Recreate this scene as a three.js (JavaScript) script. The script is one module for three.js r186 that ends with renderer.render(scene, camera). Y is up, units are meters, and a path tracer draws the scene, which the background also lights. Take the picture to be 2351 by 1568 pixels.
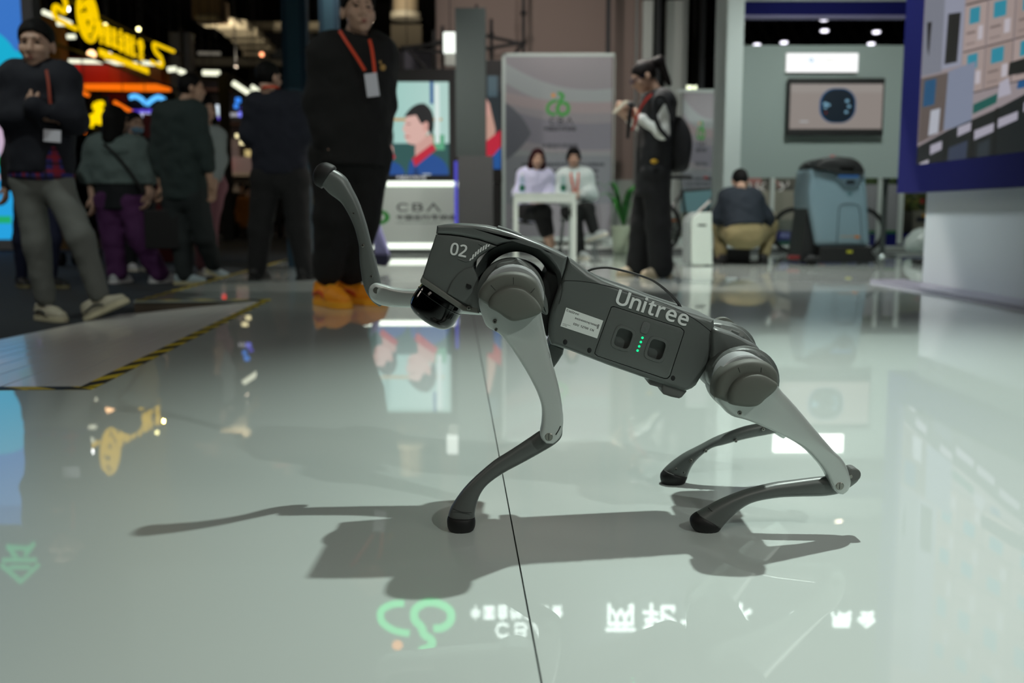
import * as THREE from 'three';
import { RoundedBoxGeometry } from 'three/addons/geometries/RoundedBoxGeometry.js';
import { TextGeometry } from 'three/addons/geometries/TextGeometry.js';
import { FontLoader } from 'three/addons/loaders/FontLoader.js';
import { ImprovedNoise } from 'three/addons/math/ImprovedNoise.js';
import { mergeGeometries, mergeVertices, toCreasedNormals } from 'three/addons/utils/BufferGeometryUtils.js';
import { RectAreaLightUniformsLib } from 'three/addons/lights/RectAreaLightUniformsLib.js';
import { Brush, Evaluator, SUBTRACTION } from 'three-bvh-csg';

// ---------- camera: 35 mm lens, half a metre above the floor, tipped a little down ----------
const F = 2286, CX = 1175.5, CY = 784, HC = 0.503, PITCH = Math.atan(291 / F);
const camera = new THREE.PerspectiveCamera(2 * Math.atan(784 / F) * 180 / Math.PI, 2351 / 1568, 0.05, 200);
camera.position.set(0, HC, 0);
camera.rotation.set(-PITCH, 0, 0);
camera.focus = 1.62;
camera.userData.fStop = 3.6;
camera.updateMatrixWorld();

const scene = new THREE.Scene();
scene.background = new THREE.Color(0x000000);
const renderer = new THREE.WebGLRenderer({ antialias: true });
renderer.toneMapping = THREE.LinearToneMapping;
renderer.toneMappingExposure = 1.0;
renderer.shadowMap.enabled = true;
RectAreaLightUniformsLib.init();

// ---------- lights: booth spotlights above the frame, added fill spots and hall panels ----------
function spot(x, y, z, tx, ty, tz, intensity, angle, color = 0xffffff, radius = 2, penumbra = 0.6) {
  const l = new THREE.SpotLight(color, intensity, 0, angle, penumbra, 2);
  l.position.set(x, y, z); l.target.position.set(tx, ty, tz);
  l.castShadow = true; l.shadow.radius = radius;
  scene.add(l, l.target);
  return l;
}
function panelLight(x, y, z, tx, ty, tz, w, h, intensity, color = 0xffffff) {
  const l = new THREE.RectAreaLight(color, intensity, w, h);
  l.position.set(x, y, z); l.lookAt(tx, ty, tz); scene.add(l);
  return l;
}
// one row per lamp: position, aim, intensity, half angle, colour, softness; a lamp housing is built at each further down
const SPOTS = [
  [1.15, 4.2, -3.75, 1.35, 0, -2.4, 80, 0.62, 0xf2fff6, 2.6, 1],
  [4.6, 3.9, -6.2, 2.2, 0, -3.6, 36, 0.9, 0xf2fff6, 3],
  [0.6, 3.6, -9.0, 0.9, 0, -8.4, 50, 0.9, 0xfff8ee, 3],
  [3.2, 3.9, -8.5, 3.5, 0.5, -10.9, 33, 0.85, 0xf6fff8, 4],
  [-1.6, 3.8, -10.2, -1.4, 0.2, -12.2, 36, 0.8, 0xfff8ee, 3],
  [2.4, 3.0, 1.1, 0.7, 0.2, -1.8, 14, 0.7, 0xf6fff8, 3],  // added fill spot for the near side of the robot
  [0.9, 4.3, -10.6, 0.7, 1.7, -14.0, 24, 0.75, 0xfff8f2, 4],  // added to brighten the banner and back wall
  [-0.3, 4.7, -12.8, 0.5, 3.1, -16.0, 13, 0.9, 0xfff2ea, 4],  // added to brighten the brown wall
  [0.4, 3.8, -7.4, 3.0, 0.5, -8.0, 27, 0.7, 0xf2fcff, 16],  // added to lift the screen base, white column and ponytail woman
  [-3.4, 4.4, -4.0, -2.7, 0.8, -7.6, 17, 0.75, 0xf4fff8, 6],  // added to brighten the people in the left aisle
  [4.3, 3.5, -12.7, 4.0, 0.3, -14.2, 16, 0.95, 0xf6fff8, 4],  // added behind the wall so the posters read brighter
  [-7.2, 4.3, -26.6, -7.0, 9.0, -31.5, 62, 0.95, 0xfff0d8, 4],  // added uplight that brightens the unlit roof duct
  [-2.9, 4.4, -21.0, -2.6, 9.0, -25.5, 100, 0.95, 0xfff0d8, 4],  // second added uplight, for the duct drum
];
for (const [x, y, z, tx, ty, tz, i, a, c, r, p] of SPOTS) spot(x, y, z, tx, ty, tz, i, a, c, r, p || 0.6);
// unseen lamp panels added as ambient fill under the roof: position, size, intensity
const HALL = [[-14, 8.6, -10, 3, 3, 6], [-22, 8.6, -30, 3, 3, 6], [14, 8.6, -14, 3, 3, 5], [0, 8.6, 5, 3, 3, 4], [9, 8.6, 2, 3, 3, 5], [-9, 8.6, 4, 3, 3, 3]];
for (const [x, y, z, w, h, i] of HALL) panelLight(x, y - 0.06, z, x, 0, z + 0.001, w, h, i, 0xfff6ea);
// ---------- helpers ----------
const V = (x, y, z) => new THREE.Vector3(x, y, z);
const SA = Math.sin(PITCH), CA = Math.cos(PITCH);
function ray(px, py) { const u = (px - CX) / F, v = (CY - py) / F; return [u, v * CA - SA, -(CA + v * SA)]; }
function at(px, py, d) { const [x, y, z] = ray(px, py), k = -d / z; return V(x * k, HC + y * k, -d); }       // photo direction, at a known distance
function ground(px, py, y0 = 0) { const [x, y, z] = ray(px, py), k = (y0 - HC) / y; return V(x * k, y0, z * k); }
let seedN = 7; const rnd = () => { seedN = (seedN * 16807) % 2147483647; return (seedN - 1) / 2147483646; };
const noise3 = new ImprovedNoise();
const mats = new Map();
function mat(color, roughness = 0.6, o = {}) {
  const key = (color.isColor ? color.toArray().join() : String(color)) + '|' + roughness + JSON.stringify(o);
  if (!mats.has(key)) { const m = new THREE.MeshPhysicalMaterial({ color, roughness, ...o }); m.side = THREE.DoubleSide; mats.set(key, m); }
  return mats.get(key);
}
const glow = (color, e = 1) => mat(0x080808, 0.5, { emissive: color, emissiveIntensity: e });
const taken = new Map();
function numbered(n) { const k = taken.get(n) || 0; taken.set(n, k + 1); return k ? n + '_' + String(k).padStart(3, '0') : n; }
function setTag(o, label, category, group) { o.userData.label = label; o.userData.category = category; if (group) o.userData.group = group; return o; }
function thing(name, label, category, base = V(0, 0, 0), group) {
  const g = new THREE.Group(); g.name = numbered(name); g.position.copy(base); scene.add(g); return setTag(g, label, category, group);
}
function mesh(geo, m) { const o = new THREE.Mesh(geo, m); o.castShadow = true; o.receiveShadow = true; return o; }
// world-space geometry becomes a part: moved into its parent's own axes
function part(parent, name, geo, m, label) {
  const p = V(0, 0, 0); for (let q = parent; q && q !== scene; q = q.parent) p.add(q.position);
  geo.translate(-p.x, -p.y, -p.z);
  const o = mesh(geo, m); o.name = name; if (label) o.userData.label = label; parent.add(o); return o;
}
function partAt(parent, name, geo, m, pos, rot) { const o = mesh(geo, m); o.name = name; o.position.copy(pos); if (rot) o.rotation.set(...rot); parent.add(o); return o; }
function structure(name, geo, m) { const o = mesh(geo, m); o.name = name; o.userData.kind = 'structure'; scene.add(o); return o; }
function single(name, geo, m, label, category, group) {           // a thing that is one mesh, its origin at its base
  geo.computeBoundingBox(); const b = geo.boundingBox, p = V((b.min.x + b.max.x) / 2, b.min.y, (b.min.z + b.max.z) / 2);
  geo.translate(-p.x, -p.y, -p.z); const o = mesh(geo, m); o.name = numbered(name); o.position.copy(p); scene.add(o); return setTag(o, label, category, group);
}
const clean = (g) => { g = g.index ? g.toNonIndexed() : g; for (const k of Object.keys(g.attributes)) if (k !== 'position' && k !== 'normal') g.deleteAttribute(k); return g; };
const merge = (list) => mergeGeometries(list.map(clean));
// boxes
function box(x0, x1, y0, y1, z0, z1, r = 0) {
  const w = Math.abs(x1 - x0), h = Math.abs(y1 - y0), d = Math.abs(z1 - z0);
  const g = r ? new RoundedBoxGeometry(w, h, d, 2, Math.min(r, w / 2.1, h / 2.1, d / 2.1)) : new THREE.BoxGeometry(w, h, d);
  return g.translate((x0 + x1) / 2, (y0 + y1) / 2, (z0 + z1) / 2);
}
// upright box whose front face covers a pixel rectangle at depth d
function pbox(x0, y0, x1, y1, d, thick, r = 0) { const a = at(x0, y1, d), b = at(x1, y0, d); return box(a.x, b.x, a.y, b.y, -d, -d - thick, r); }
function rod(a, b, r, r2 = r, seg = 12) {
  const g = new THREE.CylinderGeometry(r2, r, a.distanceTo(b), seg), d = b.clone().sub(a).normalize();
  g.applyQuaternion(new THREE.Quaternion().setFromUnitVectors(V(0, 1, 0), d)); return g.translate((a.x + b.x) / 2, (a.y + b.y) / 2, (a.z + b.z) / 2);
}
function bar(a, b, w, t) {                                        // square bar
  const L = a.distanceTo(b), g = new THREE.BoxGeometry(w, L, t), d = b.clone().sub(a).normalize();
  g.applyQuaternion(new THREE.Quaternion().setFromUnitVectors(V(0, 1, 0), d)); return g.translate((a.x + b.x) / 2, (a.y + b.y) / 2, (a.z + b.z) / 2);
}
function ball(c, rx, ry = rx, rz = rx, seg = 20) { return new THREE.SphereGeometry(1, seg, Math.round(seg * 0.7)).scale(rx, ry, rz).translate(c.x, c.y, c.z); }
function tube(pts, r, n = 40, seg = 8, closed = false) { return new THREE.TubeGeometry(new THREE.CatmullRomCurve3(pts, closed), n, r, seg, closed); }
function smooth2(pts, n = 80) { return new THREE.CatmullRomCurve3(pts.map((p) => V(p[0], p[1], 0)), true, 'centripetal').getPoints(n).slice(0, -1).map((p) => [p.x, p.y]); }
// outline in photo pixels at depth dRef, given real thickness from depth d0 (near) to d1 (far), edges rounded
function plate(pts, dRef, d0, d1, bevel = 0, seg = 3) {
  const P = pts.map(([x, y]) => { const v = at(x, y, dRef); return new THREE.Vector2(v.x, v.y); });
  const g = new THREE.ExtrudeGeometry(new THREE.Shape(P), { depth: d1 - d0 - 2 * bevel, bevelEnabled: bevel > 0, bevelSize: bevel, bevelThickness: bevel, bevelOffset: -bevel, bevelSegments: seg, curveSegments: 4 });
  g.translate(0, 0, -d1 + bevel); return g;
}
const creased = (g, a = 0.6) => toCreasedNormals(g, a);
// limb: rows of [leftX, leftY, rightX, rightY, thickness] in pixels at depth d: an oval section runs through them
function limb(rows, d, power = 2.4, sub = 4, M = 24) {
  const ch = [0, 1, 2, 3].map((c) => rows.map((r) => r[c])), cr = (a, i, t) => { const g = (k) => a[Math.max(0, Math.min(a.length - 1, k))]; const p0 = g(i - 1), p1 = g(i), p2 = g(i + 1), p3 = g(i + 2); return 0.5 * (2 * p1 + (p2 - p0) * t + (2 * p0 - 5 * p1 + 4 * p2 - p3) * t * t + (3 * p1 - p0 - 3 * p2 + p3) * t * t * t); };
  const th = rows.map((r) => r[4]), dz = rows.map((r) => r[5] || 0), rings = [];
  for (let i = 0; i < rows.length - 1; i++) for (let s = 0; s < sub; s++) rings.push([i, s / sub]);
  rings.push([rows.length - 2, 1]);
  const pos = [], idx = [], e = 2 / power;
  for (const [i, t] of rings) {
    const dd = d + cr(dz, i, t), L = at(cr(ch[0], i, t), cr(ch[1], i, t), dd), R = at(cr(ch[2], i, t), cr(ch[3], i, t), dd), c = L.clone().add(R).multiplyScalar(0.5), h = R.clone().sub(L).multiplyScalar(0.5), k = cr(th, i, t) / 2;
    for (let m = 0; m < M; m++) { const f = m / M * Math.PI * 2, co = Math.cos(f), si = Math.sin(f), a = Math.sign(co) * Math.abs(co) ** e, b = Math.sign(si) * Math.abs(si) ** e; pos.push(c.x + h.x * a, c.y + h.y * a, c.z + k * b); }
  }
  const N = rings.length;
  for (let i = 0; i < N - 1; i++) for (let m = 0; m < M; m++) { const a = i * M + m, b = i * M + (m + 1) % M; idx.push(a, b, a + M, b, b + M, a + M); }
  for (const i of [0, N - 1]) { const c = [0, 0, 0]; for (let m = 0; m < M; m++) for (let k = 0; k < 3; k++) c[k] += pos[(i * M + m) * 3 + k] / M; const q = pos.length / 3; pos.push(...c); for (let m = 0; m < M; m++) { const a = i * M + m, b = i * M + (m + 1) % M; i ? idx.push(a, b, q) : idx.push(b, a, q); } }
  const g = new THREE.BufferGeometry(); g.setAttribute('position', new THREE.Float32BufferAttribute(pos, 3)); g.setIndex(idx); g.computeVertexNormals(); return g;
}
// cylinder whose axis runs along z, seen as a circle at a pixel
function disc(px, py, dRef, r, d0, d1, bevel = 0.003, seg = 40) {
  const c = at(px, py, dRef), prof = [V(0.0001, 0, 0), V(r - bevel, 0, 0), V(r, bevel, 0), V(r, d1 - d0 - bevel, 0), V(r - bevel, d1 - d0, 0), V(0.0001, d1 - d0, 0)].map((p) => new THREE.Vector2(p.x, p.y));
  const g = new THREE.LatheGeometry(prof, seg); g.rotateX(-Math.PI / 2); return creased(g, 0.5).translate(c.x, c.y, -d0);
}
function canvasTex(w, h, draw) { const c = document.createElement('canvas'); c.width = w; c.height = h; const x = c.getContext('2d'); draw(x, w, h); const t = new THREE.CanvasTexture(c); t.colorSpace = THREE.SRGBColorSpace; t.anisotropy = 8; return t; }
function noiseTex(n, f, lo, hi, seed = 0, oct = 3) {
  const data = new Uint8Array(n * n * 4);
  for (let y = 0; y < n; y++) for (let x = 0; x < n; x++) {
    let v = 0, a = 1, s = 0; for (let o = 0; o < oct; o++) { const q = f * 2 ** o, A = x / n * q, B = y / n * q; const blend = (u, w) => noise3.noise(u + seed, w + seed * 1.7, seed + o * 9.1); const tx = x / n, ty = y / n;
      v += a * (blend(A, B) * (1 - tx) * (1 - ty) + blend(A - q, B) * tx * (1 - ty) + blend(A, B - q) * (1 - tx) * ty + blend(A - q, B - q) * tx * ty); s += a; a *= 0.5; }
    const g = Math.max(0, Math.min(255, lo + (hi - lo) * (0.5 + v / s))); data.set([g, g, g, 255], (y * n + x) * 4);
  }
  const t = new THREE.DataTexture(data, n, n); t.wrapS = t.wrapT = THREE.RepeatWrapping; t.magFilter = THREE.LinearFilter; t.minFilter = THREE.LinearFilter; t.needsUpdate = true; return t;
}
const fontBold = await new FontLoader().loadAsync('fonts/droid/droid_sans_bold.typeface.json');
const fontReg = await new FontLoader().loadAsync('fonts/droid/droid_sans_regular.typeface.json');
function text(str, size, depth, font = fontBold, fat = 0) { return new TextGeometry(str, { font, size, depth, curveSegments: 5, bevelEnabled: fat > 0, bevelSize: fat, bevelThickness: Math.min(fat, 0.0003), bevelSegments: 1 }); }
// a rounded cap over a pixel outline: rings of [scale about the middle, depth step]
function dome(pts, d, prof) {
  const P = pts.map(([x, y]) => at(x, y, d)), c = P.reduce((s, p) => s.add(p), V(0, 0, 0)).multiplyScalar(1 / P.length), n = P.length, pos = [], idx = [];
  for (const [s, z] of prof) for (const p of P) pos.push(c.x + (p.x - c.x) * Math.max(s, 0.001), c.y + (p.y - c.y) * Math.max(s, 0.001), -d - z);
  for (let j = 0; j < prof.length - 1; j++) for (let i = 0; i < n; i++) { const a = j * n + i, b = j * n + (i + 1) % n; idx.push(a, b, a + n, b, b + n, a + n); }
  const g = new THREE.BufferGeometry(); g.setAttribute('position', new THREE.Float32BufferAttribute(pos, 3)); g.setIndex(idx); g.computeVertexNormals(); return g;
}
function onFloor(g, y = 0.0004) { const p = g.attributes.position; for (let i = 0; i < p.count; i++) if (p.getY(i) < y) p.setY(i, y); g.computeVertexNormals(); return g; }
// thin rods that carry a thing from the roof
function hang(o, n = 2) {
  o.updateMatrixWorld(true); const b = new THREE.Box3().setFromObject(o), z = (b.min.z + b.max.z) / 2, w = b.max.x - b.min.x; if (w < 0.5) n = 1;
  for (let k = 0; k < n; k++) { const x = n === 1 ? (b.min.x + b.max.x) / 2 : b.min.x + w * (k ? 0.85 : 0.15), y = (b.min.y + b.max.y) / 2, g = new THREE.CylinderGeometry(0.008, 0.008, 9.2 - y, 6); const h = mesh(g, mat(0x0a0b0c, 0.6)); h.name = 'hanger'; h.position.set(x - o.position.x, (9.2 + y) / 2 - o.position.y, z - o.position.z); o.add(h); }
  return o;
}
// ---------- the setting ----------
const FY = -0.09;                                                  // aisle carpet lies below the booth floor
const carpetTex = noiseTex(256, 40, 150, 255, 3, 2); carpetTex.repeat.set(60, 60);
structure('floor', new THREE.BoxGeometry(64, 0.2, 74).translate(-2, FY - 0.1, -20), new THREE.MeshStandardMaterial({ color: 0x23292c, roughness: 0.95, map: carpetTex, bumpMap: carpetTex, bumpScale: 0.004 }));
structure('wall_back', box(-34, 30, -0.3, 9.4, -57, -57.4), mat(0x1b1d1e, 0.9));
structure('wall_left', box(-34, -34.4, -0.3, 9.4, -57, 17), mat(0x202224, 0.9));
structure('wall_right', box(30, 30.4, -0.3, 9.4, -57, 17), mat(0x303234, 0.9));
structure('wall_front', box(-34, 30, -0.3, 9.4, 17, 17.4), mat(0x303234, 0.9));
structure('ceiling', box(-34.4, 30.4, 9.2, 9.6, -57.4, 17.4), mat(0x17191a, 0.9));
// the raised glossy white stage floor, laid as separate sheets with open joints
const stage = thing('stage_floor', 'glossy white raised booth floor of large sheets under the robot dog', 'stage floor', V(0, 0, 0)); stage.userData.kind = 'structure';
const WHITE_FLOOR = new THREE.MeshPhysicalMaterial({ color: new THREE.Color().setRGB(0.585, 0.655, 0.625), roughness: 0.34, specularIntensity: 1, ior: 1.5, clearcoat: 1, clearcoatRoughness: 0.012 });
{
  const T = 3.3 * Math.PI / 180, u = V(Math.cos(T), 0, -Math.sin(T)), w = V(-Math.sin(T), 0, -Math.cos(T));   // across and away
  const O = ground(1133, 977), gap = 0.0011;                      // a corner where two joints meet
  // polygon of the stage plan (x, z)
  const plan = [[-9, 7], [-9, -2.845], [-1.265, -2.894], [-1.483, -5.928], [-2.235, -5.87], [-2.7, -13.4], [9.5, -13.4], [9.5, 7]];
  const clip = (poly, nx, nz, c) => { const out = []; for (let i = 0; i < poly.length; i++) { const a = poly[i], b = poly[(i + 1) % poly.length], da = a[0] * nx + a[1] * nz - c, db = b[0] * nx + b[1] * nz - c; if (da >= 0) out.push(a); if ((da >= 0) !== (db >= 0)) { const t = da / (da - db); out.push([a[0] + (b[0] - a[0]) * t, a[1] + (b[1] - a[1]) * t]); } } return out; };
  let k = 0;
  for (let i = -4; i < 4; i++) for (let j = -4; j < 6; j++) {
    const c0 = O.x * u.x + O.z * u.z + i * 3.05 + gap, c1 = c0 + 3.05 - 2 * gap, r0 = O.x * w.x + O.z * w.z + j * 2.44 + 0.00002, r1 = r0 + 2.44 - 0.00004;
    let p = plan; p = clip(p, u.x, u.z, c0); p = clip(p, -u.x, -u.z, -c1); p = clip(p, w.x, w.z, r0); p = clip(p, -w.x, -w.z, -r1);
    if (p.length < 3) continue;
    const sh = new THREE.Shape(p.map(([x, z]) => new THREE.Vector2(x, -z)));
    const g = new THREE.ExtrudeGeometry(sh, { depth: 0.012, bevelEnabled: false }); g.rotateX(-Math.PI / 2); g.translate(0, -0.012, 0);
    const cx = p.reduce((s, q) => s + q[0], 0) / p.length, cz = p.reduce((s, q) => s + q[1], 0) / p.length;
    g.translate(-cx, 0, -cz); const o = partAt(stage, 'floor_sheet', g, WHITE_FLOOR, V(cx, 0, cz)); k++;
  }
  const sh = new THREE.Shape(plan.map(([x, z]) => new THREE.Vector2(x, -z)));
  const g = new THREE.ExtrudeGeometry(sh, { depth: 0.07, bevelEnabled: false }); g.rotateX(-Math.PI / 2); g.translate(0, FY, 0);
  part(stage, 'stage_base', g, mat(0x4a4238, 0.8), 'brown side of the stage');
}
// ramp at the notch in the stage edge, laid in planks, and striped tape along the edges
{
  const ramp = thing('ramp', 'pale plank ramp sloping from the stage down to the dark carpet', 'ramp', V(-1.7, FY, -4.2)); ramp.userData.kind = 'structure';
  const plankM = mat(new THREE.Color().setRGB(0.62, 0.62, 0.59), 0.35, { clearcoat: 0.3, clearcoatRoughness: 0.08 });
  const T0 = [-1.275, -2.9], T1 = [-1.49, -5.915], B0 = [-2.62, -2.9], B1 = [-2.34, -5.9];
  const n = 9; for (let k = 0; k < n; k++) {
    const a = k / n, b = (k + 1) / n - 0.006, L = (p, q, t) => [p[0] + (q[0] - p[0]) * t, p[1] + (q[1] - p[1]) * t], y = (t) => -0.004 + (FY + 0.006) * t;
    const c = [[L(T0, B0, a), y(a)], [L(T1, B1, a), y(a)], [L(T1, B1, b), y(b)], [L(T0, B0, b), y(b)]].map(([p, yy]) => V(p[0], yy, p[1]));
    const pos = [], lo = c.map((v) => v.clone().setY(Math.max(FY, v.y - 0.012))); const quad = (p, q, r, s) => pos.push(...p.toArray(), ...q.toArray(), ...r.toArray(), ...p.toArray(), ...r.toArray(), ...s.toArray());
    quad(c[3], c[2], c[1], c[0]); for (let i = 0; i < 4; i++) { const j = (i + 1) % 4; quad(c[i], c[j], lo[j], lo[i]); }
    const g = new THREE.BufferGeometry(); g.setAttribute('position', new THREE.Float32BufferAttribute(pos, 3)); g.computeVertexNormals(); part(ramp, 'plank', g, plankM);
  }
  const tape = canvasTex(512, 32, (c, w, h) => { c.fillStyle = '#c3ad22'; c.fillRect(0, 0, w, h); c.fillStyle = '#15161a'; for (let k = -2; k < 10; k++) { c.beginPath(); c.moveTo(k * 64, h); c.lineTo(k * 64 + 32, h); c.lineTo(k * 64 + 32 + 26, 0); c.lineTo(k * 64 + 26, 0); c.fill(); } });
  tape.wrapS = THREE.RepeatWrapping;
  const tm = new THREE.MeshStandardMaterial({ map: tape, roughness: 0.5, side: THREE.DoubleSide });
  const strip = (a, b, w, label) => {
    const d = V(b[0] - a[0], 0, b[1] - a[1]), L = d.length(), g = new THREE.BoxGeometry(L, 0.0012, w, Math.ceil(L * 4), 1, 1), p = g.attributes.position, uv = g.attributes.uv; for (let i = 0; i < p.count; i++) uv.setXY(i, (p.getX(i) + L / 2) / 1.6, p.getZ(i) / w + 0.5);
    const o = mesh(g, tm); o.name = numbered('hazard_tape'); o.position.set((a[0] + b[0]) / 2, 0.001, (a[1] + b[1]) / 2); o.rotation.y = Math.atan2(-d.z, d.x); scene.add(o); setTag(o, label, 'tape');
  };
  strip([-1.243, -2.87], [-1.46, -5.93], 0.05, 'black and yellow striped tape along the top of the plank ramp');
  strip([-3.2, -2.842], [-1.22, -2.868], 0.05, 'yellow and black tape along the stage edge beside the ramp foot');
  strip([-1.45, -5.933], [-2.225, -5.877], 0.05, 'striped tape on the short stage edge behind the ramp');
  strip([-2.2, -5.9], [-2.66, -13.2], 0.05, 'long striped tape on the stage edge along the dark carpet aisle');
}
// ---------- the robot dog ----------
{
  const DN = 1.547, DM = 1.70, DF = 1.845, SIDE = 1.615;          // near legs, middle, far legs, near flank
  const dog = thing('robot_dog', 'grey four-legged robot dog with one foreleg raised on the white floor', 'robot', V(0.1, 0, -DM));
  const grain = noiseTex(256, 90, 110, 150, 5, 2);
  const shell = mat(new THREE.Color().setRGB(0.105, 0.118, 0.112), 0.42, { metalness: 0.15, clearcoat: 0.12, clearcoatRoughness: 0.4 });
  const cover = mat(new THREE.Color().setRGB(0.14, 0.155, 0.15), 0.36, { metalness: 0.35 });  // lighter than the shell: brightness of upward faces put into the colour
  const silver = mat(new THREE.Color().setRGB(0.5, 0.54, 0.525), 0.36, { metalness: 0.35 });
  const ringM = mat(new THREE.Color().setRGB(0.58, 0.61, 0.62), 0.32, { metalness: 0.4 });
  const guardM = mat(new THREE.Color().setRGB(0.1, 0.107, 0.092), 0.62);
  const rubber = mat(0x0b0c0c, 0.6), black = mat(0x060606, 0.5), steel = mat(0x9a9a94, 0.3, { metalness: 1 });
  const pale = mat(new THREE.Color().setRGB(0.74, 0.78, 0.77), 0.4);
  const seam = mat(0x16191a, 0.8);
  const screw = (parent, px, py, d, r = 0.0035) => { const s = part(parent, 'screw', disc(px, py, d, r, d - 0.0025, d + 0.004, 0.0008, 16), steel); const c = at(px, py, d - 0.0026); part(s, 'socket', disc(px, py, d, r * 0.45, d - 0.0029, d, 0.0001, 6), black); return s; };

  // --- head and body shells ---
  const topPts = [[1003, 518], [1020, 515], [1050, 514], [1085, 516], [1115, 519], [1145, 526], [1175, 535], [1205, 546], [1240, 560], [1275, 576], [1303, 589], [1298, 615], [1289, 642], [1283.5, 627.7], [1273.9, 610.5], [1256.7, 589.5], [1233.7, 572.3], [1207, 560.8], [1184, 557], [1159, 558.5], [1141, 563.6], [1100, 550], [1060, 542], [1030, 538.5], [1001, 537]];
  part(dog, 'top_cover', creased(plate(topPts, SIDE, 1.613, 1.787, 0.0055, 4), 0.5), cover);
  const headPts = [[1001, 538.5], [1030, 540], [1060, 543.5], [1100, 551.5], [1141, 565.2], [1122.8, 575], [1101.7, 589], [1088, 604], [1085, 625], [1084, 650], [1084, 690], [1104, 718], [1075, 712], [1060, 706], [968, 645], [967, 640], [971, 631], [973, 624], [987, 580]];
  const head = part(dog, 'head_shell', creased(plate(headPts, SIDE, 1.612, 1.788, 0.004, 3), 0.5), shell);
  part(dog, 'chin_band', creased(plate([[971, 631], [966, 643], [966.5, 649], [1062, 712.5], [1100, 719], [1098, 706], [1070, 703], [972, 637]], SIDE, 1.606, 1.794, 0.003), 0.5), mat(new THREE.Color().setRGB(0.12, 0.125, 0.11), 0.5));
  part(dog, 'shoulder_plate', creased(plate([[1086, 612], [1068, 617], [1052, 628], [1038, 645], [1030, 662], [1026, 674], [1076, 702], [1100, 716], [1108, 690], [1098, 640]], 1.61, 1.607, 1.64, 0.003), 0.5), shell);
  part(dog, 'port_cover', creased(plate([[1071.5, 651], [1082, 655], [1082.5, 661], [1075, 664], [1070, 659]], 1.606, 1.6045, 1.62, 0.001), 0.5), black);
  part(dog, 'crest', creased(plate([[1137, 526], [1144, 518], [1170, 526], [1197, 537], [1197, 545], [1170, 540]], DM, 1.66, 1.74, 0.003), 0.5), cover);
  for (const [x, y] of [[1052, 515], [1068, 519]]) part(dog, 'top_hole', ball(at(x, y, 1.65), 0.0022, 0.0012, 0.0022, 10), black);
  // number pocket, stripes and slots beside the wheel arch
  part(head, 'pocket_edge', merge([tube([at(1052, 594, 1.6115), at(1070, 600, 1.6115), at(1079, 598, 1.6115)], 0.0008, 20, 6), tube([at(1079, 598, 1.6115), at(1090, 586, 1.6115), at(1108, 572, 1.6115), at(1110, 566, 1.6115), at(1100, 560, 1.6115)], 0.0007, 30, 6)]), cover);
  { const g = text('02', 0.019, 0.0006, fontReg, 0.0005); g.rotateZ(-0.2); const p = at(1030.5, 583, 1.6117); g.translate(p.x, p.y, p.z); part(head, 'number_mark', g, pale, 'pale number 02 printed on the head'); }
  for (let k = 0; k < 8; k++) { const t = k / 7, x = 1079 + t * 42, y = 596 - t * 32 - Math.sin(t * 3.1) * 4, h = k % 7 === 0 ? 3.6 : 7; part(head, 'stripe', plate([[x - 2.2, y + h * 0.9], [x + 1.8, y + h * 0.6], [x + 4.2, y - h], [x + 0.2, y - h * 0.7]], 1.6115, 1.6108, 1.6135), pale); }
  for (let k = 0; k < 6; k++) { const a = (208 - k * 10.5) * Math.PI / 180 - 0.35, x = 1187 - Math.abs(Math.cos(a)) * 88, y = 664 - (0.55 + k * 0.075) * 88 * 0.98 + 6; part(dog, 'vent_slot', plate([[1102 + k * 6.6, 614 - k * 6.0], [1106 + k * 6.6, 611 - k * 6.0], [1108.5 + k * 6.6, 603.5 - k * 6.0], [1104.5 + k * 6.6, 606 - k * 6.0]], 1.645, 1.6400, 1.65), black); }
  // arch liners: flared inner walls of the wheel arches, near and far
  for (const s of [1, -1]) {
    const c = at(1187, 660, SIDE), pos = [], idx = [], n = 36; const rr = [[0.0735, 0.087], [0.071, 0.075], [0.060, 0.045], [0.056, 0.03], [0.058, 0.03], [0.0735, 0.075]];
    for (let i = 0; i <= n; i++) { const a = (-0.12 + 1.12 * i / n) * Math.PI; for (const [r, z] of rr) pos.push(c.x + Math.cos(a) * r, c.y + Math.sin(a) * r, -DM + s * z); }
    for (let i = 0; i < n; i++) for (let k = 0; k < rr.length - 1; k++) { const a = i * rr.length + k, b = a + rr.length; idx.push(a, b, a + 1, b, b + 1, a + 1); }
    const g = new THREE.BufferGeometry(); g.setAttribute('position', new THREE.Float32BufferAttribute(pos, 3)); g.setIndex(idx); g.computeVertexNormals(); part(dog, 'arch_liner', g, shell);
  }
  part(dog, 'inner_frame', merge([plate([[1110, 650], [1200, 645], [1282, 650], [1275, 770], [1130, 725]], DM, 1.66, 1.74, 0.004), plate([[1254, 618], [1277, 626], [1288, 645], [1266, 705], [1256, 770], [1225, 740], [1232, 665]], 1.66, 1.634, 1.768, 0.004)]), black);
  // trunk with the battery bay cut out of its flank
  const trunkPts = [[1289, 643], [1298, 616], [1304, 590], [1330, 607], [1352, 625], [1385, 643], [1420, 656], [1460, 670], [1510, 690], [1560, 707], [1600, 720], [1639, 733], [1641, 765], [1639, 790], [1632, 815], [1622, 845], [1608, 868], [1598, 885], [1589, 892], [1571, 899], [1500, 875], [1400, 840], [1300, 802], [1265, 791], [1258, 770], [1259, 745], [1264, 715], [1275, 680]];
  const ev = new Evaluator(); ev.attributes = ['position', 'normal'];
  const B = (g) => { const b = new Brush(clean(g)); b.updateMatrixWorld(); return b; };
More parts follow.
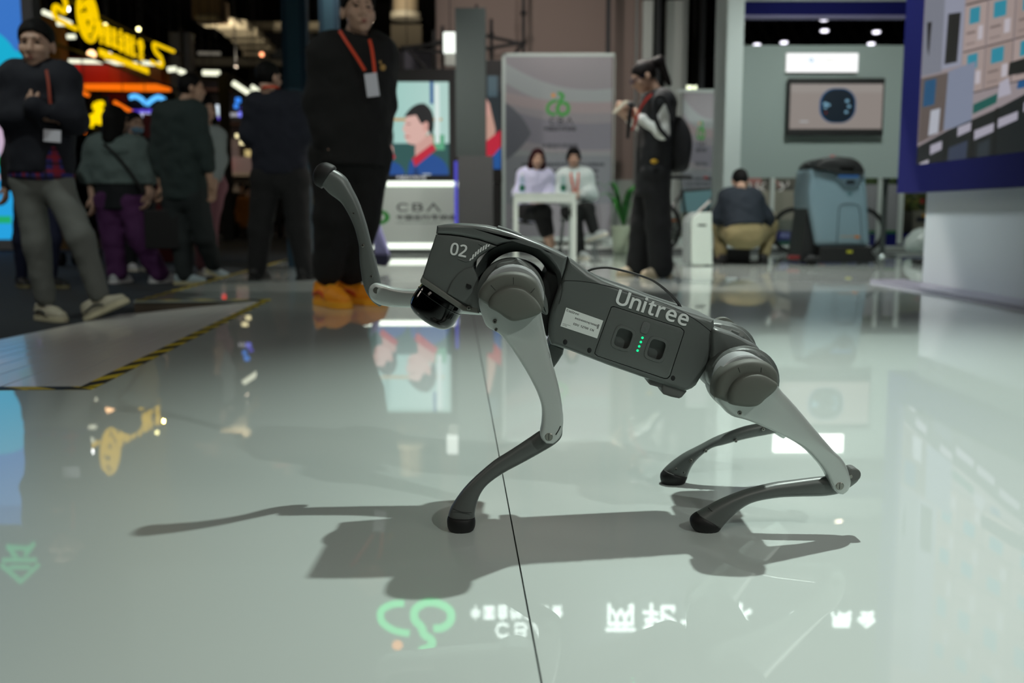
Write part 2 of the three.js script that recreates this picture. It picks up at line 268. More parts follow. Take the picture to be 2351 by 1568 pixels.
  const panelPts = [[1400, 716], [1404, 706], [1410, 704.5], [1563, 753], [1570, 760], [1569, 767], [1538, 862], [1532, 868], [1524, 868], [1372, 817], [1366, 811], [1368, 803]];
  const rr = (cx, cy, w, h, ang) => { const out = []; for (let i = 0; i < 32; i++) { const f = i / 32 * Math.PI * 2, c = Math.cos(f), s = Math.sin(f), x = Math.sign(c) * Math.abs(c) ** 0.5 * w, y = Math.sign(s) * Math.abs(s) ** 0.5 * h; out.push([cx + x * Math.cos(ang) - y * Math.sin(ang), cy + x * Math.sin(ang) + y * Math.cos(ang)]); } return out; };
  const A = 0.305;
  const pocket = (cx, cy, w, h, depth) => B(plate(rr(cx, cy, w, h, A + 0.02), SIDE, SIDE - 0.02, SIDE + depth));
  let tr = ev.evaluate(B(plate(trunkPts, SIDE + 0.006, SIDE, 1.785, 0.010, 5)), B(plate(panelPts.map(([x, y]) => { const c = [1468, 786]; return [c[0] + (x - c[0]) * 1.015, c[1] + (y - c[1]) * 1.022]; }), SIDE, SIDE - 0.03, SIDE + 0.018)), SUBTRACTION);
  { const p = tr.geometry.attributes.position, a = at(1258, 770, SIDE), b = at(1590, 892, SIDE), n = V(-(b.y - a.y), b.x - a.x, 0).normalize(); for (let i = 0; i < p.count; i++) { const z = p.getZ(i) + DM, s = (p.getX(i) - a.x) * n.x + (p.getY(i) - a.y) * n.y, far = z < 0, k = far ? Math.max(0, 1 - Math.max(0, s) / 0.05) * Math.min(1, Math.abs(z) / 0.085) * 0.04 : 0; p.setXYZ(i, p.getX(i) + n.x * k, p.getY(i) + n.y * k, p.getZ(i)); } }
  const trunk = part(dog, 'trunk_shell', creased(tr.geometry, 0.45), shell);
  let pn = B(plate(panelPts, SIDE, SIDE + 0.0002, SIDE + 0.0175, 0.0009, 2));
  for (const [cx, cy] of [[1431, 777], [1507, 802]]) pn = ev.evaluate(pn, pocket(cx, cy, 22, 25, 0.0135), SUBTRACTION);
  const panel = part(dog, 'battery_panel', creased(pn.geometry, 0.45), shell, 'battery door with two finger grips');
  for (const [cx, cy] of [[1431, 777], [1507, 802]]) {
    const outer = rr(cx, cy, 24, 27, A + 0.02), inner = rr(cx, cy, 19, 22.5, A + 0.02);
    const P = (p, d) => { const v = at(p[0], p[1], d); return new THREE.Vector2(v.x, v.y); };
    const sh = new THREE.Shape(outer.map((p) => P(p, SIDE))); sh.holes.push(new THREE.Path(inner.map((p) => P(p, SIDE)).reverse()));
    const g = new THREE.ExtrudeGeometry(sh, { depth: 0.0012, bevelEnabled: true, bevelSize: 0.0006, bevelThickness: 0.0006, bevelSegments: 2 }); g.translate(0, 0, -SIDE - 0.0008);
    part(panel, 'grip_rim', creased(g, 0.5), shell);
  }
  part(panel, 'power_button', creased(plate(rr(1481.5, 752.5, 9.5, 14, A + 0.02), SIDE, SIDE - 0.0014, SIDE + 0.004, 0.0008), 0.5), mat(new THREE.Color().setRGB(0.11, 0.12, 0.118), 0.5));
  part(panel, 'bolt_symbol', plate([[1486, 744], [1478, 753], [1482, 754], [1479, 762], [1487, 752], [1482.5, 751]], SIDE - 0.0014, SIDE - 0.0017, SIDE), cover);
  for (const [x, y] of [[1475, 775.5], [1471.3, 785.3], [1467.5, 795.2], [1463.8, 804.8]]) part(panel, 'battery_led', ball(at(x, y, SIDE - 0.0002), 0.0021, 0.0021, 0.0012, 14), glow(0x10ffa0, 1.1), 'small green charge light');
  // lettering and sticker on the flank
  {
    const chars = [...'Unitree'], size = 0.0235; let x = 0; const list = [];
    for (const c of chars) { const g = text(c, size, 0.0005, fontReg, 0.0006); g.computeBoundingBox(); const w = g.boundingBox.max.x - g.boundingBox.min.x; g.translate(-g.boundingBox.min.x + x, 0, 0); list.push(g); x += w + 0.0028; }
    const p0 = at(1411, 696, 1.6145), p1 = at(1576, 749, 1.6145), L = p0.distanceTo(p1);
    for (const g of list) { g.scale(L / (x - 0.0028), 1.0, 1); g.rotateZ(Math.atan2(p1.y - p0.y, p1.x - p0.x)); g.translate(p0.x, p0.y, -1.6145); part(trunk, 'letter', g, pale); }
    const st = canvasTex(512, 256, (c, w, h) => {
      c.fillStyle = '#dfe5e2'; c.fillRect(0, 0, w, h); c.fillStyle = '#1a1c1c'; c.font = 'bold 46px serif'; c.fillText('Unitree', 12, 46); c.font = 'bold 33px sans-serif'; c.fillText('B42D4000O4J7MN8Z', 150, 104); c.font = 'bold 40px sans-serif'; c.fillText('EDU  12700  CN', 152, 184); c.font = '22px sans-serif'; c.fillText('12700', 20, 236);
      c.fillRect(18, 208, 110, 3); c.fillRect(462, 70, 22, 60); c.fillStyle = '#dfe5e2'; for (let k = 0; k < 6; k++) c.fillRect(462, 76 + k * 9, 22, 3);
    });
    const q = [[1300, 706], [1385, 736], [1371, 777], [1286.5, 749]].map(([x2, y2]) => at(x2, y2, 1.6143));
    const g = new THREE.BufferGeometry(), pos = [], uv = [], idx = [], n = 6;
    const uvc = [[0, 1], [1, 1], [1, 0], [0, 0]];
    for (let j = 0; j <= n; j++) for (let i = 0; i <= n; i++) { const a = i / n, b = j / n, L0 = q[0].clone().lerp(q[3], b), R0 = q[1].clone().lerp(q[2], b), p = L0.lerp(R0, a); pos.push(p.x, p.y, p.z); uv.push(a, 1 - b); }
    for (let j = 0; j < n; j++) for (let i = 0; i < n; i++) { const a = j * (n + 1) + i; idx.push(a, a + n + 1, a + 1, a + 1, a + n + 1, a + n + 2); }
    g.setAttribute('position', new THREE.Float32BufferAttribute(pos, 3)); g.setAttribute('uv', new THREE.Float32BufferAttribute(uv, 2)); g.setIndex(idx); g.computeVertexNormals();
    part(trunk, 'sticker', g, new THREE.MeshPhysicalMaterial({ map: st, roughness: 0.4, side: THREE.DoubleSide }), 'white paper serial sticker');
  }
  for (const [x, y] of [[1297.5, 785], [1353, 804], [1545, 868]]) part(trunk, 'bolt_hole', ball(at(x, y, SIDE + 0.0006), 0.004, 0.0048, 0.0015, 14), seam);
  part(dog, 'belly_sensor', merge([creased(plate([[1489, 862], [1488, 879], [1492, 883], [1510, 888], [1535, 893], [1545, 893], [1545, 866]], 1.63, 1.625, 1.68, 0.003, 4), 0.9), creased(plate([[1519, 876], [1518, 899], [1522, 904], [1540, 910], [1558, 913.5], [1564, 911], [1575, 898], [1572, 880]], 1.63, 1.622, 1.672, 0.004, 4), 0.9)]), mat(new THREE.Color().setRGB(0.1, 0.103, 0.098), 0.55));
  part(dog, 'belly_guard', creased(plate([[1262, 780], [1292, 795], [1290, 806], [1280, 822], [1270, 836], [1240, 830]], DM, 1.66, 1.76, 0.004), 0.5), shell);
  part(dog, 'rear_housing', creased(plate(smooth2([[1620, 738], [1660, 740], [1690, 750], [1718, 778], [1738, 806], [1742, 850], [1690, 885], [1625, 880], [1600, 820]], 60), 1.70, 1.655, 1.76, 0.012, 5), 0.8), shell);
  part(trunk, 'cover_seam', tube([[1291, 644], [1325, 645], [1365, 650], [1410, 660], [1455, 675], [1510, 692], [1560, 712], [1600, 736], [1636, 764]].map(([x, y]) => at(x, y, SIDE - 0.0001)), 0.0005, 60, 5), seam);  // dark tube drawn for the shaded groove below the top cover
  // carrying strap
  { const c = new THREE.CatmullRomCurve3([[1350, 622], [1362, 617], [1392, 614], [1425, 620], [1462, 630], [1500, 645], [1535, 672], [1556, 695], [1567, 714]].map(([x, y]) => at(x, y, DM))), pos = [], idx = [], n = 60, pr = [[-0.0016, -0.013], [0.0016, -0.013], [0.0016, 0.013], [-0.0016, 0.013]];
    for (let i = 0; i <= n; i++) { const p = c.getPoint(i / n), t = c.getTangent(i / n), nn = V(-t.y, t.x, 0).normalize(), w = 1 - 0.5 * Math.exp(-((i / n) ** 2) * 60) - 0.45 * Math.exp(-((1 - i / n) ** 2) * 60); for (const [a, z] of pr) pos.push(p.x + nn.x * a, p.y + nn.y * a, p.z + z * w); }
    for (let i = 0; i < n; i++) for (let k = 0; k < 4; k++) { const a = i * 4 + k, b = i * 4 + (k + 1) % 4; idx.push(a, b, a + 4, b, b + 4, a + 4); }
    const g = new THREE.BufferGeometry(); g.setAttribute('position', new THREE.Float32BufferAttribute(pos, 3)); g.setIndex(idx); part(dog, 'carry_strap', creased(g.toNonIndexed(), 0.5), mat(new THREE.Color().setRGB(0.06, 0.062, 0.062), 0.7)); }
  // black lidar dome under the chin
  { const prof = [[0.0395, 0], [0.0412, 0.002], [0.0425, 0.012], [0.0432, 0.026], [0.0425, 0.036], [0.039, 0.044], [0.031, 0.0505], [0.02, 0.0535], [0.0001, 0.0545]].map(([x, y]) => new THREE.Vector2(x, y));
    const g = new THREE.LatheGeometry(new THREE.SplineCurve(prof).getPoints(40), 48); g.scale(1, 1, 1.15);
    g.rotateZ(Math.PI + Math.atan2(-0.555, 0.832) * 1 + 0); const c = at(1015.5, 680, DM - 0.03);
    const dome = part(dog, 'lidar_dome', g.translate(c.x, c.y, -DM), mat(0x020303, 0.08, { ior: 1.42, specularIntensity: 0.8 }), 'glossy black scanner dome');
    const rg = new THREE.TorusGeometry(0.0425, 0.0011, 8, 60); rg.rotateX(Math.PI / 2); rg.scale(1, 1, 1.15); rg.translate(0, 0.012, 0); rg.rotateZ(Math.PI + Math.atan2(-0.555, 0.832)); rg.translate(c.x, c.y, -DM); part(dome, 'dome_ring', rg, mat(0x0a1412, 0.2)); }
  screw(dog, 1076.5, 707, 1.603); 
  // --- legs ---
  function rowsT(rows, t0, t1) { return rows.map((r, i) => [...r, Array.isArray(t0) ? t0[i] : t0 + (t1 - t0) * i / (rows.length - 1)]); }
  function hip(leg, o) {
    part(leg, 'hip_collar', o.collar, shell); part(leg, 'motor_ring', o.ring, ringM); 
    if (o.guard) { const gp = part(leg, 'knee_guard', dome(smooth2(o.guard, 90), o.d - 0.028, [[0.99, 0.022], [1, 0.006], [1, 0], [0.985, -0.007], [0.95, -0.0125], [0.88, -0.0165], [0.75, -0.018], [0.4, -0.0185], [0, -0.0185]]), guardM, 'olive grey rubber guard'); part(gp, 'guard_pad', dome(smooth2(o.pad, 90), o.d - 0.046, [[1, 0.012], [1, 0], [0.985, -0.004], [0.95, -0.0075], [0.88, -0.0105], [0.72, -0.0125], [0.4, -0.0135], [0, -0.0138]]), guardM); for (const s of o.marks || []) part(gp, 'guard_groove', rod(at(s[0], s[1], o.d - 0.0462), at(s[2], s[3], o.d - 0.0462), 0.0004, 0.0004, 6), seam); }
  }
  const scuffM = mat(0x2c302e, 0.8);
  const scuff = (leg, d, list) => { for (const [x0, y0, x1, y1, r] of list) { const a = at(x0, y0, d), b = at(x1, y1, d), m = a.clone().lerp(b, 0.5); m.x += 0.0006; part(leg, 'scuff', tube([a, m, b], r || 0.0005, 8, 5), scuffM); } };
  // front near
  {
    const leg = new THREE.Group(); leg.name = 'front_leg'; dog.add(leg); leg.position.copy(at(1185, 690, DN)).sub(dog.position);
    const collar = merge([disc(1173, 672, 1.60, 0.0545, 1.585, 1.665, 0.012), creased(plate(smooth2([[1140, 612], [1147, 604], [1180, 597], [1186, 592], [1208, 606], [1228, 632], [1242, 655], [1256, 692], [1255, 720], [1225, 700], [1170, 640]], 60), 1.59, 1.567, 1.60, 0.004), 0.6)]);
    hip(leg, { d: DN, collar, ring: disc(1178, 680, 1.53, 0.0475, 1.522, 1.60, 0.002),
      guard: [[1098, 675.6], [1101, 666], [1111, 650], [1123, 639], [1150, 626.5], [1178, 623], [1207, 628], [1230, 643], [1243, 674], [1249, 700], [1243, 716], [1192, 733], [1169, 731], [1144, 716], [1121, 700], [1099, 684]],
      pad: [[1121.5, 697], [1128.5, 679], [1146, 664], [1167, 657], [1188, 657.5], [1207, 664], [1226, 681], [1243, 710], [1240, 719], [1192, 735.8], [1178, 737], [1168.7, 734.5], [1144, 717.6], [1122, 704]],
      marks: [[1179, 637, 1179, 653], [1127, 655, 1138, 667], [1228, 662, 1218, 673]] });
    const th = rowsT([[1108, 655, 1238, 690], [1099, 691, 1245, 730], [1108, 727, 1251, 760], [1119, 748, 1257, 787], [1146, 764, 1262, 806], [1173, 796, 1268, 832], [1206, 847, 1276, 860], [1227, 886, 1283, 888], [1239, 916, 1288, 914], [1244, 940, 1291, 938], [1243, 970, 1293, 965], [1239.5, 990, 1289, 992], [1242, 1004, 1281, 1006], [1252, 1014, 1270, 1015]], 0.046, 0.026);
    const thigh = part(leg, 'thigh', limb(th, DN - 0.006, 5), silver, 'silver painted thigh');
    const cf = rowsT([[1258, 984, 1292, 982], [1239, 989, 1289, 1003], [1215, 1005, 1274, 1019], [1190, 1022, 1246, 1036], [1162, 1040, 1201, 1061], [1134, 1058, 1156, 1085], [1096, 1090, 1121, 1110], [1067, 1119, 1103, 1134], [1045, 1148, 1093, 1163], [1033.5, 1168, 1090.5, 1180], [1028, 1188, 1091, 1192], [1028, 1200, 1090, 1201]], [0.014, 0.018, 0.022, 0.025, 0.026, 0.027, 0.028, 0.03, 0.033, 0.037, 0.041, 0.041]);
    const calf = part(leg, 'calf', limb(cf, DN + 0.008, 2.5), shell, 'dark grey calf');
    part(calf, 'ankle_seam', tube([[1040, 1168], [1055, 1174], [1070, 1177], [1083, 1177]].map(([x, y]) => at(x, y, DN - 0.0115)), 0.0005, 16, 5), seam);
    part(leg, 'foot', onFloor(limb(rowsT([[1029, 1184, 1090, 1187], [1026.5, 1192, 1091.5, 1194], [1027, 1205, 1091, 1206], [1031, 1215, 1087, 1215.5], [1040, 1222.5, 1077, 1222.5], [1051, 1226, 1066, 1226]], [0.041, 0.0445, 0.0445, 0.039, 0.028, 0.01]), DN + 0.004, 2.2)), rubber, 'black rubber foot');
    screw(thigh, 1136, 738, DN - 0.0285, 0.0034); screw(thigh, 1139, 757, DN - 0.026, 0.0026);
    const pin = part(leg, 'knee_pin', disc(1260, 1003, DN - 0.02, 0.0062, DN - 0.0215, DN - 0.01, 0.0008), steel); part(pin, 'pin_slot', pbox(1259.2, 996, 1260.6, 1010, DN - 0.0219, 0.001), seam);
    scuff(thigh, DN - 0.0205, [[1281, 918, 1283, 930], [1279, 956, 1287, 946], [1264, 980, 1280, 966], [1276, 998, 1287, 978, 0.0009], [1272, 936, 1274, 945], [1233, 728, 1243, 746, 0.0012], [1256, 800, 1263, 822]]);
  }
  // front far, raised
  {
    const leg = new THREE.Group(); leg.name = 'front_leg'; leg.userData.label = 'raised foreleg bent up at the knee'; dog.add(leg); leg.position.copy(at(1183, 660, DF)).sub(dog.position);
    hip(leg, { d: DF, collar: disc(1183, 660, DF, 0.058, 1.735, 1.815, 0.01), ring: disc(1183, 664, DF, 0.0475, 1.80, 1.875, 0.002) });
    part(leg, 'thigh', limb(rowsT([[848, 664, 849, 674], [852, 655, 855, 688], [863, 649.5, 872, 698.6], [884, 654, 892, 703], [907, 660, 912, 704.5], [945, 664, 947, 706], [1010, 660, 1010, 714], [1090, 625, 1090, 722], [1150, 610, 1150, 724]], 0.024, 0.044), DF - 0.016, 4), silver, 'silver painted thigh');
    const calf = part(leg, 'calf', limb(rowsT([[737, 423, 762, 385], [757, 445, 792, 404.5], [783, 465, 809, 433], [800, 491, 823.5, 462], [813, 519, 835, 493.5], [820.5, 545, 843.5, 522], [825, 568, 852, 556.6], [826, 597, 859, 585], [829, 623, 866.5, 614], [833, 648, 874, 643], [841, 671, 879, 662], [855, 692, 885, 680], [872, 704, 888, 694]], [0.042, 0.038, 0.034, 0.031, 0.029, 0.027, 0.027, 0.027, 0.027, 0.026, 0.022, 0.018, 0.012]), DF + 0.006, 2.6), shell, 'dark grey calf');
    for (const [x, y] of [[771, 412], [759, 429], [790, 451], [812, 490], [833.5, 564], [853, 635]]) screw(calf, x, y, DF - 0.0065, 0.0028);
    part(leg, 'foot', limb(rowsT([[738, 433, 772, 386], [733, 430, 769, 381], [724, 424, 760, 376], [719.5, 412, 748, 372.5], [719.5, 400, 738, 374.5], [723, 389, 730, 379]], [0.041, 0.0445, 0.0445, 0.04, 0.03, 0.01]), DF + 0.006, 2.2), rubber, 'black rubber foot');
    part(leg, 'knee_pin', disc(864, 667, DF - 0.03, 0.0062, DF - 0.0305, DF - 0.02, 0.0008), steel);
    scuff(leg, DF - 0.0285, [[862, 675, 878, 692, 0.0008], [868, 682, 900, 700], [874, 690, 890, 698, 0.0007]]);
  }
  // rear near
  {
    const leg = new THREE.Group(); leg.name = 'rear_leg'; dog.add(leg); leg.position.copy(at(1712, 880, DN)).sub(dog.position);
    const collar = merge([disc(1706, 872, 1.60, 0.056, 1.575, 1.65, 0.012), dome(smooth2([[1632, 752], [1660, 757], [1690, 768], [1712, 780], [1732, 790], [1750, 815], [1768, 845], [1762, 862], [1700, 880], [1645, 900], [1622, 880], [1626, 840], [1630, 800]], 60), 1.62, [[0, -0.016], [0.86, -0.015], [0.95, -0.01], [1, 0.002], [1, 0.07], [0.9, 0.085], [0, 0.085]]), creased(plate(smooth2([[1627, 850], [1640, 826], [1665, 806], [1700, 797], [1738, 806], [1768, 838], [1765, 860], [1700, 850], [1650, 880], [1632, 886]], 60), 1.59, 1.568, 1.62, 0.005, 4), 0.7)]);
    hip(leg, { d: DN, collar, ring: disc(1710, 877, 1.53, 0.0435, 1.522, 1.60, 0.002),
      guard: [[1635, 900], [1637, 882.5], [1647.4, 858], [1668.4, 838.6], [1696.5, 827], [1728, 823.5], [1760, 831.6], [1781, 851], [1785, 872], [1783, 888], [1760, 910.5], [1728, 930], [1672, 923], [1647.4, 914], [1636, 908.8]],
      pad: [[1670, 910.5], [1672, 896.5], [1682.5, 877], [1700, 863], [1724.6, 856.5], [1749, 858], [1770, 868.4], [1785, 884], [1760, 910.5], [1742, 928], [1728, 933], [1696.5, 931.6], [1672, 924.6]], marks: [[1695, 844, 1699, 855], [1748, 844, 1747, 855]] });
    const thigh = part(leg, 'thigh', limb(rowsT([[1652, 880, 1770, 860], [1644, 915, 1786, 889], [1654, 932, 1805, 910], [1675, 951, 1830, 938], [1707, 960, 1865, 980], [1746, 975, 1896, 1016], [1781, 991, 1912, 1034], [1816, 1009, 1925, 1046], [1847, 1031, 1934, 1058], [1875, 1060, 1941, 1072], [1891, 1082, 1946, 1088], [1902, 1104, 1949, 1105], [1909, 1119, 1943, 1122], [1918, 1128, 1932, 1130]], 0.046, 0.026), DN - 0.006, 5), silver, 'silver painted thigh');
    const calf = part(leg, 'calf', limb(rowsT([[1942, 1070, 1971, 1092], [1936, 1082, 1968, 1104], [1915, 1090, 1944, 1122], [1900, 1093, 1921, 1133], [1872, 1096, 1886, 1138], [1816, 1103, 1833, 1139], [1774, 1109, 1788, 1141], [1725, 1121, 1746, 1147], [1689, 1133, 1717, 1156], [1651, 1149, 1693, 1172], [1620, 1166, 1672, 1191], [1598, 1178, 1655, 1210]], [0.014, 0.018, 0.022, 0.024, 0.025, 0.026, 0.027, 0.028, 0.03, 0.033, 0.037, 0.041]), DN + 0.004, 2.5), shell, 'dark grey calf');
    part(calf, 'ankle_seam', tube([[1626, 1166], [1640, 1178], [1652, 1187], [1661, 1192]].map(([x, y]) => at(x, y, DN - 0.0105)), 0.0005, 16, 5), seam);
    part(leg, 'knee_joint', disc(1955, 1086, DN + 0.008, 0.0108, DN - 0.006, DN + 0.022, 0.002), mat(new THREE.Color().setRGB(0.1, 0.105, 0.1), 0.5)); part(leg, 'knee_bolt', disc(1953, 1094, DN - 0.006, 0.003, DN - 0.0075, DN, 0.0005), steel);
    part(leg, 'foot', onFloor(limb(rowsT([[1600, 1176, 1657, 1207], [1595, 1179, 1654, 1212], [1587, 1186, 1649, 1218], [1584, 1195, 1639, 1225], [1587, 1207, 1625, 1228], [1595, 1217, 1611, 1227]], [0.041, 0.0445, 0.0445, 0.04, 0.03, 0.01]), DN + 0.004, 2.2)), rubber, 'black rubber foot');
    screw(thigh, 1698, 948, DN - 0.026, 0.0034);
    const pin = part(leg, 'knee_pin', disc(1928, 1116, DN - 0.02, 0.0064, DN - 0.0215, DN - 0.01, 0.0008), steel); part(pin, 'pin_slot', pbox(1927.2, 1109, 1928.8, 1123, DN - 0.0219, 0.001), seam);
    scuff(thigh, DN - 0.0195, [[1852, 1014, 1864, 1003, 0.0008], [1864, 1003, 1886, 1014], [1874, 1044, 1878, 1056], [1916, 1098, 1933, 1090, 0.001], [1929, 1088, 1934, 1072], [1815, 925, 1829, 938], [1833, 955, 1842, 957]]);
  }
  // rear far
  {
    const leg = new THREE.Group(); leg.name = 'rear_leg'; leg.userData.label = 'far rear leg behind the near one'; dog.add(leg); leg.position.copy(at(1640, 800, DF)).sub(dog.position);
    hip(leg, { d: DF, collar: disc(1646, 796, DF, 0.053, 1.745, 1.815, 0.01), ring: disc(1650, 795, DF, 0.0475, 1.78, 1.86, 0.002) });
    part(leg, 'knee_guard', dome(smooth2([[1640, 733], [1665, 728], [1685, 742], [1699, 764], [1712, 800], [1690, 850], [1600, 850], [1590, 780]], 60), DF + 0.02, [[0, -0.012], [0.96, -0.012], [1, -0.008], [1, 0.004], [0.9, 0.014], [0, 0.018]]), guardM);
    part(leg, 'thigh', limb(rowsT([[1590, 830, 1690, 790], [1630, 865, 1715, 835], [1690, 920, 1750, 890], [1750, 975, 1795, 945], [1785, 1000, 1815, 975], [1795, 1005, 1810, 990]], 0.044, 0.026), DF + 0.006, 4), silver, 'silver painted thigh');
    const calf = part(leg, 'calf', limb(rowsT([[1775, 966, 1812, 984], [1760, 968, 1800, 989], [1742, 972, 1768, 996], [1710, 979, 1725, 1004], [1675, 991, 1690, 1012], [1640, 1005, 1660, 1020], [1605, 1024, 1635, 1026], [1570, 1042, 1612, 1042], [1543, 1061, 1594, 1060], [1528, 1074, 1583, 1078], [1521, 1083, 1576, 1097]], [0.02, 0.022, 0.024, 0.025, 0.026, 0.027, 0.028, 0.031, 0.036, 0.04, 0.041]), DF - 0.008, 2.5), shell, 'dark grey calf');
    for (const [x, y] of [[1752, 985], [1689, 1012], [1620, 1035], [1586, 1057], [1551.5, 1077], [1569, 1084]]) screw(calf, x, y, DF - 0.0245, 0.0032);
    part(leg, 'foot', onFloor(limb(rowsT([[1524, 1078, 1578, 1094], [1521, 1082, 1576, 1099], [1516.5, 1089, 1572, 1107], [1516, 1099, 1564, 1114.5], [1520, 1109, 1553, 1120], [1529, 1116, 1543, 1121]], [0.041, 0.0445, 0.0445, 0.04, 0.03, 0.01]), DF - 0.012, 2.2)), rubber, 'black rubber foot');
  }
}
// ---------- figures: distance fields joined smoothly and meshed ----------
function nets(fn, lo, hi, cell) {                                  // surface nets over a box
  const nx = Math.ceil((hi.x - lo.x) / cell) + 2, ny = Math.ceil((hi.y - lo.y) / cell) + 2, nz = Math.ceil((hi.z - lo.z) / cell) + 2;
  const val = new Float32Array(nx * ny * nz), I = (i, j, k) => i + nx * (j + ny * k);
  for (let k = 0; k < nz; k++) for (let j = 0; j < ny; j++) for (let i = 0; i < nx; i++) val[I(i, j, k)] = fn(lo.x + (i - 0.5) * cell, lo.y + (j - 0.5) * cell, lo.z + (k - 0.5) * cell);
  const id = new Int32Array(nx * ny * nz).fill(-1), pos = [], idx = [];
  const E = [[0, 1], [0, 2], [0, 4], [1, 3], [1, 5], [2, 3], [2, 6], [3, 7], [4, 5], [4, 6], [5, 7], [6, 7]], v = new Float32Array(8);
  for (let k = 0; k < nz - 1; k++) for (let j = 0; j < ny - 1; j++) for (let i = 0; i < nx - 1; i++) {
    let m = 0; for (let c = 0; c < 8; c++) { v[c] = val[I(i + (c & 1), j + (c >> 1 & 1), k + (c >> 2))]; if (v[c] < 0) m |= 1 << c; }
    if (m === 0 || m === 255) continue;
    let x = 0, y = 0, z = 0, n = 0;
    for (const [a, b] of E) if ((v[a] < 0) !== (v[b] < 0)) { const t = v[a] / (v[a] - v[b]); x += (a & 1) + t * ((b & 1) - (a & 1)); y += (a >> 1 & 1) + t * ((b >> 1 & 1) - (a >> 1 & 1)); z += (a >> 2) + t * ((b >> 2) - (a >> 2)); n++; }
    id[I(i, j, k)] = pos.length / 3; pos.push(lo.x + (i + x / n - 0.5) * cell, lo.y + (j + y / n - 0.5) * cell, lo.z + (k + z / n - 0.5) * cell);
  }
  const quad = (a, b, c, d, flip) => { if (a < 0 || b < 0 || c < 0 || d < 0) return; flip ? idx.push(a, c, b, a, d, c) : idx.push(a, b, c, a, c, d); };
  for (let k = 1; k < nz - 1; k++) for (let j = 1; j < ny - 1; j++) for (let i = 1; i < nx - 1; i++) {
    const s = val[I(i, j, k)] < 0;
    if (s !== val[I(i + 1, j, k)] < 0) quad(id[I(i, j - 1, k - 1)], id[I(i, j, k - 1)], id[I(i, j, k)], id[I(i, j - 1, k)], !s);
    if (s !== val[I(i, j + 1, k)] < 0) quad(id[I(i - 1, j, k - 1)], id[I(i - 1, j, k)], id[I(i, j, k)], id[I(i, j, k - 1)], !s);
    if (s !== val[I(i, j, k + 1)] < 0) quad(id[I(i - 1, j - 1, k)], id[I(i, j - 1, k)], id[I(i, j, k)], id[I(i - 1, j, k)], !s);
  }
  const g = new THREE.BufferGeometry(); g.setAttribute('position', new THREE.Float32BufferAttribute(pos, 3)); g.setIndex(idx); g.computeVertexNormals(); return g;
}
// a field from bones [a, b, ra, rb] and ellipsoids [c, rx, ry, rz]; k = how softly they join; cuts are taken away
function field(bones, k, { planes = [], cuts = [], folds = 0, jag = 0 } = {}) {
  const P = bones.map((q) => q.length === 4 && q[1].isVector3 ? { t: 0, ax: q[0].x, ay: q[0].y, az: q[0].z, bx: q[1].x - q[0].x, by: q[1].y - q[0].y, bz: q[1].z - q[0].z, L: Math.max(1e-9, q[0].distanceToSquared(q[1])), ra: q[2], rd: q[3] - q[2] } : { t: 1, ax: q[0].x, ay: q[0].y, az: q[0].z, rx: q[1], ry: q[2], rz: q[3], m: Math.min(q[1], q[2], q[3]) });
  const one = (p, x, y, z) => {
    const X = x - p.ax, Y = y - p.ay, Z = z - p.az;
    if (p.t) { const a = X / p.rx, b = Y / p.ry, c = Z / p.rz, q = Math.sqrt(a * a + b * b + c * c); return (q - 1) * p.m; }
    let h = (X * p.bx + Y * p.by + Z * p.bz) / p.L; h = h < 0 ? 0 : h > 1 ? 1 : h; const u = X - p.bx * h, v = Y - p.by * h, w = Z - p.bz * h; return Math.sqrt(u * u + v * v + w * w) - p.ra - p.rd * h;
  };
  const C = cuts.map((q) => ({ t: 0, ax: q[0].x, ay: q[0].y, az: q[0].z, bx: q[1].x - q[0].x, by: q[1].y - q[0].y, bz: q[1].z - q[0].z, L: Math.max(1e-9, q[0].distanceToSquared(q[1])), ra: q[2], rd: q[3] - q[2] }));
  return (x, y, z) => {
    let d = 9; for (const p of P) { const e = one(p, x, y, z); if (e > d + k) continue; if (e < d - k) { d = e; continue; } const h = 0.5 + 0.5 * (d - e) / k; d = d * (1 - h) + e * h - k * h * (1 - h); }
    if (folds && d < 0.08) d += folds * noise3.noise(x * 9 + y * 3, y * 11 - x * 2, z * 9) + folds * 0.6 * noise3.noise(x * 21, y * 17 + x * 6, z * 21);
    for (const [nx, ny, nz, c] of planes) { const e = c + (jag ? jag * noise3.noise(x * 55, y * 30, z * 55) : 0) - (x * nx + y * ny + z * nz); if (e > d) d = e; }
    for (const p of C) { const e = -one(p, x, y, z); if (e > d) d = e; }
    return d;
  };
}
function bounds(bones, pad) { const lo = V(1e9, 1e9, 1e9), hi = V(-1e9, -1e9, -1e9); for (const q of bones) { if (q[1].isVector3) { const r = Math.max(q[2], q[3]) + pad; for (const p of [q[0], q[1]]) { lo.min(p.clone().subScalar(r)); hi.max(p.clone().addScalar(r)); } } else { const e = V(q[1], q[2], q[3]).addScalar(pad); lo.min(q[0].clone().sub(e)); hi.max(q[0].clone().add(e)); } } return [lo, hi]; }
function skin(bones, k, cell, o) { const [lo, hi] = bounds(bones, 0.03); return nets(field(bones, k, o), lo, hi, cell); }

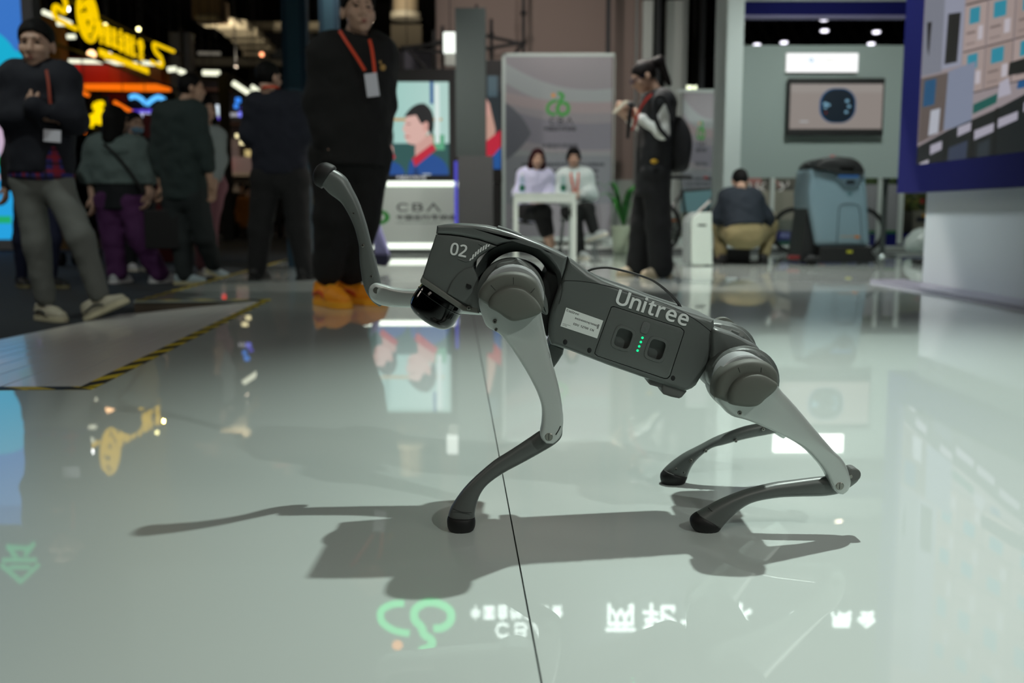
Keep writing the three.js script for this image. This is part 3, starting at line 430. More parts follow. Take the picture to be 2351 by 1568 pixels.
// head: +z is the face, origin at the middle of the skull
const headBones = [[V(0, 0.028, -0.012), 0.075, 0.09, 0.094], [V(0, -0.04, 0.022), 0.06, 0.076, 0.068], [V(0, -0.092, 0.056), V(0, -0.09, 0.05), 0.024, 0.026], [V(0, 0.0, 0.086), V(0, -0.036, 0.101), 0.009, 0.0135], [V(-0.012, -0.04, 0.092), V(0.012, -0.04, 0.092), 0.009, 0.009],
  [V(0.076, -0.012, -0.012), 0.012, 0.031, 0.019], [V(-0.076, -0.012, -0.012), 0.012, 0.031, 0.019], [V(-0.034, 0.022, 0.078), V(0.034, 0.022, 0.078), 0.012, 0.012], [V(-0.04, -0.03, 0.06), 0.024, 0.026, 0.024], [V(0.04, -0.03, 0.06), 0.024, 0.026, 0.024], [V(0, -0.07, 0.084), 0.026, 0.012, 0.012]];
const headGeo = clean(nets(field(headBones, 0.012, { cuts: [[V(-0.031, 0.002, 0.092), V(-0.029, 0.002, 0.092), 0.012, 0.012], [V(0.031, 0.002, 0.092), V(0.029, 0.002, 0.092), 0.012, 0.012]] }), V(-0.11, -0.13, -0.13), V(0.11, 0.14, 0.14), 0.0055));
const hairCache = {};
function hairGeo(kind) {
  if (hairCache[kind]) return hairCache[kind].clone();
  let b = [[V(0, 0.034, -0.016), 0.086, 0.1, 0.104]], o = { planes: [[0, 0.81, -0.587, 0.0]], folds: 0.004 };
  if (kind === 'short') { b = [[V(0, 0.036, -0.014), 0.083, 0.097, 0.103]]; o.planes = [[0, 0.8, -0.6, -0.004]]; o.folds = 0.006; o.jag = 0.012; }
  if (kind === 'crop') { b = [[V(0, 0.032, -0.016), 0.081, 0.094, 0.1]]; o.planes = [[0, 0.66, -0.751, -0.012]]; o.folds = 0.005; o.jag = 0.008; }
  if (kind === 'long') { b.push([V(0, 0.0, -0.06), V(0, -0.24, -0.075), 0.085, 0.06], [V(0.07, 0.0, -0.02), V(0.085, -0.24, 0.0), 0.035, 0.045], [V(-0.07, 0.0, -0.02), V(-0.085, -0.2, -0.02), 0.035, 0.035]); o = { folds: 0.006, cuts: [[V(0, -0.02, 0.12), V(0, -0.3, 0.15), 0.085, 0.1]] }; }
  if (kind === 'back') { b.push([V(0, 0.0, -0.05), V(0, -0.16, -0.075), 0.09, 0.075], [V(0.05, -0.05, -0.03), V(0.05, -0.15, -0.05), 0.05, 0.04], [V(-0.05, -0.05, -0.03), V(-0.05, -0.15, -0.05), 0.05, 0.04]); o = { folds: 0.006, cuts: [[V(0, -0.02, 0.12), V(0, -0.3, 0.13), 0.085, 0.1]] }; }
  if (kind === 'bob') { b.push([V(0.07, 0.0, -0.02), V(0.068, -0.035, -0.02), 0.025, 0.02], [V(-0.07, 0, -0.02), V(-0.068, -0.035, -0.02), 0.025, 0.02]); o = { folds: 0.005, cuts: [[V(0, -0.045, 0.12), V(0, -0.3, 0.15), 0.075, 0.1]], planes: [[0, 0.9, -0.43, -0.045]] }; }
  if (kind === 'tail') { o.planes = [[0, 0.81, -0.587, -0.012]]; b = [[V(0, 0.034, -0.016), 0.082, 0.096, 0.1]]; b.push([V(0, 0.075, -0.105), V(0, 0.06, -0.165), 0.026, 0.036], [V(0, 0.06, -0.165), V(0, -0.13, -0.17), 0.036, 0.022]); o.planes = []; o.cuts = [[V(0, -0.035, 0.1), V(0, -0.3, 0.02), 0.088, 0.14]]; }
  const [lo, hi] = bounds(b, 0.02); hairCache[kind] = nets(field(b, 0.03, o), lo, hi, 0.0075); return hairCache[kind].clone();
}
// right hand hanging: wrist at origin, fingers to -y, thumb to +z, palm to -x
const handCache = {};
function handGeo(curl) {
  const key = curl.toFixed(2); if (handCache[key]) return handCache[key].clone();
  const b = []; const names = [[0.03, 0.076, 0.028], [0.01, 0.086, 0.031], [-0.01, 0.08, 0.029], [-0.029, 0.064, 0.024]];
  names.forEach(([z, len, seg], i) => {
    const kn = V(0.002, -0.088 + Math.abs(i - 1.2) * 0.004, z); b.push([V(0, -0.005, z * 0.6), kn, 0.015, 0.0115]);
    let p = kn.clone(), a = 0.15 + curl * 0.55; for (let s = 0; s < 3; s++) { const L = len * [0.46, 0.31, 0.23][s], q = p.clone().add(V(-Math.sin(a) * L, -Math.cos(a) * L, 0)); b.push([p, q, 0.0098 - s * 0.0012, 0.0088 - s * 0.0012]); p = q; a += 0.2 + curl * 0.75; }
  });
  const t0 = V(-0.006, -0.022, 0.026), t1 = V(-0.018 - curl * 0.012, -0.055, 0.05), t2 = V(-0.026 - curl * 0.022, -0.085, 0.05 - curl * 0.014); b.push([t0, t1, 0.016, 0.0115], [t1, t2, 0.0105, 0.0085]); b.push([V(0, 0.03, 0), V(0, -0.02, 0), 0.024, 0.024]);
  const [lo, hi] = bounds(b, 0.01); handCache[key] = clean(nets(field(b, 0.006), lo, hi, 0.0042)); return handCache[key].clone();
}
// shoe: heel at the back, toe to +z, sole on y = 0
const shoeUpper = skin([[V(0, 0.05, -0.045), V(0, 0.04, 0.08), 0.042, 0.04], [V(0, 0.04, 0.08), V(0.004, 0.03, 0.15), 0.043, 0.034], [V(0, 0.055, -0.04), V(0, 0.095, -0.035), 0.042, 0.043]], 0.02, 0.008, { planes: [[0, 1, 0, 0.02], [0, -1, 0.15, -0.105]] });
const shoeSole = (() => { const s = new THREE.Shape(); const pts = [[0, -0.095], [0.034, -0.085], [0.042, -0.04], [0.04, 0.03], [0.048, 0.1], [0.044, 0.155], [0.02, 0.188], [-0.012, 0.188], [-0.038, 0.155], [-0.044, 0.1], [-0.04, 0.03], [-0.042, -0.04], [-0.034, -0.085]]; s.setFromPoints(smooth2(pts, 48).map((p) => new THREE.Vector2(p[0], -p[1]))); const g = new THREE.ExtrudeGeometry(s, { depth: 0.022, bevelEnabled: true, bevelSize: 0.004, bevelThickness: 0.003, bevelOffset: -0.004, bevelSegments: 2 }); g.rotateX(-Math.PI / 2); g.translate(0, 0.003, 0); return g; })();
const SKIN = { fair: new THREE.Color().setRGB(0.46, 0.29, 0.21), tan: new THREE.Color().setRGB(0.4, 0.245, 0.165) };

function person(o) {
  const W = (j) => at(j[0], j[1], o.d - (j[2] || 0)), J = {}; for (const k in o.J) J[k] = W(o.J[k]);
  const mid = (a, b, t = 0.5) => a.clone().lerp(b, t), fy = o.floor ?? 0, k = o.k || 1, cell = o.cell || 0.014;
  const base = mid(J.hipL, J.hipR); base.y = fy;
  const root = thing('person', o.label, 'person', base, o.group);
  const skinM = mat(o.skin || SKIN.fair, 0.55), sh = mid(J.shL, J.shR), hp = mid(J.hipL, J.hipR), up = sh.clone().sub(hp).normalize();
  const neckB = sh.clone().addScaledVector(up, 0.035), hc = J.head, hs = o.headScale || 1;
  const headM = new THREE.Matrix4().makeRotationFromEuler(new THREE.Euler(o.pitch || 0, o.yaw || 0, o.roll || 0, 'YXZ')).scale(V(hs, hs, hs)).setPosition(hc.x, hc.y, hc.z);
  const HB = V(0, -0.07, -0.03).applyMatrix4(headM);
  const torso = (e, low = 0) => { const a = mid(J.shL, J.shR, 0.16), b = mid(J.shL, J.shR, 0.84), c = mid(J.hipL, J.hipR, 0.1), d = mid(J.hipL, J.hipR, 0.9); if (low) { c.addScaledVector(up, -low); d.addScaledVector(up, -low); }
    const r = (x) => x * k + e; return [[a, c, r(0.085), r(0.085)], [b, d, r(0.085), r(0.085)], [mid(a, b).addScaledVector(up, -0.06), mid(c, d), r(0.105), r(o.belly || 0.105)], [mid(J.shL, J.shR, 0.1), mid(J.shL, J.shR, 0.9), r(0.062), r(0.062)], [sh, neckB, r(0.085), r(0.06)]]; };
  const arm = (s, e, e2 = e, stop = 1) => { const A = J['sh' + s], B = J['el' + s], C = J['wr' + s]; if (!B) return []; const S = mid(J.shL, J.shR, s === 'L' ? 0.06 : 0.94); if (stop <= 0.5) return [[S, mid(A, B, stop * 2), 0.056 * k + e, 0.05 * k + e2]]; return [[S, A, 0.058 * k + e, 0.056 * k + e], [A, B, 0.054 * k + e, 0.044 * k + e], [B, mid(B, C, stop * 2 - 1), 0.043 * k + e, 0.031 * k + e2]]; };
  const leg = (s, e, e2, stop = 1) => { const A = J['hip' + s], B = J['kn' + s], C = J['an' + s]; return [[A, B, 0.085 * k + e, 0.062 * k + (e + e2) / 2], [B, mid(B, C, stop), 0.06 * k + (e + e2) / 2, 0.042 * k + e2]]; };
  // body
  const bb = [...torso(-0.012), [neckB, HB, 0.055 * hs, 0.052 * hs], ...arm('L', -0.006), ...arm('R', -0.006), ...leg('L', -0.008, -0.004), ...leg('R', -0.008, -0.004)];
  const list = [clean(skin(bb, 0.035, cell)), headGeo.clone().applyMatrix4(headM)];
  for (const s of ['L', 'R']) if (J['wr' + s] && o['hand' + s] !== 0) {
    const h = o['hand' + s] || {}, g = handGeo(h.curl ?? 0.35), dir = h.dir ? V(...h.dir).normalize() : J['wr' + s].clone().sub(J['el' + s]).normalize(), Y = dir.clone().negate(); let Z = V(...(h.thumb || [0, 0, 1])); Z.addScaledVector(Y, -Z.dot(Y)).normalize(); let X = Y.clone().cross(Z);
    if (h.flip) X.negate(); g.applyMatrix4(new THREE.Matrix4().makeBasis(X, Y, Z).setPosition(J['wr' + s].x, J['wr' + s].y, J['wr' + s].z)); list.push(g);
  }
  const body = part(root, 'body', merge(list), skinM);
  const onHead = (g) => g.applyMatrix4(headM);
  if (!o.plain) {
    const dark = mat(0x140f0d, 0.3);
    for (const s of [-1, 1]) { part(body, 'eye', onHead(ball(V(0.03 * s, 0.001, 0.0775), 0.0125, 0.0048, 0.006, 12)), dark); part(body, 'eyebrow', onHead(tube([V(0.014 * s, 0.019, 0.09), V(0.03 * s, 0.0225, 0.0865), V(0.048 * s, 0.018, 0.073)], 0.0033, 8, 6)), mat(o.hair || 0x0c0a09, 0.8)); }
    part(body, 'lips', onHead(merge([tube([V(-0.023, -0.069, 0.083), V(0, -0.066, 0.0955), V(0.023, -0.069, 0.083)], 0.0042, 10, 6), tube([V(-0.02, -0.072, 0.083), V(0, -0.076, 0.094), V(0.02, -0.072, 0.083)], 0.0046, 10, 6)])), mat(o.lips || 0x7d3c36, 0.5));
  }
  if (o.hairKind !== 'none') { const g = hairGeo(o.hairKind || 'short'); if (o.hairM) g.applyMatrix4(o.hairM); part(root, 'hair', onHead(g), mat(o.hair || 0x060505, 0.7, { specularIntensity: 0.35 })); }
  // clothes
  const hemPlane = (y) => [[up.x, up.y, up.z, up.dot(V(sh.x, y, sh.z))]];
  const T = o.top; if (T) {
    const e = T.loose ?? 0.014, hemY = T.hem ? at(hp.x ? o.J.hipL[0] : 0, T.hem, o.d).y : hp.y - 0.05; const b = [...torso(e, Math.max(0, hp.y - hemY + 0.03)), ...(T.sleeveL === 0 ? [] : arm('L', e, T.cuff ?? e, T.sleeve ?? 0.97)), ...(T.sleeveR === 0 ? [] : arm('R', e, T.cuff ?? e, T.sleeve ?? 0.97))]; if (T.collar) b.push([neckB, mid(neckB, HB, 0.35), 0.07, 0.068]);
    const cuts = [[mid(neckB, HB, 0.25), HB, 0.058, 0.07]]; if (T.open) for (const c of T.open) cuts.push([W(c[0]), W(c[1]), c[2], c[3]]);
    part(root, T.name || 'jacket', skin(b, 0.045, cell, { planes: hemPlane(hemY), cuts, folds: T.folds ?? 0.007 }), T.map || mat(T.color, T.rough ?? 0.85, { sheen: 0.2, sheenRoughness: 0.6 }));
  }
  const U = o.under; if (U) { const hemY = at(0, U.hem, o.d).y; part(root, U.name, (() => { const g = skin([...torso(U.loose ?? 0.004, Math.max(0, hp.y - hemY + 0.03)), ...(U.sleeves ? [...arm('L', 0.01, 0.01, U.sleeves), ...arm('R', 0.01, 0.01, U.sleeves)] : [])], 0.04, cell, { planes: hemPlane(hemY), folds: 0.004, cuts: [[mid(neckB, HB, 0.25), HB, 0.056, 0.07]] }); if (U.map) { const p = g.attributes.position, uv = []; for (let i = 0; i < p.count; i++) uv.push((p.getX(i) + p.getZ(i) * 0.35) / 0.3, p.getY(i) / 0.3); g.setAttribute('uv', new THREE.Float32BufferAttribute(uv, 2)); } return g; })(), U.map || mat(U.color, 0.85)); }
  const B = o.trousers; if (B) { const e = B.loose ?? 0.014, e2 = B.cuff ?? e + 0.01; const w = at(0, B.waist || (o.J.hipL[1] - 12), o.d).y; const b = [[mid(J.hipL, J.hipR, 0.05), mid(J.hipL, J.hipR, 0.95), 0.095 * k + e, 0.095 * k + e], [mid(J.hipL, J.hipR, 0.2).addScaledVector(up, 0.1), mid(J.hipL, J.hipR, 0.8).addScaledVector(up, 0.1), 0.09 * k + e, 0.09 * k + e], [hp.clone().addScaledVector(up, 0.06), hp.clone().addScaledVector(up, -0.02), (o.belly || 0.105) * k + e * 0.7, (o.belly || 0.105) * k * 0.95 + e * 0.6], ...leg('L', e, e2, B.stop ?? 0.95), ...leg('R', e, e2, B.stop ?? 0.95)]; part(root, 'trousers', skin(b, 0.03, cell, { folds: B.folds ?? 0.006 }), mat(B.color, 0.85, { sheen: 0.2, sheenRoughness: 0.6 })); }
  const S = o.shoes; if (S) for (const s of ['L', 'R']) {
    const f = S[s] || {}, p = J['an' + s].clone(), g = new THREE.Group(); g.name = 'shoe'; if (S.label) g.userData.label = S.label; const hgt = f.lift || 0; p.y = fy + hgt; root.add(g); g.position.copy(p).sub(base); g.rotation.order = 'YXZ'; g.rotation.set(f.pitch || 0, f.yaw || 0, 0); const sc = S.scale || 1; g.scale.set(sc, sc, sc);
    const a = mesh(shoeUpper, mat(S.color, 0.6)); a.name = 'upper'; g.add(a); const b = mesh(shoeSole, mat(S.sole || 0xd8d4c4, 0.7)); b.name = 'sole'; g.add(b);
    if (S.laces) { const l = mesh(merge([0, 1, 2, 3].map((q) => tube([V(-0.022, 0.079 - q * 0.006, 0.03 + q * 0.02), V(0, 0.089 - q * 0.006, 0.032 + q * 0.02), V(0.022, 0.079 - q * 0.006, 0.03 + q * 0.02)], 0.004, 6, 5))), mat(S.laces, 0.7)); l.name = 'laces'; g.add(l); }
    if (S.stripe) { for (const q of [-1, 1]) { const l = mesh(tube([V(0.043 * q, 0.04, 0.07), V(0.046 * q, 0.06, 0.02), V(0.044 * q, 0.045, -0.05)], 0.006, 10, 6), mat(S.stripe, 0.6)); l.name = 'stripe'; g.add(l); } }
  }
  if (o.lanyard) { const L = o.lanyard, pts = (q) => q.map((c) => W(c)); for (const q of L.straps) { const c = new THREE.CatmullRomCurve3(pts(q)), n = 24, pos = [], idx = []; for (let i = 0; i <= n; i++) { const p = c.getPoint(i / n), t = c.getTangent(i / n), w = V(0, 0, 1).cross(t).normalize().multiplyScalar(0.0085); pos.push(p.x - w.x, p.y - w.y, p.z - w.z, p.x + w.x, p.y + w.y, p.z + w.z, p.x + w.x, p.y + w.y, p.z + w.z - 0.002, p.x - w.x, p.y - w.y, p.z - w.z - 0.002); } for (let i = 0; i < n; i++) for (let m = 0; m < 4; m++) { const a = i * 4 + m, b = i * 4 + (m + 1) % 4; idx.push(a, b, a + 4, b, b + 4, a + 4); } const g = new THREE.BufferGeometry(); g.setAttribute('position', new THREE.Float32BufferAttribute(pos, 3)); g.setIndex(idx); g.computeVertexNormals(); part(root, 'lanyard', g, mat(L.color || 0xd8431c, 0.6)); }
    if (L.badge) { const [x0, y0, x1, y1, z, rot] = L.badge, c = W([(x0 + x1) / 2, (y0 + y1) / 2, z]), a = W([x0, y1, z]), b = W([x1, y0, z]); const g = new THREE.BoxGeometry(b.x - a.x, b.y - a.y, 0.003); g.rotateZ(rot || 0); g.translate(c.x, c.y, c.z); part(root, 'badge', g, mat(0xd9dbe6, 0.45), 'white name badge'); } }
  root.userData.J = null; delete root.userData.J; return { root, J, W, headM };
}
// ---------- the people in the hall ----------
const plaid = (() => { const t = canvasTex(128, 128, (c) => { c.fillStyle = '#2c2c70'; c.fillRect(0, 0, 128, 128); c.fillStyle = 'rgba(150,30,50,0.8)'; for (let k = 0; k < 4; k++) { c.fillRect(k * 32, 0, 9, 128); c.fillRect(0, k * 32, 128, 9); } c.fillStyle = 'rgba(10,10,30,0.7)'; for (let k = 0; k < 4; k++) { c.fillRect(k * 32 + 17, 0, 5, 128); c.fillRect(0, k * 32 + 17, 128, 5); } }); t.wrapS = t.wrapT = THREE.RepeatWrapping; return new THREE.MeshStandardMaterial({ map: t, roughness: 0.9 }); })();
person({ label: 'young man in navy jacket and grey trousers standing with folded arms', d: 5.6, floor: FY, pitch: 0.02, yaw: 0.12, hairKind: 'short',
  J: { head: [83, 103, 0.02], shL: [32, 186], shR: [146, 188], elL: [28, 268, 0.08], wrL: [132, 268, 0.15], elR: [170, 276, 0.08], wrR: [74, 246, 0.2], hipL: [66, 418], hipR: [126, 418], knL: [84, 560, 0.03], anL: [106, 692, 0], knR: [186, 545, 0.08], anR: [228, 680, 0.02] },
  headScale: 1.1, handL: { curl: 0.6, dir: [0.3, -0.3, -1], thumb: [0, 1, 0.2] }, handR: { curl: 0.3, dir: [-0.6, 0.75, -0.75], thumb: [0.5, 0.8, 0.2] },
  top: { color: 0x070c1a, hem: 400, loose: 0.03, collar: true, open: [[[102, 160, 0.15], [116, 300, 0.17], 0.035, 0.045], [[118, 300, 0.17], [138, 430, 0.17], 0.06, 0.13]] }, under: { name: 'shirt', hem: 414, loose: 0.024, map: plaid },
  trousers: { color: 0x686c68, loose: 0.006, cuff: 0.016, stop: 0.93 }, shoes: { color: 0xa9a592, sole: 0xbdb89c, laces: 0xd8d6cc, stripe: 0x1a2626, label: 'cream canvas sneaker', L: { yaw: 0.9 }, R: { yaw: 1.45, pitch: -0.42, lift: 0.03 } },
  lanyard: { straps: [[[106, 160, 0.11], [111, 190, 0.13], [114, 225, 0.145], [117, 250, 0.15]]], color: 0x8a3018, badge: [101, 298, 139, 326, 0.19, -0.08] } });
person({ label: 'person in black top and dark navy leggings walking behind the man with folded arms', d: 8.1, floor: FY, plain: true, yaw: 0.4,
  J: { head: [70, 235], shL: [38, 305], shR: [112, 305], elL: [18, 370], wrL: [14, 430, 0.05], elR: [122, 370], wrR: [118, 430, 0.05], hipL: [58, 440], hipR: [104, 440], knL: [48, 550], anL: [50, 640, -0.1], knR: [122, 550, 0.05], anR: [118, 642] },
  top: { color: 0x0a0b0d, hem: 460 }, trousers: { color: 0x0d1330, loose: 0.002, cuff: 0.002 }, shoes: { color: 0x0b0b0c, sole: 0x6a6448, L: { yaw: 0.6 }, R: { yaw: 1.1 } } });
person({ label: 'woman seen from behind in grey hoodie and wide purple trousers', d: 8.7, floor: FY, yaw: 2.7, plain: true, hairKind: 'back', headScale: 0.98,
  J: { head: [268, 276], shL: [222, 342], shR: [314, 342], elL: [205, 400], wrL: [212, 455, 0.05], elR: [338, 400], wrR: [342, 444, 0.06], hipL: [248, 462], hipR: [298, 462], knL: [260, 550], anL: [270, 628], knR: [322, 548, 0.04], anR: [366, 630, -0.05] },
  handR: { curl: 0.4, dir: [-0.15, -1, 0.1], thumb: [0, 0, 1] }, top: { name: 'hoodie', color: 0x5b6a68, hem: 424, loose: 0.045, cuff: 0.02, folds: 0.012 }, under: { name: 'tunic', hem: 482, loose: 0.03, color: 0x0b1016 },
  trousers: { color: 0x4a2050, loose: 0.03, cuff: 0.045, folds: 0.012 }, shoes: { color: 0xb8bcc0, sole: 0xd0d0d0, label: 'pale sneaker', L: { yaw: 2.9 }, R: { yaw: 2.2 } } });
{ const p = scene.children[scene.children.length - 1]; part(p, 'bag_strap', tube([[238, 330], [262, 352], [290, 384], [316, 420], [330, 440]].map(([x, y]) => at(x, y, 8.7 - 0.165)), 0.014, 24, 6), mat(0x0a0b0c, 0.7), 'black strap across the back'); part(p, 'hood', ball(at(270, 345, 8.62), 0.15, 0.07, 0.09, 20), mat(0x5b6a68, 0.9)); }
person({ label: 'dark-haired person in black wearing a pale blue face mask', d: 10.6, floor: FY, yaw: 0.9, cell: 0.018,
  J: { head: [309, 284], shL: [280, 338], shR: [345, 338], elL: [270, 390], wrL: [276, 432, 0.1], elR: [352, 390], wrR: [350, 432, 0.1], hipL: [296, 430], hipR: [334, 430], knL: [298, 525], anL: [300, 606], knR: [332, 525], anR: [336, 606] },
  top: { color: 0x0d0f12, hem: 440 }, trousers: { color: 0x10131a }, shoes: { color: 0xb9bcc0, L: { yaw: 0.6 }, R: { yaw: 0.8 } } });
{ const m = new THREE.Matrix4().makeRotationY(0.9).setPosition(at(309, 284, 10.6)); const p = scene.children[scene.children.length - 1]; part(p, 'face_mask', ball(V(0, -0.062, 0.046), 0.064, 0.048, 0.058, 20).applyMatrix4(m), mat(0x6f93ac, 0.8), 'pale blue face mask'); }
person({ label: 'man in dark green sweater and charcoal trousers walking past, seen from behind', d: 8.5, floor: FY, yaw: 2.0, roll: 0, plain: true, hairKind: 'crop', skin: SKIN.tan, k: 1.08,
  J: { head: [440, 203], shL: [378, 264], shR: [448, 262, 0.1], elL: [362, 350], wrL: [372, 430, 0.05], elR: [470, 345, 0.12], wrR: [485, 425, 0.16], hipL: [398, 452], hipR: [448, 452, 0.05], knL: [416, 550, 0], anL: [424, 634, 0], knR: [470, 545, -0.02], anR: [491, 610, -0.15] },
  handR: { curl: 0.45, dir: [0.1, -1, 0.05], thumb: [0.9, 0, 0.3] }, handL: { curl: 0.8 }, top: { name: 'sweater', color: 0x22302f, hem: 458, loose: 0.03, sleeve: 0.74, folds: 0.011 },
  trousers: { color: 0x232a2b, loose: 0.02, cuff: 0.025 }, shoes: { color: 0x9fb0b4, sole: 0xb4ac88, label: 'pale sneaker', L: { yaw: 1.6 }, R: { yaw: 1.9, pitch: 0.5, lift: 0.06 } } });
person({ label: 'pale-faced woman with long dark hair and pink trousers beside the green sweater', d: 9.8, floor: FY, yaw: 0.7, hairKind: 'long', cell: 0.018, headScale: 0.96,
  J: { head: [475, 252], shL: [450, 312], shR: [500, 312], elL: [442, 370], wrL: [446, 415, 0.1], elR: [508, 368], wrR: [498, 412, 0.14], hipL: [456, 425], hipR: [494, 425], knL: [466, 525], anL: [468, 614], knR: [478, 525], anR: [484, 612] },
  top: { color: 0x87908f, hem: 430 }, trousers: { color: 0x8f6068, loose: 0.025, cuff: 0.03 }, shoes: { color: 0xc0c0c0, L: { yaw: 0.6 }, R: { yaw: 0.7 } } });
person({ label: 'man seen from behind in navy polo shirt and black trousers on the stage edge', d: 7.75, yaw: 2.6, plain: true, hairKind: 'crop', k: 1.1,
  J: { head: [617, 178], shL: [588, 246], shR: [684, 246], elL: [574, 308, 0.02], wrL: [600, 330, -0.18], elR: [704, 312], wrR: [684, 342, -0.18], hipL: [612, 408], hipR: [676, 408], knL: [598, 525], anL: [590, 626], knR: [684, 525], anR: [702, 628] },
  top: { name: 'polo_shirt', color: 0x0b1020, hem: 402, loose: 0.03, folds: 0.01, collar: true }, trousers: { color: 0x08090b, loose: 0.024, cuff: 0.024 }, shoes: { color: 0x08090a, sole: 0x101010, L: { yaw: 2.9 }, R: { yaw: 2.7 } },
  lanyard: { straps: [[[596, 207, 0.02], [606, 200, 0.09], [620, 199, 0.1], [636, 200, 0.08], [644, 207, 0.02]]] } });
person({ label: 'heavyset man in black sweater with orange lanyard and bright orange sneakers', d: 5.55, yaw: 0.42, pitch: -0.1, hairKind: 'short', k: 1.32, headScale: 1.1, belly: 0.13,
  J: { head: [822, 26, 0.02], shL: [752, 132, 0.06], shR: [868, 130, -0.1], elL: [736, 240, 0.08], wrL: [752, 322, 0.12], elR: [872, 235, -0.12], wrR: [862, 315, -0.06], hipL: [768, 356, 0.03], hipR: [842, 356, -0.03], knL: [766, 500, 0.04], anL: [752, 628, 0.02], knR: [828, 500, -0.02], anR: [806, 630, -0.12] },
  handL: { curl: 0.5, dir: [0.5, -1, 0], thumb: [0.3, 0, 1] }, handR: 0, top: { name: 'sweater', color: 0x050606, hem: 385, loose: 0.03, folds: 0.01 }, trousers: { color: 0x060707, loose: 0.022, cuff: 0.03, folds: 0.009 },
  shoes: { color: 0xf2960e, sole: 0xf4a81e, laces: 0xf6bc34, stripe: 0xd04a18, label: 'bright orange sneaker', scale: 1.36, L: { yaw: 0.55 }, R: { yaw: 0.95 } },
  lanyard: { straps: [[[779, 70, 0.14], [795, 95, 0.19], [818, 130, 0.215], [838, 162, 0.225]], [[848, 90, 0.12], [853, 110, 0.17], [858, 145, 0.2], [861, 172, 0.215]]], badge: [840, 168, 868, 222, 0.225, 0.12] } });
{ const p = scene.children[scene.children.length - 1]; part(p, 'chest_emblem', merge([ball(at(873, 143, 5.36), 0.007, 0.01, 0.004, 10), ball(at(879, 155, 5.365), 0.016, 0.017, 0.004, 12)]), mat(0xb08a4c, 0.5), 'small gold chest emblem'); part(p, 'earphone', ball(at(788, 32, 5.50), 0.009, 0.011, 0.009, 12), mat(0x8a1420, 0.4), 'red earphone'); }
// seated pair at the table
const seatM = mat(0x6c7674, 0.5), legM = mat(0x9aa3a3, 0.35, { metalness: 0.7 });
function chair(px, d, label) {
  const c = at(px, 493, d), t = thing('meeting_chair', label, 'chair', V(c.x, 0, -d));
  part(t, 'seat', box(c.x - 0.21, c.x + 0.21, 0.43, 0.46, -d - 0.2, -d + 0.2, 0.012), seatM); part(t, 'backrest', box(c.x - 0.2, c.x + 0.2, 0.6, 0.86, -d - 0.23, -d - 0.205, 0.01), seatM);
  for (const sx of [-1, 1]) { for (const sz of [-1, 1]) part(t, 'leg', rod(V(c.x + sx * 0.22, 0, -d + sz * 0.21), V(c.x + sx * 0.17, 0.44, -d + sz * 0.16), 0.011), legM); part(t, 'back_post', rod(V(c.x + sx * 0.17, 0.44, -d - 0.18), V(c.x + sx * 0.17, 0.84, -d - 0.225), 0.01), legM); }
}
chair(1212, 12.1, 'grey metal-legged chair under the woman with dark red hair'); chair(1326, 12.1, 'grey metal-legged chair under the person in white jacket');
person({ label: 'woman with long dark red hair in pale lilac blazer seated at white table', d: 11.98, yaw: 0.1, hairKind: 'long', hair: 0x2a0a0e, headScale: 0.95, roll: -0.08,
  J: { head: [1234, 364, 0.06], shL: [1203, 404], shR: [1256, 406], elL: [1190, 445, 0.05], wrL: [1222, 468, 0.2], elR: [1264, 448, 0.05], wrR: [1236, 470, 0.22], hipL: [1202, 488], hipR: [1228, 488], knL: [1236, 486, 0.42], anL: [1262, 570, 0.45], knR: [1250, 486, 0.42], anR: [1268, 562, 0.3] },
  top: { name: 'blazer', color: 0xc4c6e2, hem: 512, loose: 0.022, cuff: 0.014, open: [[[1240, 400, 0.15], [1240, 480, 0.2], 0.05, 0.05]] }, under: { name: 'blouse', hem: 500, color: 0x0c0d10 }, trousers: { color: 0x08080a, loose: 0.03, cuff: 0.02, stop: 0.6 }, shoes: { color: 0x0c0c12, sole: 0x202024, L: { yaw: 0.6 }, R: { yaw: 0.5 } } });
person({ label: 'short-haired person in white jacket with orange lanyard seated at white table', d: 11.98, yaw: -0.05, hairKind: 'bob', headScale: 0.95,
  J: { head: [1317, 362, 0.05], shL: [1294, 406], shR: [1346, 406], elL: [1284, 450, 0.05], wrL: [1312, 468, 0.22], elR: [1358, 446, 0.06], wrR: [1338, 448, 0.24], hipL: [1308, 486], hipR: [1334, 486], knL: [1322, 486, 0.4], anL: [1332, 584, 0.34], knR: [1350, 480, 0.42], anR: [1364, 532, 0.5] },
  handR: { curl: 0.3, dir: [-1, -0.1, 0], thumb: [0, 1, 0] }, top: { color: 0xc6d4d2, hem: 478, loose: 0.03, collar: true }, trousers: { color: 0x101414, loose: 0.02, cuff: 0.02 }, shoes: { color: 0xbcc4c4, L: { yaw: 0.4 }, R: { yaw: 1.0, pitch: -0.3, lift: 0.22 } },
  lanyard: { straps: [[[1310, 396, 0.13], [1314, 420, 0.16], [1319, 444, 0.17]], [[1328, 396, 0.13], [1327, 420, 0.16], [1324, 444, 0.17]]] } });
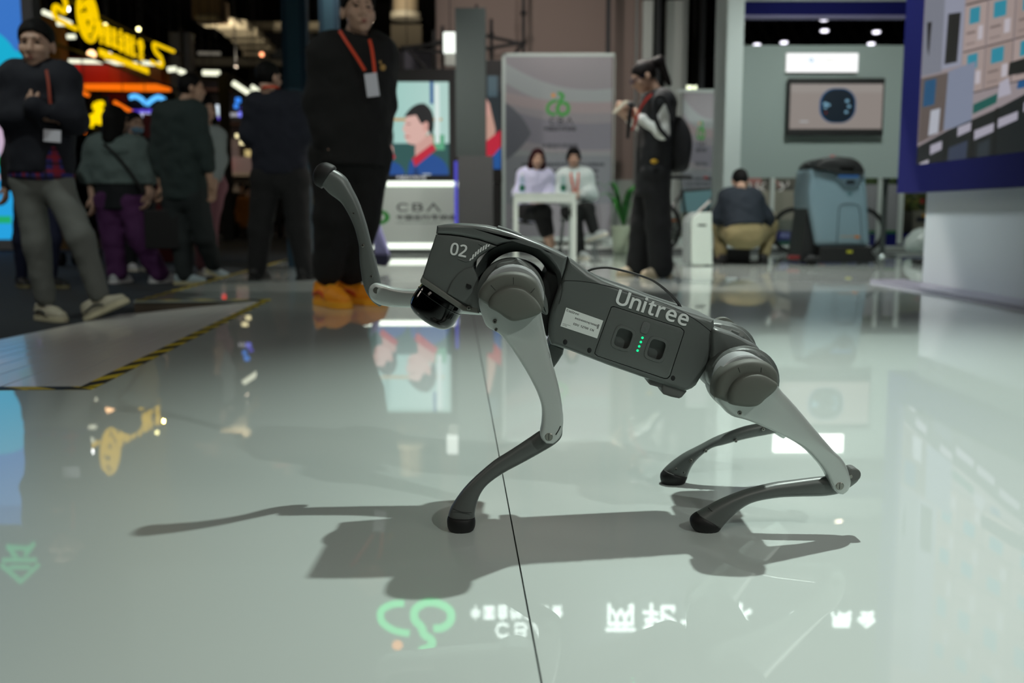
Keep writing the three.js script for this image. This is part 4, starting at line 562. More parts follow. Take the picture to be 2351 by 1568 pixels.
// woman with the phone
person({ label: 'woman with ponytail and glasses in black vest with white sleeves looking at phone', d: 8.1, yaw: -1.45, pitch: 0.42, hairKind: 'tail', headScale: 1.0, hair: 0x120c0a, skin: SKIN.tan,
  J: { head: [1478, 176, 0], shL: [1500, 238, -0.16], shR: [1522, 238, 0.16], elL: [1492, 300, -0.2], wrL: [1440, 270, -0.06], elR: [1520, 304, 0.2], wrR: [1466, 268, 0.1], hipL: [1494, 396, -0.09], hipR: [1506, 396, 0.09], knL: [1476, 515, -0.08], anL: [1464, 610, -0.1], knR: [1512, 515, 0.1], anR: [1518, 614, 0.12] },
  handR: { curl: 0.75, dir: [-1, 0.55, -0.1], thumb: [0.2, 1, -0.3] }, handL: { curl: 0.6, dir: [-0.8, 0.7, 0.2], thumb: [0.2, 0.6, 0.8] }, under: { name: 'white_shirt', color: 0xd6d8d0, hem: 380, sleeves: 0.93, loose: 0.0 },
  top: { name: 'vest', color: 0x08090a, hem: 452, loose: 0.035, sleeveL: 0, sleeveR: 0 }, trousers: { color: 0x08090a, loose: 0.03, cuff: 0.055, stop: 1 }, shoes: { color: 0xa89a80, sole: 0xa09478, L: { yaw: -1.3 }, R: { yaw: -1.2 } },
  lanyard: { straps: [[[1504, 212, 0.14], [1490, 222, 0.19], [1470, 250, 0.19], [1456, 290, 0.1]], [[1500, 214, 0.14], [1482, 230, 0.19], [1464, 262, 0.17], [1452, 300, 0.08]]], color: 0xb02818 } });
{ const p = scene.children[scene.children.length - 1], m = new THREE.Matrix4().makeRotationFromEuler(new THREE.Euler(0.42, -1.45, 0, 'YXZ')).setPosition(at(1478, 176, 8.1)), gl = mat(0x1c1c40, 0.2, { metalness: 0.3 }); const G = []; for (const s of [-1, 1]) { G.push(new THREE.TorusGeometry(0.022, 0.0026, 6, 20).translate(0.03 * s, -0.002, 0.102), rod(V(0.05 * s, 0, 0.1), V(0.078 * s, 0.004, 0.0), 0.0024)); } G.push(rod(V(-0.01, 0, 0.104), V(0.01, 0, 0.104), 0.002)); part(p, 'glasses', merge(G).applyMatrix4(m), gl); }
{ const a = at(1424, 246, 8.02), g = new RoundedBoxGeometry(0.075, 0.15, 0.009, 2, 0.004); g.rotateX(-0.5); g.rotateY(-1.2); g.rotateZ(-0.35); single('smartphone', g.translate(a.x, a.y, a.z), mat(0x7c796a, 0.35), 'smartphone held up by the woman with ponytail', 'phone'); }
{ const t = thing('microphone', 'black handheld microphone held by the woman with ponytail', 'microphone', at(1445, 300, 7.98)); part(t, 'grip', rod(at(1441, 318, 7.98), at(1447, 250, 7.98), 0.014, 0.019), mat(0x101112, 0.5)); part(t, 'grille', ball(at(1449, 241, 7.98), 0.028, 0.028, 0.028, 16), mat(0x1c1d1e, 0.7)); }
{ const t = thing('backpack', 'black backpack worn by the woman with ponytail', 'backpack', at(1560, 395, 8.1)); part(t, 'bag', dome(smooth2([[1540, 272], [1562, 270], [1578, 292], [1586, 320], [1584, 360], [1574, 392], [1548, 396], [1538, 380]], 50), 8.06, [[0, -0.12], [0.6, -0.13], [0.9, -0.1], [1, -0.05], [1, 0.12], [0.9, 0.17], [0.6, 0.2], [0, 0.2]]), mat(0x090a0c, 0.8)); part(t, 'strap', tube([[1546, 276], [1538, 250], [1524, 222], [1508, 222], [1502, 250], [1512, 290], [1536, 320]].map(([x, y]) => at(x, y, 7.83)), 0.018, 30, 8), mat(0x090a0c, 0.8)); part(t, 'clasp', ball(at(1502, 371, 7.88), 0.03, 0.018, 0.01, 12), mat(0xb08a2c, 0.35, { metalness: 0.7 }), 'gold clasp'); }
// crouching man
person({ label: 'man in dark blue jacket and khaki trousers crouching on the stage, back turned', d: 10.2, yaw: 3.1, pitch: 0.5, plain: true, hairKind: 'short', k: 1.12,
  J: { head: [1699, 417, -0.12], shL: [1672, 456, -0.06], shR: [1730, 458, -0.06], elL: [1650, 496, -0.1], wrL: [1668, 520, -0.35], elR: [1760, 500, -0.1], wrR: [1740, 524, -0.35], hipL: [1690, 540, 0.05], hipR: [1728, 540, 0.05], knL: [1652, 516, -0.36], anL: [1656, 592, -0.12], knR: [1768, 520, -0.36], anR: [1752, 592, -0.12] },
  top: { color: 0x101c28, hem: 528, loose: 0.03, folds: 0.01, collar: true }, trousers: { color: 0x7a704e, loose: 0.022, cuff: 0.014, stop: 0.88, folds: 0.01 }, shoes: { color: 0x0c0d10, sole: 0x141414, L: { yaw: 3.5 }, R: { yaw: 2.8 } } });
// visitors far down the aisle
const farFolk = [[529, 418, 25, 0x060607, 0x060607], [556, 420, 27, 0x08080a, 0x0a0a0c], [570, 424, 24, 0x7a4a14, 0x17120e], [632, 420, 26, 0x0a0b10, 0x0c0c10], [652, 424, 28, 0x20240c, 0x0c0c0e], [500, 436, 30, 0x181a1e, 0x121316]];
const farNames = ['visitor in black coat walking down the aisle between the far shops', 'slim visitor in black near the far white counters', 'visitor in ochre coat walking down the aisle', 'visitor in dark blue seen beyond the navy polo shirt', 'visitor in dark olive top seen beyond the navy polo shirt', 'visitor in charcoal near the far lit shelves'];
farFolk.forEach(([px, py, d, c1, c2], i) => { const s = F / d, q = (dx, dy, dz = 0) => [px + dx * s, py + dy * s, dz]; person({ label: farNames[i], d, floor: FY, plain: true, cell: 0.035, yaw: i, hairKind: 'short', group: 'visitors far down the aisle', handL: 0, handR: 0,
  J: { head: q(0, 0.12), shL: q(-0.17, 0.38), shR: q(0.17, 0.38), elL: q(-0.24, 0.66), wrL: q(-0.23, 0.9, 0.1), elR: q(0.24, 0.66), wrR: q(0.23, 0.9, 0.1), hipL: q(-0.09, 0.88), hipR: q(0.09, 0.88), knL: q(-0.11, 1.28), anL: q(-0.13, 1.64), knR: q(0.12, 1.26, 0.05), anR: q(0.17, 1.62, -0.1) }, top: { color: c1, hem: py + 1.05 * s, loose: 0.04 }, trousers: { color: c2, loose: 0.02 }, shoes: { color: 0x101010, sole: 0x181818 } }); });
// ---------- strokes of the written characters, on a 10 x 10 field, y down ----------
const GLYPH = {
  '中': [[2, 3, 8, 3, 8, 6, 2, 6, 2, 3], [5, 0.5, 5, 9.5]], '国': [[1, 1, 9, 1, 9, 9, 1, 9, 1, 1], [3, 3, 7, 3], [3, 5, 7, 5], [3, 7.3, 7, 7.3], [5, 3, 5, 7.3], [6, 5.8, 6.8, 6.6]],
  '自': [[5, 0, 4, 1.6], [2, 2, 8, 2, 8, 9.5, 2, 9.5, 2, 2], [2, 4.4, 8, 4.4], [2, 6.9, 8, 6.9]], '行': [[3, 0.5, 1, 2.5], [3.4, 3, 0.8, 5.6], [2.2, 4.6, 2.2, 9.5], [4.6, 2, 9, 2], [4.2, 4.8, 9.6, 4.8], [7.4, 4.8, 7.4, 9, 6.2, 8.6]],
  '车': [[1.5, 1.8, 8.5, 1.8], [4.6, 0.3, 2.4, 4.4, 8, 4.4], [0.6, 6.8, 9.4, 6.8], [5.4, 3, 5.4, 9.7]], '协': [[0.5, 3.5, 4, 3.5], [2.2, 0.8, 2.2, 9.4], [4.8, 2.6, 8.4, 2.6, 8, 9, 7, 8.6], [6.4, 0.6, 6, 5, 4, 9.4], [4.6, 4.6, 4.2, 6.6], [9, 4.4, 9.8, 6.4]],
  '会': [[5, 0.4, 0.8, 4.4], [5, 0.4, 9.2, 4.4], [3, 4, 7, 4], [1.4, 5.8, 8.6, 5.8], [4.6, 5.8, 2.6, 9, 7.6, 8.6], [6.6, 7.2, 8.4, 9.6]], '两': [[0.8, 1, 9.2, 1], [1.4, 9.5, 1.4, 3, 8.6, 3, 8.6, 9.3, 7.8, 9], [3.8, 1, 3.8, 5, 2.4, 7.6], [3.6, 5, 4.8, 7.2], [6.4, 1, 6.4, 5, 5.2, 7.6], [6.2, 5, 7.6, 7.4]],
  '轮': [[0.6, 1.6, 4.2, 1.6], [2.2, 0.4, 1, 4.4, 4.2, 4.4], [0.4, 7, 4.4, 6.6], [2.6, 3, 2.6, 9.6], [7, 0.4, 4.6, 4], [7, 0.4, 9.6, 4], [8.8, 4.6, 6, 6.4], [6, 4.2, 6, 8.8, 9.4, 8.8, 9.4, 7.6]], '世': [[0.4, 3.6, 9.6, 3.6], [2.4, 1.2, 2.4, 9, 9, 9], [5, 0.5, 5, 6.6], [7.6, 0.8, 7.6, 6.6], [5, 6.4, 7.6, 6.4]],
  '界': [[2, 0.6, 8, 0.6, 8, 4.6, 2, 4.6, 2, 0.6], [2, 2.6, 8, 2.6], [5, 0.6, 5, 4.6], [4.6, 4.8, 0.6, 7.4], [5.4, 4.8, 9.4, 7.4], [3.8, 6.6, 2.6, 9.6], [6.4, 6.6, 6.4, 9.6]], '展': [[1.6, 0.8, 8.6, 0.8, 8.6, 2.8, 1.6, 2.8], [1.6, 0.8, 1.6, 5, 0.4, 9.4], [3, 4.2, 9, 4.2], [4.6, 3.2, 4.6, 6], [7, 3.2, 7, 6], [2.4, 6, 9.4, 6], [4, 6, 4, 9, 5.6, 8], [8.6, 6.8, 6.8, 7.8], [5.6, 6.2, 9.4, 9.4]],
  '北': [[3.6, 0.8, 3.6, 9], [0.8, 3.6, 3.6, 3.6], [0.6, 8.2, 3.6, 7], [6.2, 0.8, 6.2, 8.8, 9.2, 8.8, 9.2, 7.4], [9, 2.6, 6.2, 4.4]], '京': [[5, 0, 5, 1.4], [0.8, 1.8, 9.2, 1.8], [2.4, 3.2, 7.6, 3.2, 7.6, 5.4, 2.4, 5.4, 2.4, 3.2], [5, 5.4, 5, 9.4, 4, 9], [3, 6.6, 1.4, 8.8], [7, 6.6, 8.8, 8.6]],
  '同': [[1.2, 9.6, 1.2, 0.8, 8.8, 0.8, 8.8, 9.4, 7.8, 9], [3, 2.8, 7, 2.8], [3.2, 4.6, 6.8, 4.6, 6.8, 7.4, 3.2, 7.4, 3.2, 4.6]], '仁': [[3, 0.4, 0.6, 4.8], [2, 3, 2, 9.6], [4.6, 2.4, 9, 2.4], [4, 8.4, 9.6, 8.4]],
  '堂': [[5, 0, 5, 1.8], [2, 0.6, 3, 1.8], [8, 0.6, 7, 1.8], [1, 3.4, 1, 2.2, 9, 2.2, 9, 3.4], [3, 3.6, 7, 3.6, 7, 5.4, 3, 5.4, 3, 3.6], [2, 7, 8, 7], [5, 5.6, 5, 9], [0.8, 9.2, 9.2, 9.2]], '5': [[8, 0.8, 2.4, 0.8, 2, 4.4, 6, 4, 8.2, 5.6, 8, 8.2, 5.6, 9.4, 1.8, 8.8]], 'C': [[8.4, 2, 6, 0.8, 3, 1.2, 1.4, 5, 3, 8.8, 6, 9.2, 8.4, 8]], 'B': [[1.6, 9.2, 1.6, 0.8, 6.4, 0.8, 7.6, 2.8, 6.4, 4.8, 1.6, 4.8], [6.4, 4.8, 8.2, 7, 6.6, 9.2, 1.6, 9.2]], 'A': [[0.8, 9.4, 5, 0.8, 9.2, 9.4]],
};
const LOGO = { left: [[4.2, 3.6], [2, 4.4], [0.6, 6], [0.6, 8], [2, 9.2], [3.6, 9.4]], right: [[5.6, 0.4], [7, 1.2], [7.1, 2.3], [6.1, 3.5], [5.8, 4.8], [4.9, 6.4], [5, 8.2], [6.4, 9.5], [8.2, 9.3], [9.5, 8], [9.6, 6.2], [8.6, 4.8], [7.4, 4.6]], dot: [3, 1.3, 0.85] };
// glowing or plain strokes as bars in the plane of O (top left), u (right) and v (down), both unit vectors; s = height
function glyphGeo(ch, O, u, v, s, w, t, sx = 1) {
  const n = u.clone().cross(v).normalize(), P = (x, y) => O.clone().addScaledVector(u, x * s / 10 * sx).addScaledVector(v, y * s / 10), out = [];
  for (const st of GLYPH[ch]) for (let i = 0; i + 3 < st.length; i += 2) { const a = P(st[i], st[i + 1]), b = P(st[i + 2], st[i + 3]), d = b.clone().sub(a), L = d.length(); d.normalize(); const g = new THREE.BoxGeometry(w, L + w * 0.9, t); g.applyMatrix4(new THREE.Matrix4().makeBasis(n.clone().cross(d).negate(), d, n)); out.push(g.translate((a.x + b.x) / 2, (a.y + b.y) / 2, (a.z + b.z) / 2)); }
  return merge(out);
}
function drawGlyphs(c, str, x, y, s, gap = 1.08, lw = 0.11, sx = 1) { c.lineWidth = s * lw; c.lineCap = 'square'; for (const ch of str) { for (const st of GLYPH[ch] || []) { c.beginPath(); c.moveTo(x + st[0] * s / 10 * sx, y + st[1] * s / 10); for (let i = 2; i < st.length; i += 2) c.lineTo(x + st[i] * s / 10 * sx, y + st[i + 1] * s / 10); c.stroke(); } x += s * gap * sx; } }
function drawLogo(c, x, y, s, green = '#2e9a34', orange = '#e0962c') { c.strokeStyle = green; c.lineCap = 'round'; for (const [k, w] of [['left', 1.25], ['right', 1.45]]) { c.lineWidth = s / 10 * w; c.beginPath(); const p = new THREE.CatmullRomCurve3(LOGO[k].map(([a, b]) => V(a, b, 0))).getPoints(50); p.forEach((q, i) => (i ? c.lineTo : c.moveTo).call(c, x + q.x * s / 10, y + q.y * s / 10)); c.stroke(); } c.fillStyle = orange; c.beginPath(); c.arc(x + LOGO.dot[0] * s / 10, y + LOGO.dot[1] * s / 10, LOGO.dot[2] * s / 10, 0, 7); c.fill(); }
// ---------- the white booth behind the robot dog ----------
const WHITE = mat(0xc9d2cd, 0.5), WALLW = mat(0xaab6b0, 0.7), BLUE = mat(0x0c1158, 0.75, { specularIntensity: 0.4 }), BLACK = mat(0x0a0b0c, 0.6), LEDWHITE = glow(0xf4ffee, 1.6);
function screenMat(t, e = 1, base = 0x050505) { const m = new THREE.MeshPhysicalMaterial({ color: base, roughness: 0.35, emissive: 0xffffff, emissiveMap: t, emissiveIntensity: e }); return m; }
function face(x0, y0, x1, y1, d, off = 0.002) { const a = at(x0, y1, d), b = at(x1, y0, d), g = new THREE.PlaneGeometry(b.x - a.x, b.y - a.y); return g.translate((a.x + b.x) / 2, (a.y + b.y) / 2, -d + off); }
// front counter
{
  const d = 12.9, t = thing('reception_counter', 'white reception counter with glowing edge strips and green bicycle logo', 'counter', V(at(950, 500, d).x, 0, -d));
  const tex = canvasTex(1024, 800, (c, w, h) => { c.fillStyle = '#aab4b0'; c.fillRect(0, 0, w, h); drawLogo(c, 60, 210, 320, '#1f7a2a', '#1f7a2a'); c.strokeStyle = '#202424'; drawGlyphs(c, 'CBA', 450, 235, 120, 1.1, 0.16, 1.1); drawGlyphs(c, '中国自行车协会', 450, 395, 82, 1.0, 0.13); c.fillStyle = '#4a5050'; c.font = 'bold 30px sans-serif'; c.fillText('CHINA BICYCLE ASSOCIATION', 450, 525); });
  part(t, 'front_panel', face(800, 428, 1048, 558, d, 0.003), new THREE.MeshPhysicalMaterial({ map: tex, roughness: 0.5 }));
  part(t, 'body', pbox(800, 428, 1048, 558, d, 0.5), WALLW); part(t, 'light_strip', pbox(798, 416, 1050, 428, d + 0.001 - 0.02, 0.5), LEDWHITE, 'glowing white strip'); part(t, 'light_strip', pbox(800, 558, 1048, 571, d, 0.48), LEDWHITE, 'glowing white strip');
  const q = at(800, 571, d), r = at(1048, 571, d); part(t, 'plinth', box(q.x, r.x, 0, q.y, -d - 0.03, -d - 0.45), mat(0x3a3e3e, 0.6));
  panelLight((q.x + r.x) / 2, at(0, 422, d).y, -d + 0.05, (q.x + r.x) / 2, 0.9, 0, 1.3, 0.06, 1.2, 0xf4ffee);
}
// big screens of the booth with a photo of two young men in blue overalls
{
  const d = 14.2, t = thing('video_wall', 'tall video screen showing young men in blue overalls with red collars', 'screen', V(at(960, 500, d).x, 0, -d));
  const tex = canvasTex(720, 900, (c, w, h) => {
    const g = c.createLinearGradient(0, 0, w, 0); g.addColorStop(0, '#9fd0c8'); g.addColorStop(1, '#b9dcd4'); c.fillStyle = g; c.fillRect(0, 0, w, h);
    c.fillStyle = '#7fb0aa'; c.fillRect(120, 60, 60, 500); c.fillStyle = '#c89a5a'; c.fillRect(100, 330, 560, 24); c.fillStyle = '#2f5a58'; c.fillRect(0, 560, w, 340); c.fillStyle = '#5fae86'; c.fillRect(520, 480, 160, 140); c.fillStyle = '#e4f4f0'; c.fillRect(600, 20, 40, 540); c.fillStyle = '#2a5a98'; c.fillRect(560, 0, 30, 200);
    const man = (x, y, s, flip) => { c.save(); c.translate(x, y); c.scale(s, s);
      c.fillStyle = '#1f4f96'; c.beginPath(); c.moveTo(-130, 520); c.lineTo(-90, 330); c.quadraticCurveTo(-30, 260, 60, 250); c.quadraticCurveTo(210, 280, 240, 400); c.lineTo(250, 520); c.fill(); c.fillStyle = '#16386e'; c.beginPath(); c.moveTo(-70, 520); c.lineTo(-40, 340); c.lineTo(10, 520); c.fill();
      c.fillStyle = '#d7a69c'; c.beginPath(); c.moveTo(-40, 150); c.lineTo(-45, 330); c.lineTo(120, 210); c.lineTo(110, 60); c.fill();
      c.fillStyle = '#c5263e'; c.beginPath(); c.moveTo(-70, 300); c.lineTo(110, 160); c.lineTo(140, 215); c.lineTo(-45, 375); c.fill();
      c.fillStyle = '#e2b8ae'; c.beginPath(); c.moveTo(-110, -90); c.quadraticCurveTo(-135, 0, -150, 40); c.lineTo(-128, 55); c.lineTo(-132, 100); c.quadraticCurveTo(-110, 180, -40, 170); c.quadraticCurveTo(60, 120, 90, 0); c.lineTo(60, -120); c.fill();
      c.fillStyle = '#14171b'; c.beginPath(); c.moveTo(-135, -80); c.quadraticCurveTo(-60, -215, 40, -205); c.quadraticCurveTo(135, -150, 120, 10); c.lineTo(105, 100); c.quadraticCurveTo(70, 40, 50, -20); c.lineTo(10, -20); c.lineTo(-30, -100); c.fill();
      c.fillStyle = '#dba79c'; c.beginPath(); c.ellipse(50, 5, 24, 46, 0.15, 0, 7); c.fill(); c.fillStyle = '#5a3430'; c.fillRect(-112, -22, 34, 9); c.fillStyle = '#b06a66'; c.fillRect(-128, 92, 40, 12); c.fillStyle = '#cfe0ee'; c.fillRect(20, 440, 70, 66); c.restore(); };
    man(150, 520, 0.78); man(470, 400, 1.0);
    c.fillStyle = '#06080a'; c.fillRect(0, 850, w, 50); c.strokeStyle = '#e8ecec'; drawGlyphs(c, '中国自行车行会', 260, 857, 34, 1.1, 0.12);
  });
  part(t, 'casing', pbox(800, 158, 1047, 420, d, 0.16), BLACK); part(t, 'panel', face(840, 188, 1030, 414, d, 0.004), screenMat(tex, 0.85)); part(t, 'stand', box(at(840, 500, d).x, at(1040, 500, d).x, 0, at(0, 420, d).y, -d - 0.02, -d - 0.14), BLACK);
  const t2 = thing('video_wall', 'narrow strip of video screen showing an ear and red collar beside the banner', 'screen', V(at(1140, 500, d).x, 0, -d - 0.2));
  const tex2 = canvasTex(300, 900, (c, w, h) => { c.fillStyle = '#2c3438'; c.fillRect(0, 0, w, h); c.fillStyle = '#4a5e66'; c.fillRect(130, 0, 120, 200); c.fillStyle = '#caa090'; c.beginPath(); c.moveTo(0, 330); c.quadraticCurveTo(60, 200, 150, 260); c.lineTo(230, 520); c.lineTo(200, 640); c.lineTo(0, 760); c.fill(); c.fillStyle = '#1c1416'; c.beginPath(); c.ellipse(70, 330, 34, 70, 0.2, 0, 7); c.fill(); c.fillStyle = '#d8a49a'; c.beginPath(); c.ellipse(110, 300, 34, 90, -0.2, 0, 7); c.fill(); c.fillStyle = '#c5263e'; c.beginPath(); c.moveTo(300, 520); c.lineTo(0, 690); c.lineTo(0, 900); c.lineTo(40, 900); c.lineTo(300, 680); c.fill(); c.fillStyle = '#24599e'; c.beginPath(); c.moveTo(300, 680); c.lineTo(40, 900); c.lineTo(300, 900); c.fill(); });
  part(t2, 'casing', pbox(1090, 138, 1152, 420, d + 0.2, 0.16), BLACK); part(t2, 'panel', face(1098, 174, 1150, 388, d + 0.2, 0.004), screenMat(tex2, 0.8)); part(t2, 'stand', box(at(1095, 500, d).x, at(1150, 500, d).x, 0, at(0, 420, d).y, -d - 0.22, -d - 0.34), BLACK);
  panelLight(at(940, 300, d).x, at(0, 300, d).y, -d + 0.06, at(940, 300, d).x, 1.5, 0, 1.0, 1.2, 0.25, 0xd8f0f0);
}
// grey square column in two stacked parts with a violet light line
{
  const d = 12.3, t = thing('column', 'plain grey square column between the two video screens', 'column', V(at(1085, 500, d).x, 0, -d)); const a = at(1051, 358, d), b = at(1131, 358, d);
  part(t, 'shaft', pbox(1047, 18, 1114, 358, d + 0.05, 0.34), mat(0x3b4544, 0.75)); part(t, 'pedestal', box(a.x, b.x, 0, a.y, -d, -d - 0.45), mat(0x47494a, 0.75)); part(t, 'light_line', pbox(1044, 370, 1050, 520, d - 0.005, 0.02), glow(0x4a48c8, 0.9), 'violet glowing line');
  part(t, 'top_knob', ball(at(1094, 14, d + 0.1), 0.02, 0.02, 0.02, 12), BLACK);
}
// printed banners on white frames
function banner(px0, py0, px1, py1, d, label, small) {
  const t = thing('banner_stand', label, 'banner', V(at((px0 + px1) / 2, 500, d).x, 0.08, -d)), w = at(px1, 300, d).x - at(px0, 300, d).x;
  const tex = canvasTex(900, 1500, (c, W2, H2) => {
    c.fillStyle = '#8d8b90'; c.fillRect(0, 0, W2, H2); const band = (y, h, col, sl) => { c.fillStyle = col; c.beginPath(); c.moveTo(0, y); c.bezierCurveTo(W2 * 0.3, y + sl, W2 * 0.6, y + sl * 1.6, W2, y + sl * 1.3); c.lineTo(W2, y + sl * 1.3 + h); c.bezierCurveTo(W2 * 0.6, y + sl * 1.6 + h, W2 * 0.3, y + sl + h, 0, y + h); c.fill(); };
    band(60, 160, '#98a0a2', 160); band(300, 90, '#9b9193', 60); band(430, 220, '#7c7c86', 90); band(760, 60, '#8c9294', 30); band(820, 400, '#7d8288', 0); band(1220, 300, '#8a8a90', 0);
    c.fillStyle = '#5c6068'; c.beginPath(); c.moveTo(0, 380); c.quadraticCurveTo(160, 480, 220, 640); c.quadraticCurveTo(120, 800, 0, 860); c.fill();
    drawLogo(c, 350, 300, 190); c.strokeStyle = '#20242a'; drawGlyphs(c, 'CBA', 370, 505, 60, 1.2, 0.15); drawGlyphs(c, '中国自行车协会', 325, 578, 40, 0.98, 0.13); drawGlyphs(c, '中国自行车协会', 310, 718, 44, 1.0, 0.1); c.fillStyle = '#3a3e44'; c.font = '34px sans-serif'; c.textAlign = 'center'; c.fillText('China Bicycle Association', 450, 815);
    c.strokeStyle = '#2a2f38'; const all = '中国自行车协会世界两轮同仁'; for (let r = 0; r < 7; r++) { let s = ''; for (let k = 0; k < (r === 6 ? 18 : 24); k++) s += all[(k * 5 + r * 3) % all.length]; drawGlyphs(c, s, r ? 90 : 140, 880 + r * 52, 28, 1.04, 0.15); }
    if (small) { c.fillStyle = '#6f98a0'; c.fillRect(0, 1000, W2, 240); c.fillStyle = '#70766a'; c.fillRect(0, 1240, W2, 260); }
  });
  part(t, 'print', face(px0 + 6, py0 + 5, px1 - 6, py1 - 4, d, 0.004), new THREE.MeshPhysicalMaterial({ map: tex, roughness: 0.35 }), 'printed banner sheet');
  part(t, 'backing', pbox(px0 + 6, py0 + 5, px1 - 6, py1 - 4, d, 0.03), WALLW); const fr = mat(0xb9c6c2, 0.4);
  part(t, 'frame_post', pbox(px0, py0, px0 + 7, py1 + 4, d - 0.01, 0.06), fr); part(t, 'frame_post', pbox(px1 - 7, py0, px1, py1 + 4, d - 0.01, 0.06), fr); part(t, 'frame_rail', pbox(px0, py0, px1, py0 + 7, d - 0.01, 0.06), fr); part(t, 'frame_rail', pbox(px0, py1 - 3, px1, py1 + 4, d - 0.01, 0.06), fr);
  for (const x of [px0 + 4, px1 - 4]) { const c = at(x, 500, d); part(t, 'foot', box(c.x - 0.16, c.x + 0.16, 0.08, 0.14, -d + 0.05, -d - 0.2, 0.02), fr); }
}
banner(1153, 122, 1413, 548, 13.6, 'tall grey printed banner with green bicycle logo behind the seated pair', false);
banner(1556, 205, 1660, 548, 13.8, 'printed banner of a road and sky behind the leaning bicycle', true);
// low white step in front of the banners
structure('trim_1', box(at(1040, 570, 13.4).x, at(1860, 570, 13.4).x, 0.0, 0.08, -13.38, -16), WHITE);
structure('trim_2', box(at(1040, 570, 13.4).x, at(1860, 570, 13.4).x, 0.001, 0.05, -13.34, -13.38), mat(0x55595a, 0.7));
// pale back wall of the booth and the posts before it
structure('wall_booth_back', box(at(1003, 300, 16).x, at(1470, 300, 16).x, 1.05, 7.5, -16, -16.15), mat(0x7d7069, 0.9));
structure('wall_booth_low', box(at(1003, 300, 16).x, at(1640, 300, 16).x, 0, 1.05, -15.9, -16.15), mat(0x96a09a, 0.8));
structure('wall_booth_side', merge([pbox(1470, 0, 1500, 500, 15.2, 0.15), pbox(1523, 0, 1572, 500, 15.2, 0.15)]), mat(0x9fa7a2, 0.8));
function post(px, w, py0, py1, d, m, label) { const g = pbox(px - w / 2, py0, px + w / 2, py1, d, w / F * d); return single('truss_post', g, m, label, 'post'); }
const POSTM = mat(0x0b1216, 0.5, { metalness: 0.3 });
post(1396, 18, -220, 560, 15.6, POSTM, 'thin black post behind the tall grey banner'); post(1511, 24, -240, 560, 15.0, POSTM, 'black post beside the white wall strip behind the ponytail woman'); post(1612, 30, -240, 560, 15.3, POSTM, 'black post at the dark gap right of the white wall');
post(1461, 16, -220, 560, 15.7, mat(0x7b8180, 0.4, { metalness: 0.5 }), 'slim silver post at the edge of the brown wall'); post(1572, 7, -240, 560, 15.1, mat(0x6d7471, 0.5), 'slim grey edge post of the white wall');
{ const t = thing('gap_lamp', 'pair of short glowing lamps in the dark gap above the road banner', 'lamp', at(1594, 208, 16.2)); for (const x of [1582, 1602]) part(t, 'tube', pbox(x - 9, 196, x + 9, 206, 16.2, 0.05, 0.02), glow(0xf6ffd8, 1.8)); part(t, 'holder', pbox(1571, 206, 1613, 210, 16.22, 0.06), BLACK); hang(t); }
{ const c = at(676, 500, 9.6); const t = thing('truss_post', 'tall dark teal post rising behind the navy polo shirt', 'post', V(c.x, 0, -9.6)); part(t, 'profile', pbox(661, -330, 692, 613, 9.6, 0.13), mat(0x223a4a, 0.45, { metalness: 0.2 })); part(t, 'groove', pbox(672, -330, 677, 613, 9.595, 0.02), mat(0x34505e, 0.4, { metalness: 0.2 })); }
{ const c = at(756, 500, 10.4); const t = thing('truss_post', 'dark teal post rising behind the black sweater', 'post', V(c.x, 0, -10.4)); part(t, 'profile', pbox(745, -330, 768, 602, 10.4, 0.1), mat(0x223a4a, 0.45, { metalness: 0.2 })); part(t, 'groove', pbox(754, -330, 757, 602, 10.395, 0.02), mat(0x34505e, 0.4, { metalness: 0.2 })); }
// scaffold of black tubes above the screens
{
  const d = 15.4, t = thing('scaffold', 'black tube scaffold with couplers above the video screens', 'scaffold', V(at(1080, 500, d).x, 0, -d)), P = (x, y, z = 0) => at(x, y, d + z);
  const bars = [[1016, 60, 1016, 560], [1128, 44, 1128, 560], [1202, -160, 1202, 560], [995, 96, 1046, 96], [925, 110, 1046, 96], [925, 112, 1016, 120], [935, 112, 978, 158], [995, 70, 995, 158], [1114, 82, 1202, 101], [1114, 112, 1202, 98], [1202, 98, 1170, 140], [925, 112, 925, 560]];
  for (const [x0, y0, x1, y1] of bars) { const a = P(x0, y0), b = P(x1, y1); if (y1 > 555) b.y = 0.08; part(t, 'tube', rod(a, b, 0.026), BLACK); } for (const [x, y] of [[1202, 98], [1202, 30], [1128, 80], [1128, 112], [1016, 96], [995, 98], [925, 112]]) part(t, 'coupler', ball(P(x, y), 0.05, 0.05, 0.05, 12), BLACK);
}
hang(single('light_box', pbox(1018, 73, 1046, 121, 14.9, 0.2, 0.02), glow(0xf4fbf2, 1.5), 'white glowing box beside the top of grey column', 'lamp')); single('light_box', pbox(1022, 122, 1046, 150, 14.92, 0.18), mat(0xb4bcb4, 0.6), 'pale box under the glowing box beside grey column', 'box');
hang(single('pale_panel', pbox(920, 116, 1014, 162, 18, 0.1), mat(0x8f8f9c, 0.8), 'pale lilac panel behind the black scaffold', 'panel'));
